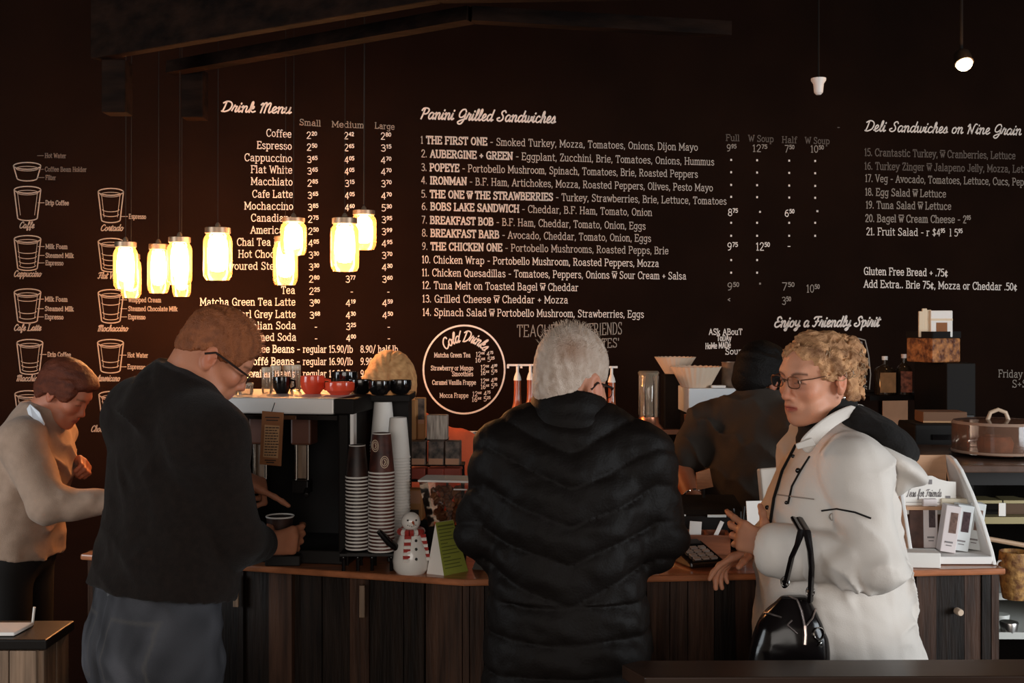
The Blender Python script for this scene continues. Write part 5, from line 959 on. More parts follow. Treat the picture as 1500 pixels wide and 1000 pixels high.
def skin_mesh(name, f, h, mats, parent=None, tint=None, matfn=None, smooth_it=1, lo=None, hi=None):
    v, q = net(f, h, lo, hi)
    for _ in range(smooth_it):      # light smoothing of the net
        ac = np.zeros_like(v); nn = np.zeros(len(v))
        for a in range(4):
            b = (a+1) % 4; np.add.at(ac, q[:, a], v[q[:, b]]); np.add.at(nn, q[:, a], 1); np.add.at(ac, q[:, b], v[q[:, a]]); np.add.at(nn, q[:, b], 1)
        v = .5*v+.5*ac/np.maximum(nn, 1)[:, None]
    me = bpy.data.meshes.new(name); n = len(v); k = len(q)
    me.vertices.add(n); me.vertices.foreach_set('co', v.astype(np.float32).ravel()); me.loops.add(4*k); me.loops.foreach_set('vertex_index', q.astype(np.int32).ravel())
    me.polygons.add(k); me.polygons.foreach_set('loop_start', np.arange(0, 4*k, 4, dtype=np.int32)); me.update(calc_edges=True)
    me.polygons.foreach_set('use_smooth', np.ones(k, bool))
    mats = mats if isinstance(mats, (list, tuple)) else [mats]
    for m in mats: me.materials.append(M[m] if isinstance(m, str) else m)
    if matfn is not None: me.polygons.foreach_set('material_index', matfn(v[q].mean(1)).astype(np.int32))
    if tint is not None:
        a = me.color_attributes.new('tint', 'FLOAT_COLOR', 'POINT'); c = np.ones((n, 4), np.float32); c[:, :3] = tint(v); a.data.foreach_set('color', c.ravel())
    me.update(); o = bpy.data.objects.new(name, me); COL.objects.link(o)
    if parent: o.parent = parent; o.matrix_parent_inverse = parent.matrix_world.inverted() if parent.type != 'EMPTY' else Matrix.Identity(4)
    return o
def wob(P, sc, seed=0):
    """cheap smooth pseudo noise in about [-1, 1]"""
    r = np.random.RandomState(seed); out = 0; q = P*sc
    for i in range(4):
        a, b = r.normal(size=3), r.normal(size=3); ph = r.uniform(0, 6.28, 2); out = out+np.sin(q @ a+ph[0]+1.3*np.sin(q @ b*.8+ph[1]))
    return out/2.6
def folds(P, d, sc, seed=0, warp=.5):
    """ridges running across direction d"""
    t = P @ unit(d)*sc+warp*2.2*wob(P, sc*.35, seed)+warp*wob(P, sc*.9, seed+5); return np.sin(t)*(.5+.5*wob(P, sc*.30, seed+9))
def crease(P, d, sc, seed=0, warp=.5, e=.65):
    """sharp valleys between soft rolls, running across direction d"""
    t = P @ unit(d)*sc+warp*2.2*wob(P, sc*.35, seed)+warp*wob(P, sc*.9, seed+5); return (np.abs(np.sin(t))**e-.7)*np.clip(.55+.6*wob(P, sc*.28, seed+9), 0, 1)
# ---------------------------------------------------------------- head, hands
def frame(f, up=(0, 0, 1)):
    """columns right, forward, up"""
    f = unit(f); r = unit(np.cross(f, up)); return np.stack([r, f, np.cross(r, f)], 1)
def turn(yaw, pitch=0, roll=0):
    """yaw: heading measured from +Y toward +X; pitch: nod down positive; roll: tilt to own right positive (degrees)"""
    y, p, r = R(yaw), R(pitch), R(roll)
    Q = Matrix.Rotation(-y, 3, 'Z') @ Matrix.Rotation(-p, 3, 'X') @ Matrix.Rotation(r, 3, 'Y'); return np.array(Q)
def head(s, c, Q, male=True, jowl=0., sc=1.0, ear=True, nose=1.0, es=1.0, slit=False, cr=1.0):
    T = lambda x, y, z: np.asarray(c)+Q @ (np.array([x, y, z])*sc)
    E = lambda p, r, k=.015, op='+', M_=None: s.ell(T(*p), np.array(r)*sc, Q if M_ is None else Q @ M_, k*sc, op)
    Cn = lambda a, b, r1, r2, k=.015, op='+': s.cone(T(*a), T(*b), r1*sc, r2*sc, k*sc, op)
    E((0, -.018, .036), (.073, .094, .083*cr), .02)
    E((0, .030, .030), (.064, .062, .068*cr), .03); E((0, .032, -.030), (.056, .058, .074), .03)
    jw = .052 if male else .043
    for x in (-1, 1):
        Cn((x*jw, -.004, -.050), (x*.020, .068, -.092), .020, .017, .025); E((x*.036, .066, -.022), (.026, .022, .024), .02)
        if jowl: E((x*.034, .050, -.075), (.022*(1+jowl), .028, .026), .02)
    E((0, .078, -.094), (.022, .018, .018), .02)
    Cn((-.030, .080, .030), (.030, .080, .030), .013, .013, .016)
    for x in (-1, 1): E((x*.031, .101, .009), (.0185, .017, .0125), .010, '-')
    for x in (-1, 1): E((x*.031, .0795, .0085), (.0150, .0125, .0125), .004)
    for x in (-1, 1): Cn((x*.017, .094, -.034), (x*.031, .078, -.066), .0022, .0018, .007, '-')
    if slit:
        for x in (-1, 1): E((x*.031, .0955, .0065), (.0130, .0130, .0050), .002, '-')
    nw = 1 if male else .82
    Cn((0, .088, .018), (0, .104*nose, -.026), .0085*nw, .0115*nw, .010)
    E((0, .106*nose, -.030), (.0125*nw, .0125, .0105), .008)
    for x in (-1, 1): E((x*.0115, .097*nose, -.034), (.0085, .011, .0080), .006)
    for x in (-1, 1): E((x*.0065, .103*nose, -.0405), (.0035, .0045, .0035), .003, '-')
    E((0, .084, -.058), (.030, .018, .024), .014)
    E((0, .0955, -.0575), (.0215, .0085, .0052), .004); E((0, .0935, -.0675), (.019, .0088, .0062), .004)
    E((0, .1025, -.0622), (.022, .0085, .0013), .002, '-')
    if ear:
        for x in (-1, 1):
            Me = np.array(Matrix.Rotation(R(-x*20), 3, 'Z') @ Matrix.Rotation(R(12), 3, 'X'))
            E((x*.0785, -.012, -.004), (.0085*es, .0195*es, .0325*es), .006, '+', Me); E((x*(.0785+.007*es), -.008, .002), (.0065*es, .0115*es, .019*es), .006, '-', Me)
            E((x*.076, .001, -.006), (.006, .006, .008), .005); E((x*.077, -.004, -.030), (.007, .009, .010), .006)
    return T
def skin_tint(base, T_c, Q, lip=(.50, .17, .13), sc=1.0, flush=.25, extra=None, brow=((.09, .04, .022), 1)):
    base = np.array(base); lip = np.array(lip)
    def fn(v):
        q = (v-np.asarray(T_c)) @ Q/sc; c = np.tile(base, (len(v), 1))
        def blend(w, col): nonlocal c; w = np.clip(w, 0, 1)[:, None]; c = c*(1-w)+np.array(col)*w
        fr = q[:, 1] > .05
        g = lambda p, r: np.exp(-(((q-np.array(p))/np.array(r))**2).sum(1))
        for x in (-1, 1): blend(flush*g((x*.042, .075, -.022), (.025, .04, .022)), base*np.array((1.05, .70, .62)))
        blend(flush*1.2*g((0, .112, -.030), (.016, .02, .014)), base*np.array((1.05, .66, .58)))
        for x in (-1, 1): blend(.5*flush*2*g((x*.085, -.01, -.005), (.02, .03, .035)), base*np.array((1.05, .62, .52)))
        for x in (-1, 1): blend(.45*g((x*.031, .09, .002), (.018, .02, .012)), base*np.array((.72, .55, .52)))
        blend(fr*(np.abs(q[:, 0]) < .0235)*np.clip(1.5-np.abs(q[:, 2]+.0625)/(.0085*(1-.5*(np.abs(q[:, 0])/.024)**2)), 0, 1)*(q[:, 1] > .083), lip)
        for x in (-1, 1):     # brows and lash line
            u = (q[:, 0]*x-.031)/.019; w_ = np.exp(-((q[:, 2]-(.0285-.006*u*u+.002*u))/.0036)**2)*(np.abs(u) < 1)*(q[:, 1] > .05); blend(.8*w_*brow[1], brow[0])
            w_ = np.exp(-((q[:, 2]-(.0045-.004*u*u))/.0022)**2)*(np.abs(u) < .8)*(q[:, 1] > .06); blend(.75*w_, (.06, .028, .02))
        n = .5+.5*wob(v, 90, 3); c = c*(.93+.10*n)[:, None]
        if extra is not None: c = extra(v, c)
        return c
    return fn
def hand(s, w, fd, pn, side, curl=(30, 35, 40, 45), spread=6, thumb=(35, 25), sc=1.0, k=.006, tw=.35):
    """w wrist, fd finger direction, pn direction the palm faces, side +1 right / -1 left; curl in degrees per joint"""
    w = np.asarray(w, float); fd = unit(fd); pn = np.asarray(pn, float); pn = unit(pn-fd*(pn @ fd)); lt = np.cross(fd, pn)*side    # toward the thumb side
    def rot(v, ax, a): a = R(a); return v*math.cos(a)+np.cross(ax, v)*math.sin(a)+ax*(ax @ v)*(1-math.cos(a))
    off = (.030, .010, -.010, -.028); L = (.043, .047, .044, .034); rad = (.0088, .0090, .0086, .0076)
    for i in range(4):
        kn = w+fd*(.092-.004*abs(i-1))*sc+lt*off[i]*sc
        s.cone(w+lt*off[i]*.55*sc+fd*.012, kn, .0145*sc, .0115*sc, .012)
        d = rot(fd, pn, 0); d = unit(fd+lt*math.tan(R(spread*(1.5-i)/1.5)))
        ax = unit(np.cross(d, pn)); p = kn; r = rad[i]*sc
        for j, (f, kk) in enumerate(((1, 1.0), (.62, 1.15), (.50, .8))):
            d = rot(d, ax, curl[i]*kk); q = p+d*L[i]*f*sc; s.cone(p, q, r*(1-.06*j), r*(.94-.08*j), k if j else .010); p = q
    d = unit(fd*.55+lt*.75+pn*tw); ax = unit(np.cross(d, pn)); p = w+fd*.022*sc+lt*.020*sc
    for j, (Lg, r0, r1) in enumerate(((.042, .0165, .0120), (.031, .0108, .0098), (.025, .0098, .0080))):
        if j: d = unit(d+ (fd*.5+pn*.25-lt*.3)*math.tan(R(thumb[j-1]))*.8)
        q = p+d*Lg*sc; s.cone(p, q, r0*sc, r1*sc, .010 if j == 0 else k); p = q
    return s
def eyes(T, Q, parent, sc=1.0, look=(0, 1, -.25), iris=(.10, .07, .05)):
    for x in (-1, 1):
        m = MB(); c = T(x*.031, .0775, .0070); lk = unit(Q @ unit(look)); m.m = 0; m.ball((0, 0, 0), .0113*sc, 16)
        o = m.build('eyeball', 'eye_white', parent, smooth=True, loc=c)
        m = MB(); m.lathe([(.0066*sc, 0), (.0046*sc, .0014*sc), (0, .0018*sc)], seg=16, axis=lk, c=lk*.0102*sc); i2 = m.build('iris', mat('dark_iris', iris, .15), o, smooth=True)
def lens_loop(T, cx, z, w_, h_, y, n=20, sup=3.0):
    out = []
    for k in range(n+1):
        a = 2*math.pi*k/n; ca, sa = math.cos(a), math.sin(a); x = cx+w_*abs(ca)**(2/sup)*(1 if ca >= 0 else -1); out.append(T(x, y-.35*(abs(x)-.03)**2*20*.5, z+h_*abs(sa)**(2/sup)*(1 if sa >= 0 else -1)))
    return out
def glasses(T, parent, mt, thick=.0011, z=.008, lw=.022, lh=.015, y=.108, temple=.0022, ear_y=-.008, rims=True, name='eyeglasses'):
    g = bpy.data.objects.new(name, None); COL.objects.link(g); g.parent = parent
    m = MB()
    for x in (-1, 1):
        if rims: m.tube(lens_loop(T, x*.032, z-.004, lw, lh, y), thick, 6, cap=False)
    m.tube([T(-.012, y-.001, z), T(0, y+.002, z+.003), T(.012, y-.001, z)], thick, 6); m.build('frame', mt, g, smooth=True)
    for x in (-1, 1):
        m = MB(); m.tube([T(x*.054, y-.006, z+.003), T(x*.071, y-.03, z+.004), T(x*.0795, .03, z+.006), T(x*.0815, ear_y, z+.007), T(x*.081, ear_y-.022, z-.012)], temple, 6); m.build('temple', mt, g, smooth=True)
        m = MB(); lp = lens_loop(T, x*.032, z-.004, lw*.97, lh*.97, y); m.add([Vector(p) for p in lp[:-1]], [tuple(range(len(lp)-1))]); m.build('lens', 'lens_glass', g)
    return g
M['lens_glass'] = new_glass('lens_glass', (.86, .80, .76), .10)
M['eye_white'] = mat('eye_white', (.27, .19, .155), .2)
M['skin'] = attr_mat('skin', .48, sub=.12, bump=.12, bscale=420, spec=.35)
M['dyed'] = attr_mat('hair_tone', .55, bump=.55, bscale=330, spec=.3)
def hair_tint(c1, c2, sc, d, seed=0, fn2=None):
    c1, c2 = np.array(c1), np.array(c2)
    def fn(v):
        t = .5+.5*folds(v, d, sc, seed, .8); t = np.clip(t*.7+.3*(.5+.5*wob(v, 160, seed+2)), 0, 1)[:, None]; c = c1*(1-t)+c2*t
        return fn2(v, c) if fn2 else c
    return fn
# ================================================================ people
Z3 = np.eye(3)
def hdg(yaw): return A_([math.sin(R(yaw)), math.cos(R(yaw)), 0])
def tframe(yaw, up=(0, 0, 1)):
    u = unit(up); f = hdg(yaw); f = unit(f-u*(f @ u)); return np.stack([np.cross(f, u), f, u], 1)
def person(base, label):
    return thing('person', base, label, 'person')
def attach(root):
    for k in kids(root): k.matrix_parent_inverse = Matrix.Translation(-Vector(root.location))
def hair_cap(s, c, Q, th, sc=1.0, front=.048, slope=.38, low=-.03, nape=.9, nmin=-.085, top=0, k=.012, nb=-.028):
    def fn(P):
        q = (P-np.asarray(c)) @ Q/sc
        def el(p, r):
            u = q-A_(p); k0 = np.linalg.norm(u/A_(r), axis=1); k1 = np.linalg.norm(u/A_(r)**2, axis=1); return k0*(k0-1)/np.maximum(k1, 1e-6)
        d = smin(el((0, -.018, .036+top*.5), (.073+th, .094+th, .083+th+top*.5)), el((0, .028, .032+top*.5), (.064+th, .064+th, .070+th+top*.5)), .03)
        d = smin(d, el((0, -.030, -.020), (.062+th, .072+th, .065)), .03)
        d = smax(d, (q[:, 1]-front-slope*(q[:, 2]-.01))*.9, k)
        zl = np.maximum(low-np.maximum(0, nb-q[:, 1])*nape, nmin)
        d = smax(d, (zl-q[:, 2])*.75, k); return d*sc
    c = np.asarray(c); return s.fun(fn, c-.17*sc, c+.19*sc, .005)
def legs(s, hips, knees, ankles, r=(.095, .068, .055)):
    for h, k, a in zip(hips, knees, ankles): s.cone(h, k, r[0], r[1], .02); s.cone(k, a, r[1], r[2], .02)
def shoes(root, ankles, yaw, mt='black'):
    for a in ankles:
        f = hdg(yaw); s = Shape(); a = A_(a); s.ell(a+f*.07+A_([0, 0, -a[2]+.035]), (.046, .13, .036), tframe(yaw), .02); s.cone(a+A_([0, 0, -a[2]+.07]), a+A_([0, 0, -a[2]+.11]), .045, .043, .02); skin_mesh('shoe', s, .012, mt, root)
def plain(name, s, h, mt, root, **kw): return skin_mesh(name, s, h, mt, root, **kw)
# fabrics
M['knit_black'] = mat('black_wool_knit', (.0105, .0062, .0045), .9, spec=.12, noise=.3, nscale=60, bump=.35, bscale=330, sheen=.05)
M['puffer'] = mat('black_puffer_nylon', (.0048, .0031, .0024), .6, spec=.14, bump=.15, bscale=160)
M['denim'] = attr_mat('worn_dark_denim', .85, bump=.3, bscale=480, spec=.15)
M['coat_white'] = mat('off_white_coat_fabric', (.66, .60, .545), .8, spec=.2, noise=.05, nscale=12, bump=.12, bscale=350)
M['lining'] = mat('black_fleece_lining', (.006, .0045, .004), .95, bump=.3, bscale=200)
M['beige_knit'] = mat('beige_fine_knit', (.40, .275, .20), .9, noise=.12, nscale=40, bump=.3, bscale=420, sheen=.1)
M['shirt_dark'] = mat('dark_olive_shirt_cotton', (.030, .020, .0135), .85, bump=.15, bscale=300)
M['orange_knit'] = mat('orange_knit', (.62, .095, .030), .85, bump=.25, bscale=300)
M['trouser'] = mat('black_trouser_cloth', (.008, .006, .005), .85)
M['frame_dark'] = mat('dark_spectacle_frame', (.02, .012, .010), .25); M['white_cotton'] = mat('white_shirt_cotton', (.72, .74, .78), .8, bump=.1, bscale=300)

# ---------------------------------------------------------------- man in the puffer jacket, from behind
def man_puffer():
    root = person((.14, 2.86, 0), 'grey haired man in a black quilted puffer jacket standing with his back turned'); c = A_([.146, 2.905, 1.556]); Q = turn(37, 10, 3); sc = 1.03
    b = Shape(); T = head(b, c, Q, True, .2, sc, es=1.3); b.cone(c+Q @ A_([0, -.03, -.05]), (.14, 2.88, 1.44), .056, .054, .03)
    b.cone((.14, 2.88, 1.29), (.14, 2.86, .95), .09, .11, .05); b.cone((.14, 2.88, 1.44), (.14, 2.88, 1.29), .05, .07, .03)
    Lp = [(-.01, 2.87, 1.385), (-.055, 2.90, 1.20), (.01, 3.19, 1.105)]; Rp = [(.315, 2.87, 1.38), (.352, 2.90, 1.185), (.305, 3.17, 1.105)]
    for p in (Lp, Rp): b.cone((.14, 2.88, 1.36), p[0], .045, .045, .03); b.chain(p, (.045, .038, .026))
    hand(b, (.012, 3.20, 1.095), (.25, .9, -.25), (.1, -.1, -1), -1, (25, 30, 30, 35)); hand(b, (.303, 3.18, 1.095), (-.15, .9, -.25), (0, -.1, -1), 1, (25, 30, 30, 35))
    body = skin_mesh('body', b, .0042, 'skin', root, tint=skin_tint((.46, .215, .135), c, Q, sc=sc, flush=.5))
    h = Shape(); hair_cap(h, c, Q, .005, sc, front=.05, low=.016, nape=1.9, nmin=-.094, top=.028, slope=.5, nb=-.044)
    h.disp = lambda P: .0012*folds(P, (1, .3, .2), 210, 3)+.0008*wob(P, 420, 4)
    def two(v, cc):   # sandy patch of thinner, darker hair on the crown
        q = (v-c) @ Q; w_ = np.exp(-(((q-A_([.052, -.098, .085]))/A_([.034, .05, .036]))**2).sum(1))[:, None]*.75; return cc*(1-w_)+A_([.22, .105, .055])*w_
    skin_mesh('hair', h, .0028, 'dyed', root, tint=hair_tint((.56, .45, .375), (.35, .25, .185), 230, (1, .2, .1), 2, two), smooth_it=0)
    m = MB(); rr = random.Random(3)
    for i in range(300):
        a = rr.uniform(0, 6.28); e = rr.uniform(.35, 1.35); n = A_([math.sin(a)*math.cos(e), math.cos(a)*math.cos(e), math.sin(e)])
        if n[1] > .55 and n[2] < .6: continue
        p = T(*(A_([0, -.018, .052])+n*A_([.079, .100, .098]))); dr = unit(Q @ n+A_([0, 0, .5])+A_([rr.gauss(0, .3), rr.gauss(0, .3), 0])); m.tube([p, p+dr*.010, p+dr*.015+A_([rr.gauss(0, .003), 0, -.001])], [.0006, .0004, .0002], 4)
    m.build('hair_strands', mat('silver_hair', (.42, .31, .23), .5), root)
    glasses(T, root, 'frame_dark', temple=.0032)
    # jacket
    j = Shape(); O = A_([.137, 2.865, 0])
    j.loft(O, tframe(0), [(.66, 0, 0, .212, .160), (.80, 0, 0, .208, .155), (.95, 0, 0, .200, .150), (1.08, 0, 0, .188, .142), (1.22, 0, 0, .190, .145), (1.34, 0, .005, .185, .135), (1.42, 0, .01, .135, .115), (1.475, .004, .02, .095, .095), (1.50, .006, .03, .085, .088)])
    for p in (Lp, Rp): j.chain([p[0], p[1], A_(p[1])*.12+A_(p[2])*.88], (.083, .079, .062), .035)
    j.cone((.02, 2.87, 1.425), (.25, 2.87, 1.425), .055, .055, .06)
    j.cone(Lp[0], (.06, 2.88, 1.46), .07, .05, .05); j.cone(Rp[0], (.22, 2.88, 1.455), .07, .05, .05)
    def quilt(P):
        x = P[:, 0]-.137; z = P[:, 2]; arm = np.clip((np.abs(x)-.19)/.04, 0, 1)
        q1 = z-.42*np.abs(x)*(z > 1.05)+.012*wob(P, 9, 1); q = np.where(arm > .5, z+.25*P[:, 1], q1); t = np.abs(np.sin(np.pi*q/.088))
        return -.011*t**.55+.006+.0028*folds(P, (.5, .2, 1), 75, 4)+.0015*wob(P, 60, 2)
    j.disp = quilt
    skin_mesh('puffer_jacket', j, .0058, 'puffer', root)
    axc = tframe(0, (.10, .30, 1)); OC = A_([.139, 2.885, 1.48]); k = Shape(); k.loft(OC, axc, [(-.085, 0, .010, .098, .092), (-.03, 0, 0, .102, .103), (.015, 0, 0, .098, .102), (.050, 0, .004, .091, .098)], ex=2.2); k.loft(OC, axc, [(.012, 0, .01, .078, .086), (.11, 0, .016, .076, .086)], op='-', k=.008, ex=2.2); k.disp = lambda P: .002*folds(P, (0, 0, 1), 110, 8)
    skin_mesh('collar', k, .005, 'puffer', root)
    t = Shape(); legs(t, [(.04, 2.86, .90), (.24, 2.86, .90)], [(.03, 2.86, .48), (.25, 2.86, .48)], [(.02, 2.84, .08), (.26, 2.84, .08)]); t.ell((.14, 2.86, .90), (.17, .12, .12)); skin_mesh('trousers', t, .015, 'trouser', root); shoes(root, [(.02, 2.84, .08), (.26, 2.84, .08)], 0); attach(root)

# ---------------------------------------------------------------- man in black sweater and jeans
def man_sweater():
    root = person((-.9, 2.98, 0), 'sandy haired man in a black sweater and dark jeans bending over the coffee dispenser'); c = A_([-.772, 3.02, 1.628]); Q = turn(74, 36, 4); sc = .955
    b = Shape(); T = head(b, c, Q, True, .35, sc); nb = A_([-.872, 3.0, 1.525]); b.cone(c+Q @ A_([0, -.035, -.045]), nb, .060, .062, .03); b.cone(c+Q @ A_([0, .02, -.075]), nb+A_([.04, 0, -.03]), .046, .05, .03)
    b.cone(nb+A_([0, 0, -.15]), (-.90, 2.98, 1.0), .09, .12, .05)
    Rp = [(-.752, 2.875, 1.425), (-.705, 2.935, 1.17), (-.694, 3.212, 1.098)]; Lp = [(-.985, 3.09, 1.465), (-.86, 3.30, 1.27), (-.805, 3.335, 1.282)]
    for p in (Rp, Lp): b.cone(nb+A_([0, 0, -.06]), p[0], .045, .045, .03); b.chain(p, (.05, .042, .030))
    hand(b, (-.690, 3.235, 1.095), (.80, .60, .04), (-.58, .80, -.05), 1, (26, 34, 36, 40), 3, (30, 30), tw=1.5); hand(b, (-.800, 3.335, 1.280), (.93, .2, -.42), (.2, .3, -1), -1, (4, 62, 72, 76), 3, (30, 30))
    skin_mesh('body', b, .0040, 'skin', root, tint=skin_tint((.44, .175, .095), c, Q, sc=sc, flush=.55))
    h = Shape(); hair_cap(h, c, Q, .006, sc, front=.060, low=.004, nape=.70, nmin=-.062, top=.014, slope=.55); h.disp = lambda P: .0022*folds(P, (.4, 1, .2), 200, 6)+.0014*wob(P, 380, 7)
    skin_mesh('hair', h, .0030, 'dyed', root, tint=hair_tint((.30, .092, .030), (.15, .045, .016), 210, (.3, 1, .1), 5), smooth_it=0)
    m = MB(); rr = random.Random(9)
    for i in range(520):
        a = rr.uniform(0, 6.28); e = rr.uniform(.25, 1.4); n = A_([math.sin(a)*math.cos(e), math.cos(a)*math.cos(e), math.sin(e)])
        p = T(*(A_([0, .003, .050])+n*A_([.072, .093, .078]))); dr = unit(Q @ (n+A_([0, .5, .5]))+A_([rr.gauss(0, .25), rr.gauss(0, .25), rr.gauss(0, .2)])); m.tube([p, p+dr*.010, p+dr*.016], [.0007, .0005, .0002], 4)
    m.build('hair_strands', mat('sandy_hair', (.34, .11, .036), .5), root)
    glasses(T, root, 'frame_dark', temple=.0030)
    j = Shape(); ax = tframe(45, (.06, .06, .55)); O = A_([-.905, 2.975, .98])
    j.loft(O, ax, [(.05, 0, 0, .218, .160), (.12, 0, 0, .214, .158), (.22, 0, 0, .208, .150), (.34, 0, -.005, .208, .148), (.44, 0, -.012, .195, .135), (.515, 0, -.010, .140, .108), (.57, .0, .0, .092, .090), (.60, 0, .012, .078, .080)])
    j.chain([Rp[0], Rp[1], A_(Rp[1])*.08+A_(Rp[2])*.92], (.088, .074, .050), .016); j.chain([Lp[0], Lp[1], A_(Lp[1])*.05+A_(Lp[2])*.95], (.088, .070, .047), .016); j.cone(A_(Rp[0])+A_([-.03, .02, .01]), Rp[0], .085, .08, .06); j.cone(A_(Lp[0])+A_([.03, -.02, .01]), Lp[0], .085, .08, .06)
    j.cone(Lp[0], A_(nb)+A_([-.03, 0, -.02]), .070, .062, .06); j.cone(Rp[0], A_(nb)+A_([.02, 0, -.03]), .070, .062, .06)
    cu = unit((.42, .03, .80)); cax = np.stack([unit(np.cross((0, 1, 0), cu)), np.cross(cu, unit(np.cross((0, 1, 0), cu))), cu], 1); j.loft((-.888, 2.998, 1.50), cax, [(-.06, 0, 0, .110, .120), (.03, 0, 0, .096, .100), (.080, 0, 0, .084, .085), (.095, 0, 0, .081, .082)], k=.04)
    j.cone((-.87, 3.03, 1.525), Lp[0], .082, .080, .05); j.cone((-.84, 2.96, 1.50), Rp[0], .075, .075, .05)
    j.disp = lambda P: .016*crease(P, (.5, .2, 1), 24, 4, .7)*np.clip((1.5-P[:, 2])*3, .2, 1)+.004*folds(P, (.5, .2, 1), 38, 4, .7)*np.clip((1.5-P[:, 2])*3, .2, 1)*np.clip((1.5-P[:, 2])*3, .2, 1)+.0035*folds(P, (1, -.4, .5), 62, 12)
    skin_mesh('sweater', j, .0055, 'knit_black', root)
    t = Shape(); ax2 = tframe(45); O2 = A_([-.905, 2.975, 0])
    t.loft(O2, ax2, [(.80, 0, -.010, .196, .150), (.90, 0, -.018, .196, .156), (1.0, 0, -.006, .182, .140), (1.09, 0, 0, .172, .128)], k=.02)
    hp = [O2+ax2 @ A_([x, -.01, .86]) for x in (-.095, .095)]; kn = [O2+ax2 @ A_([x, .03, .48]) for x in (-.105, .105)]; an = [O2+ax2 @ A_([x, -.02, .09]) for x in (-.11, .11)]
    legs(t, hp, kn, an, (.112, .078, .068))
    def df(P):
        q = (P-O2) @ ax2; cl = np.exp(-(q[:, 0]/.010)**2)*(q[:, 1] < 0)*np.clip((.98-q[:, 2])*9, 0, 1); return .012*cl+.0035*folds(P, (.2, 0, 1), 60, 21)*(P[:, 2] < .95)+.002*folds(P, (.6, .1, .7), 90, 22)
    t.disp = df
    def dt(v):
        q = (v-O2) @ ax2; n = .5+.5*wob(v, 40, 30); base = A_([.040, .039, .043])*(.65+.6*n)[:, None]
        wn = np.exp(-(((np.abs(q[:, 0])-.09)/.05)**2))*np.exp(-((q[:, 2]-.86)/.07)**2)*(q[:, 1] < 0); base = base*(1+.9*wn)[:, None]
        for x in (-.10, .10):     # stitched back pockets, waistband and centre seam
            e = np.maximum(np.abs(q[:, 0]-x)/.062, np.abs(q[:, 2]-.915)/.075); w_ = (np.clip(1.4-np.abs(e-1)/.05, 0, 1)*(q[:, 1] < 0)*.45)[:, None]; base = base*(1-w_)+A_([.085, .075, .066])*w_
        w_ = ((np.abs(q[:, 2]-1.045) < .0035) | ((np.abs(q[:, 0]) < .003) & (q[:, 1] < 0)))[:, None]; return np.where(w_, base*1.25, base)
    j2 = skin_mesh('jeans', t, .006, 'denim', root, tint=dt)
    for x in (-.10, 0, .115):
        p = O2+ax2 @ A_([x, -.128*math.sqrt(max(0, 1-abs(x/.178)**2.2))-.006, 1.06]); m = MB(); m.box(p, (.012, .006, .055), rot=(0, 0, -R(45)+x*3)); m.build('belt_loop', mat('denim_loop', (.07, .068, .07), .85), j2)
    shoes(root, an, 45); attach(root)
    # the cup in his hand
    cp = cup_proto('held_paper_cup', .040, .112, 'cup_dark', .72); cp.location = (-.664, 3.322, CZ+.032); 
    for k_ in kids(cp): k_.rotation_euler = (math.pi, 0, 0); k_.location = (0, 0, .112)
    cp['label'] = 'dark paper cup with a white rim held under the dispenser'; m = MB(); m.box((-.655, 3.365, CZ+.0155), (.10, .11, .030)); tag(m.build('cup_stand', 'black', bevel=.003), 'black tray block under the held cup', 'stand')

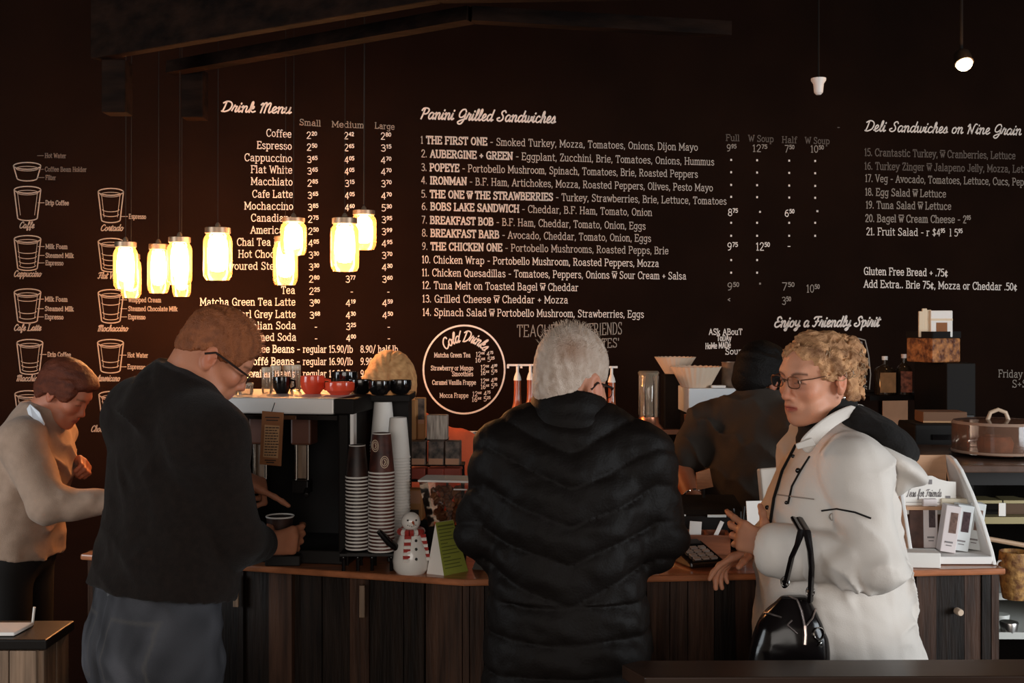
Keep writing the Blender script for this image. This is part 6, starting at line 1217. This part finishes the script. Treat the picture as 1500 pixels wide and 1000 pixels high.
# ---------------------------------------------------------------- woman in the white coat
def woman_white():
    root = person((.82, 2.97, 0), 'woman with curly blond-grey hair, glasses and a white hooded coat'); c = A_([.776, 2.95, 1.575]); Q = turn(-117, 8, -2); sc = .975
    b = Shape(); T = head(b, c, Q, False, .25, sc, nose=1.02, slit=True, cr=.87); nb = A_([.828, 2.97, 1.44]); b.cone(c+Q @ A_([0, -.03, -.05]), nb, .052, .060, .03); b.cone(nb+A_([0, 0, -.15]), (.83, 2.97, .9), .09, .11, .05)
    Lp = [(.826, 2.785, 1.358), (.846, 2.712, 1.155), (.640, 2.84, 1.160)]; Rp = [(.81, 3.13, 1.36), (.79, 3.20, 1.17), (.69, 3.13, 1.125)]
    for p in (Lp, Rp): b.cone(nb+A_([0, 0, -.03]), p[0], .05, .045, .03); b.chain(p, (.045, .038, .027))
    hand(b, (.637, 2.846, 1.163), (-.55, .45, .18), (.35, .8, -.1), -1, (14, 26, 32, 36), 8, (12, 18), .95); hand(b, (.668, 3.10, 1.112), (-.85, .05, -.30), (-.1, -.35, -1), 1, (14, 24, 28, 30), 6, (20, 20), .95)
    skin_mesh('body', b, .0034, 'skin', root, tint=skin_tint((.58, .270, .165), c, Q, lip=(.36, .085, .060), sc=sc, flush=.45, brow=((.055, .022, .014), 1.1)))
    eyes(T, Q, root, sc, look=(.0, 1, -.05))
    glasses(T, root, mat('bronze_wire_frame', (.16, .075, .045), .3, metal=.6), thick=.0014, z=.012, lw=.0225, lh=.0150, temple=.0015)
    m = MB(); m.ball(T(-.080, -.012, -.046), .0045, 10); m.build('earring', 'chrome', root, smooth=True)
    # curly hair: lumps over an inner cap
    h = Shape(); hair_cap(h, c, Q, .010, sc, front=.044, low=.005, nape=1.5, nmin=-.135, top=-.010, slope=.30)
    rr = random.Random(12)
    for i in range(150):
        a = rr.uniform(0, 6.283); e = rr.uniform(-.62, 1.5); n = A_([math.sin(a)*math.cos(e), math.cos(a)*math.cos(e), math.sin(e)])
        if n[1] > .25 and n[2] < .50-.1*(n[1] < .5): continue
        if n[2] < -.1 and n[1] > -.25: continue
        p = A_([0, -.024, .022-(.03 if n[2] < -.2 else 0)])+n*A_([.080, .104, .070])*rr.uniform(.96, 1.08); h.ell(T(*p), A_([rr.uniform(.012, .024) for _ in range(3)]), np.array(Euler((rr.random()*3, rr.random()*3, rr.random()*3)).to_matrix()), .009)
    h.disp = lambda P: .0080*folds(P, (.7, .4, 1), 85, 31, 1.5)+.0040*folds(P, (1, -.5, -.4), 170, 33, 1.4)+.0012*wob(P, 420, 4)
    skin_mesh('hair', h, .0028, 'dyed', root, tint=hair_tint((.72, .385, .185), (.15, .060, .026), 100, (.7, .3, 1), 31), smooth_it=0)  # dark second tone paints the shade between the curls
    m = MB()
    for i in range(420):      # loose curls
        a = rr.uniform(0, 6.283); e = rr.uniform(-.60, 1.5); n = A_([math.sin(a)*math.cos(e), math.cos(a)*math.cos(e), math.sin(e)])
        if (n[1] > .30 and n[2] < .52) or (n[2] < -.1 and n[1] > -.35): continue
        p = A_([0, -.024, .022])+n*A_([.086, .110, .078]); u = unit(np.cross(n, A_([rr.gauss(0, 1), rr.gauss(0, 1), rr.gauss(0, 1)]))); v = np.cross(n, u); r0 = rr.uniform(.008, .016); ph = rr.uniform(0, 6); ln = rr.uniform(2.5, 5)
        m.tube([T(*(p+u*r0*math.cos(ph+t*ln)+v*r0*math.sin(ph+t*ln)+n*(.004+.007*math.sin(t*3.1)))) for t in np.linspace(0, 1, 8)], [.0011, .0013, .0013, .0013, .0013, .0011, .0009, .0004], 5)
    m.build('hair_strands', mat('blond_grey_hair', (.60, .36, .19), .45, noise=.6, nscale=30), root, smooth=True)
    # coat
    j = Shape(); ax = tframe(-90); O = A_([.82, 2.97, 0])
    j.loft(O, ax, [(.50, 0, 0, .255, .215), (.72, 0, 0, .248, .206), (.86, 0, 0, .240, .200), (.98, 0, 0, .226, .190), (1.09, 0, .004, .214, .180), (1.20, 0, .006, .206, .174), (1.29, 0, .0, .192, .152), (1.36, 0, -.010, .160, .122), (1.42, 0, -.012, .105, .088), (1.465, 0, -.012, .074, .070)])
    j.chain([Lp[0], Lp[1]], (.073, .071), .012); j.chain([Lp[1], A_(Lp[1])*.12+A_(Lp[2])*.88], (.071, .058), .012); j.cone(A_(Lp[0])+A_([0, .04, .005]), Lp[0], .075, .070, .05)
    j.chain([Rp[0], Rp[1], A_(Rp[1])*.1+A_(Rp[2])*.9], (.086, .080, .058), .02)
    j.cone(Lp[0], (.825, 2.92, 1.41), .068, .045, .05); j.cone(Rp[0], (.825, 3.05, 1.41), .068, .045, .05)
    def cf(P):
        el = np.exp(-((P-A_([.84, 2.70, 1.14]))**2).sum(1)/.012); lo = np.clip((1.12-P[:, 2])*4, 0, 1)
        return .034*el*crease(P, (.9, .1, .6), 42, 41, .6)+.026*crease(P, (.7, .3, .8), 19, 42, 1.0, .8)*(1-.6*lo)+.028*lo*crease(P, (1, .7, .12), 13, 44, .5, .8)+.0015*wob(P, 50, 3)
    j.disp = cf
    coat = skin_mesh('coat', j, .0050, 'coat_white', root)
    # cuff flap, storm flap piping, front placket, drawstrings, collar, hood
    dk = 'lining'
    def on(px, py, D): return W(px, py, D)
    def surf(px, py, lift=.003):     # first hit of the pixel's line of sight on the coat
        o_ = A_([0, 0, ZC]); d_ = unit(A_(W(px, py, 1))-o_); t = 2.45
        for _ in range(60):
            dd = float(j((o_+d_*t)[None])[0]); 
            if dd < .0006: break
            t += max(dd*.7, .0008)
            if t > 3.6: return None
        return Vector(o_+d_*(t-lift))
    def seam(name, pts, rad, mt, par, n=6, lift=.002):
        pp = []
        for a_, b_ in zip(pts[:-1], pts[1:]):
            for q in range(n): pp.append((a_[0]+(b_[0]-a_[0])*q/n, a_[1]+(b_[1]-a_[1])*q/n))
        pp.append(pts[-1]); P3 = [s for s in (surf(x, y, lift) for x, y in pp) if s is not None]
        P3 = [p for i, p in enumerate(P3) if i == 0 or (p-P3[i-1]).length < .08]
        if len(P3) > 1: m = MB(); m.tube(P3, rad, 6); return m.build(name, mt, par, smooth=True)
    seam('piping', [(1203, 748), (1225, 745), (1252, 750), (1276, 759)], .0022, dk, coat); seam('front_edge', [(1166, 652), (1146, 690), (1134, 730), (1128, 770)], .0050, dk, coat)
    seam('drawstring', [(1186, 668), (1172, 690), (1160, 712), (1154, 738)], .0026, dk, coat); seam('yoke_seam', [(1138, 724), (1160, 727), (1192, 731)], .0018, mat('shadow_stitching', (.30, .255, .22), .9), coat)  # yoke seam in a thread darker than the coat
    seam('side_seam', [(1258, 858), (1262, 900), (1263, 962)], .0015, 'shadow_stitching', coat) if 'shadow_stitching' in M else None
    for px, py, r_ in ((1169, 689, .007), (1152, 736, .005), (1162, 668, .005), (1124, 743, .006), (1188, 645, .004)):
        s_ = surf(px, py, .004)
        if s_ is not None: m = MB(); m.ball(s_, (r_, r_*.7, r_), 10); m.build('snap_button', 'gloss_black', coat, smooth=True)
    s_ = surf(1219, 757, .003)
    if s_ is not None: m = MB(); m.tube([s_+Vector((.006*math.cos(k/2), 0, .008*math.sin(k/2))) for k in range(13)], .0018, 6); m.build('zip_pull', 'chrome', coat, smooth=True)
    fd = unit(A_(Lp[2])-A_(Lp[1])); k = Shape(); k.cone(A_(Lp[1])*.26+A_(Lp[2])*.74, A_(Lp[1])*.04+A_(Lp[2])*.96, .069, .066, .01); k.cone(A_(Lp[2])-fd*.02, A_(Lp[2])+fd*.1, .048, .048, .004, '-'); k.disp = lambda P: .003*folds(P, fd, 50, 7); skin_mesh('cuff', k, .0045, 'coat_white', root)
    q = A_(Lp[2])-fd*.004; m = MB(); m.box(q+A_([.018, -.030, -.052]), (.030, .020, .034), rot=(0, R(-20), R(-25))); m.build('cuff_tab', dk, root, bevel=.003)
    ns = Shape(); ns.loft(O, ax, [(1.38, 0, .00, .098, .090), (1.44, 0, .004, .080, .082), (1.49, 0, .010, .070, .076), (1.525, 0, .012, .064, .070)]); ns.disp = lambda P: .0025*folds(P, (0, .2, 1), 120, 3); skin_mesh('turtleneck', ns, .005, 'lining', root)
    # hood lying on the back: black fleece inside, white shell outside
    hd = Shape(); Mh = np.array(Matrix.Rotation(R(33), 3, 'Y')); hd.ell((.940, 2.92, 1.376), (.112, .152, .036), Mh, .02); hd.ell((.955, 2.93, 1.340), (.034, .10, .060), np.array(Matrix.Rotation(R(-14), 3, 'Y')), .03); hd.disp = lambda P: .007*crease(P, (.3, 1, .2), 26, 51); skin_mesh('hood', hd, .005, 'coat_white', root)
    hl = Shape(); hl.ell((.930, 2.935, 1.424), (.098, .146, .050), Mh, .02); hl.ell((.862, 2.965, 1.452), (.062, .115, .055), Mh, .03); hl.disp = lambda P: .005*folds(P, (.3, 1, .2), 45, 52)+.002*wob(P, 90, 3); skin_mesh('hood_lining', hl, .005, 'lining', root)
    # stand collar: a thick band round the neck, open at the front
    m = MB(); prof = []
    cpts = [(1166, 650, 2.80), (1180, 634, 2.80), (1200, 616, 2.82), (1222, 602, 2.85), (1246, 592, 2.90), (1264, 590, 2.97)]
    up = Vector((.020, 0, .030)); vs = []; 
    for i, (x, y, D) in enumerate(cpts):
        p = W(x, y, D); wd = (.048, .040, .036, .034, .032, .028)[i]; nn = Vector((-.7, .15, -.9)).normalized() if False else Vector((.55, 0, -.62)).normalized()
        vs += [p, p+nn*wd, p+nn*wd+Vector((.002, .012, 0)), p+Vector((.002, .012, 0))]
    fs = [(4*i+k_, 4*i+(k_+1) % 4, 4*i+4+(k_+1) % 4, 4*i+4+k_) for i in range(5) for k_ in range(4)]+[(0, 3, 2, 1), (20, 21, 22, 23)]
    m.add(vs, fs); o = m.build('collar', 'coat_white', root, smooth=True); sb = o.modifiers.new('soft', 'SUBSURF'); sb.levels = 2; sb.render_levels = 2
    m = MB(); vs = []
    for (x, y, D) in ((1166, 650, 2.795), (1190, 641, 2.795), (1196, 652, 2.79), (1168, 658, 2.79)): vs.append(W(x, y, D))
    m.prism(vs, (0, .008, 0)); m.build('collar_tab', 'coat_white', root, bevel=.002)
    t = Shape(); legs(t, [(.80, 2.90, .60), (.82, 3.06, .60)], [(.80, 2.90, .45), (.82, 3.06, .45)], [(.82, 2.90, .08), (.84, 3.06, .08)], (.08, .068, .055)); skin_mesh('trousers', t, .015, 'trouser', root); shoes(root, [(.82, 2.90, .08), (.84, 3.06, .08)], -90); attach(root)
    # handbag on her forearm
    M['patent'] = mat('black_patent_leather', (.005, .0035, .0035), .16, spec=.32)
    bgx = W(1156, 900, 2.765); hb = thing('handbag', (bgx.x, 2.765, .78), 'black patent leather handbag with chrome zips hanging from her forearm', 'handbag'); B0 = A_([bgx.x, 2.765, .78])
    s = Shape(); s.loft(B0, Z3, [(-.02, 0, 0, .090, .060), (.06, 0, 0, .096, .066), (.14, 0, 0, .094, .062), (.20, .0, 0, .084, .052), (.25, .008, 0, .058, .036), (.285, .012, 0, .030, .020)], ex=3); s.disp = lambda P: .003*folds(P, (.6, .2, 1), 45, 61)+.001*wob(P, 50, 62); o = skin_mesh('bag', s, .004, 'patent', None); 
    o.parent = hb; o.matrix_parent_inverse = Matrix.Translation(-Vector(hb.location))
    def bagm(m, nm, mt): q = m.build(nm, mt, hb, smooth=True); q.matrix_parent_inverse = Matrix.Translation(-Vector(hb.location)); return q
    def bs(px, py, lift=.003):
        o_ = A_([0, 0, ZC]); d_ = unit(A_(W(px, py, 1))-o_); t = 2.5
        for _ in range(60):
            dd = float(s((o_+d_*t)[None])[0])
            if dd < .0006: break
            t += max(dd*.7, .001)
            if t > 3.1: return None
        return Vector(o_+d_*(t-lift))
    def bseam(nm, pts, rad, mt, n=5):
        P3 = [bs(a_[0]+(b_[0]-a_[0])*q/n, a_[1]+(b_[1]-a_[1])*q/n) for a_, b_ in zip(pts[:-1], pts[1:]) for q in range(n+1)]; P3 = [p for p in P3 if p is not None]; P3 = [p for i, p in enumerate(P3) if i == 0 or (p-P3[i-1]).length > 1e-4]
        if len(P3) > 1: m = MB(); m.tube(P3, rad, 6); bagm(m, nm, mt)
    zp = mat('dulled_chrome', (.45, .36, .33), .25, metal=.9)
    bseam('zip', [(1113, 896), (1130, 899), (1145, 904)], .0022, zp); bseam('zip', [(1155, 873), (1168, 878), (1175, 895), (1179, 916)], .0022, zp); bseam('zip', [(1196, 888), (1190, 905), (1181, 916)], .0022, zp); bseam('zip', [(1160, 908), (1153, 915), (1168, 928)], .0022, zp); bseam('zip_pull', [(1179, 916), (1180, 930), (1179, 944)], .0042, zp)
    bseam('emblem', [(1192+7.5+7.5*math.cos(k*.42), 928-9*math.sin(k*.42)) for k in range(16)], .0021, 'chrome', 1); bseam('emblem', [(1199, 939), (1203, 941), (1199, 946), (1205, 946)], .0018, 'chrome', 2)
    for (x0, y0, xm, ym, x1, y1, dy) in ((1150, 858, 1160, 815, 1174, 782, -.03), (1187, 880, 1189, 830, 1182, 782, .0)):
        a_ = W(x0, y0, 2.735); b_ = W(xm, ym, 2.695+dy*.2); d_ = W(x1, y1-4, 2.665); e_ = Vector((d_.x+.004, 2.75, d_.z+.014)); m = MB(); m.tube([a_, (a_+b_)/2, b_, (b_+d_)/2+Vector((0, -.006, 0)), d_, e_], .0100, 8, flat=.6); bagm(m, 'handle', 'patent')
    for px, py in ((1150, 852), (1187, 866)): q = W(px, py, 2.725); m = MB(); m.tube([q+Vector((.009*math.cos(k*.5), 0, .012*math.sin(k*.5))) for k in range(14)], .002, 6); bagm(m, 'ring', 'chrome')

# ---------------------------------------------------------------- woman at the left, barista, blonde behind the dispenser
def woman_beige():
    root = person((-1.70, 3.95, 0), 'woman with short auburn hair in a beige sweater working at the far left'); c = A_([-1.524, 3.95, 1.474]); Q = turn(97, 33, 0); sc = .88
    b = Shape(); T = head(b, c, Q, False, .25, sc); nb = A_([-1.622, 3.95, 1.375]); b.cone(c+Q @ A_([0, -.03, -.05]), nb, .050, .056, .03); b.cone(nb+A_([0, 0, -.15]), (-1.70, 3.95, .95), .09, .11, .05)
    Rp = [(-1.600, 3.79, 1.325), (-1.500, 3.75, 1.125), (-1.325, 3.78, 1.13)]; Lp = [(-1.62, 4.10, 1.32), (-1.70, 4.14, 1.16), (-1.585, 4.10, 1.195)]
    for p in (Rp, Lp): b.cone(nb+A_([0, 0, -.05]), p[0], .035, .035, .03); b.chain(p, (.042, .036, .025))
    hand(b, (-1.325, 3.78, 1.13), (1, .1, -.1), (0, .3, -1), 1, (30, 40, 40, 40), 4, (20, 20), .92); hand(b, (-1.578, 4.095, 1.20), (.9, -.25, .25), (.0, -.6, -.6), -1, (62, 70, 70, 66), 2, (40, 40), .95)
    skin_mesh('body', b, .0045, 'skin', root, tint=skin_tint((.46, .175, .10), c, Q, lip=(.34, .09, .065), sc=sc, flush=.5))
    h = Shape(); hair_cap(h, c, Q, .013, sc, front=.058, low=-.012, nape=1.5, nmin=-.082, top=.008, slope=.28); h.ell(T(0, .066, .082), A_((.058, .030, .030))*sc, Q, .02); h.ell(T(.074, .03, .035), A_((.014, .03, .042))*sc, Q, .015); h.ell(T(-.074, .03, .035), A_((.014, .03, .042))*sc, Q, .015)
    h.disp = lambda P: .0030*folds(P, (.3, .1, 1), 130, 71, .7)+.0012*wob(P, 330, 4)
    skin_mesh('hair', h, .0036, 'dyed', root, tint=hair_tint((.165, .040, .016), (.060, .014, .007), 150, (.2, .1, 1), 71), smooth_it=0)
    j = Shape(); ax = tframe(93, (.10, 0, .48)); O = A_([-1.705, 3.95, .93])
    j.loft(O, ax, [(.02, 0, 0, .190, .145), (.10, 0, 0, .185, .138), (.22, 0, 0, .182, .130), (.33, 0, 0, .178, .125), (.42, 0, 0, .135, .105), (.49, 0, .0, .074, .074), (.515, 0, .004, .064, .066)])
    j.chain([Rp[0], Rp[1], Rp[2]], (.074, .062, .042), .016); j.chain([Lp[0], Lp[1], A_(Lp[1])*.1+A_(Lp[2])*.9], (.072, .060, .040), .03)
    j.cone(Rp[0], nb, .06, .05, .05); j.cone(Lp[0], nb, .06, .05, .05)
    j.disp = lambda P: .024*crease(P, (.7, .1, .9), 26, 72, .7)*np.clip((1.36-P[:, 2])*9, 0, 1)+.003*folds(P, (1, 0, -.4), 75, 73); skin_mesh('sweater', j, .0062, 'beige_knit', root)
    for sg in (-1, 1):
        m = MB(); pts = [(36, 603, 3.92+.03*sg), (44, 592, 3.90+.05*sg), (58, 604, 3.875+.07*sg), (66, 622, 3.88+.07*sg), (62, 626, 3.885+.07*sg), (48, 612, 3.885+.07*sg)]
        m.prism([W(*p) for p in pts], (-.004, .012, .002)); m.build('shirt_collar', 'white_cotton', root, bevel=.003)
    t = Shape(); legs(t, [(-1.70, 3.86, .90), (-1.70, 4.04, .90)], [(-1.68, 3.86, .48), (-1.68, 4.04, .48)], [(-1.72, 3.86, .08), (-1.72, 4.04, .08)], (.10, .075, .06)); t.ell((-1.71, 3.95, .93), (.14, .18, .10), None, .04); skin_mesh('trousers', t, .015, 'trouser', root); shoes(root, [(-1.72, 3.86, .08), (-1.72, 4.04, .08)], 93); attach(root)

def barista():
    root = person((.86, 4.26, 0), 'dark haired person in a dark short sleeved shirt working behind the till'); c = A_([.925, 4.30, 1.50]); Q = turn(60, 20, 4); sc = 1.0
    b = Shape(); T = head(b, c, Q, True, .1, sc); nb = A_([.885, 4.26, 1.415]); b.cone(c+Q @ A_([0, -.03, -.05]), nb, .055, .062, .03); b.cone(nb+A_([0, 0, -.15]), (.85, 4.26, .95), .09, .11, .05)
    Lp = [(.735, 4.36, 1.335), (.630, 4.32, 1.17), (.665, 4.12, 1.035)]; Rp = [(1.02, 4.13, 1.34), (1.10, 4.08, 1.14), (1.02, 3.98, 1.07)]
    for p in (Lp, Rp): b.cone(nb+A_([0, 0, -.05]), p[0], .04, .04, .03); b.chain(p, (.048, .042, .030))
    hand(b, Lp[2], (.3, -.8, -.35), (0, -.3, -1), -1, (25, 30, 30, 30), 5); hand(b, Rp[2], (-.4, -.8, -.1), (0, -.3, -1), 1, (25, 30, 30, 30), 5)
    skin_mesh('body', b, .0048, 'skin', root, tint=skin_tint((.30, .105, .052), c, Q, sc=sc, flush=.4)); eyes(T, Q, root, sc)
    h = Shape(); hair_cap(h, c, Q, .014, sc, front=.055, low=-.020, nape=1.6, nmin=-.120, top=.014); h.disp = lambda P: .003*folds(P, (.3, .2, 1), 130, 81); skin_mesh('hair', h, .004, mat('black_hair', (.0045, .003, .0024), .6, spec=.15, bump=.4, bscale=200), root)
    j = Shape(); ax = tframe(50, (.06, .03, .5)); O = A_([.845, 4.25, .93])
    j.loft(O, ax, [(-.05, 0, 0, .185, .135), (.10, 0, 0, .185, .135), (.25, 0, 0, .195, .135), (.36, 0, 0, .190, .125), (.445, 0, 0, .140, .104), (.51, 0, .005, .082, .078), (.545, 0, .012, .070, .070)])
    j.chain([Lp[0], A_(Lp[0])*.25+A_(Lp[1])*.75], (.080, .070), .04); j.chain([Rp[0], A_(Rp[0])*.25+A_(Rp[1])*.75], (.080, .070), .04); j.cone(Lp[0], nb, .065, .055, .05); j.cone(Rp[0], nb, .065, .055, .05)
    j.disp = lambda P: .022*crease(P, (.7, .3, .8), 24, 82, .7)+.0025*folds(P, (1, 0, -.5), 70, 83); skin_mesh('shirt', j, .0068, 'shirt_dark', root)
    m = MB(); q = A_(Lp[1])*.35+A_(Lp[2])*.65; d_ = unit(A_(Lp[2])-A_(Lp[1])); u = unit(np.cross(d_, (0, 0, 1))); v = np.cross(d_, u); m.tube([q+(u*math.cos(k*.449)+v*math.sin(k*.449))*.040 for k in range(15)], .004, 6); m.build('bracelet', 'chrome', root, smooth=True)
    t = Shape(); legs(t, [(.77, 4.30, .90), (.93, 4.20, .90)], [(.77, 4.30, .48), (.93, 4.20, .48)], [(.76, 4.29, .08), (.94, 4.19, .08)]); t.ell((.85, 4.25, .90), (.16, .14, .10)); skin_mesh('trousers', t, .016, 'trouser', root); shoes(root, [(.76, 4.29, .08), (.94, 4.19, .08)], 50); attach(root)

def blonde():
    root = person((-.36, 4.42, 0), 'blonde person in an orange top hidden behind the dispenser and bags'); c = A_([-.455, 4.36, 1.455]); Q = turn(186, 30, 0); sc = 1.0
    b = Shape(); T = head(b, c, Q, False, .1, sc); nb = A_([-.40, 4.44, 1.345]); b.cone(c+Q @ A_([0, -.03, -.05]), nb, .050, .056, .03); b.cone(nb+A_([0, 0, -.15]), (-.36, 4.44, .95), .09, .11, .05)
    Lp = [(-.195, 4.40, 1.225), (-.135, 4.30, 1.08), (-.22, 4.10, 1.03)]; Rp = [(-.54, 4.44, 1.225), (-.60, 4.32, 1.10), (-.54, 4.16, 1.08)]
    for p in (Lp, Rp): b.cone(nb+A_([0, 0, -.05]), p[0], .035, .035, .03); b.chain(p, (.042, .036, .026))
    hand(b, Lp[2], (-.3, -.9, -.1), (0, 0, -1), -1, (30, 35, 35, 35)); hand(b, Rp[2], (.3, -.9, -.1), (0, 0, -1), 1, (30, 35, 35, 35))
    skin_mesh('body', b, .0055, 'skin', root, tint=skin_tint((.48, .22, .14), c, Q, sc=sc)); eyes(T, Q, root, sc)
    h = Shape(); hair_cap(h, c, Q, .022, sc, front=.075, low=-.06, nape=1.2, nmin=-.10, top=.012, slope=.15); h.ell(T(.03, .060, .085), A_((.060, .045, .034))*sc, Q, .02); h.ell(T(-.04, .060, .080), A_((.050, .045, .034))*sc, Q, .02)
    def pt(P): q = (P-c) @ Q; return .0016*np.sin((q[:, 0]+.35*q[:, 1]*np.sign(q[:, 0]+.012))*260+2*wob(P, 25, 3))+.0015*wob(P, 60, 5)+.006*np.exp(-((q[:, 0]+.012)/.006)**2)*(q[:, 2] > 0)
    h.disp = pt
    skin_mesh('hair', h, .0038, 'dyed', root, tint=hair_tint((.72, .40, .17), (.40, .17, .06), 170, (1, .1, .2), 91), smooth_it=0)
    j = Shape(); ax = tframe(180, (0, -.03, .5)); O = A_([-.365, 4.45, .93])
    j.loft(O, ax, [(-.05, 0, 0, .175, .125), (.12, 0, 0, .175, .125), (.22, 0, 0, .180, .125), (.30, 0, 0, .165, .110), (.36, 0, 0, .105, .085), (.42, 0, .005, .068, .068)])
    for p in (Lp, Rp): j.chain([p[0], p[1], A_(p[1])*.15+A_(p[2])*.85], (.080, .070, .048), .04); j.cone(p[0], nb, .062, .05, .05)
    j.disp = lambda P: .006*folds(P, (.8, .2, .7), 48, 92, .7); skin_mesh('top', j, .0068, 'orange_knit', root)
    t = Shape(); legs(t, [(-.45, 4.45, .90), (-.28, 4.45, .90)], [(-.45, 4.45, .48), (-.28, 4.45, .48)], [(-.46, 4.46, .08), (-.27, 4.46, .08)]); t.ell((-.365, 4.45, .90), (.16, .12, .10)); skin_mesh('trousers', t, .016, 'trouser', root); shoes(root, [(-.46, 4.46, .08), (-.27, 4.46, .08)], 180); attach(root)
man_puffer(); man_sweater(); woman_white(); woman_beige(); barista(); blonde()
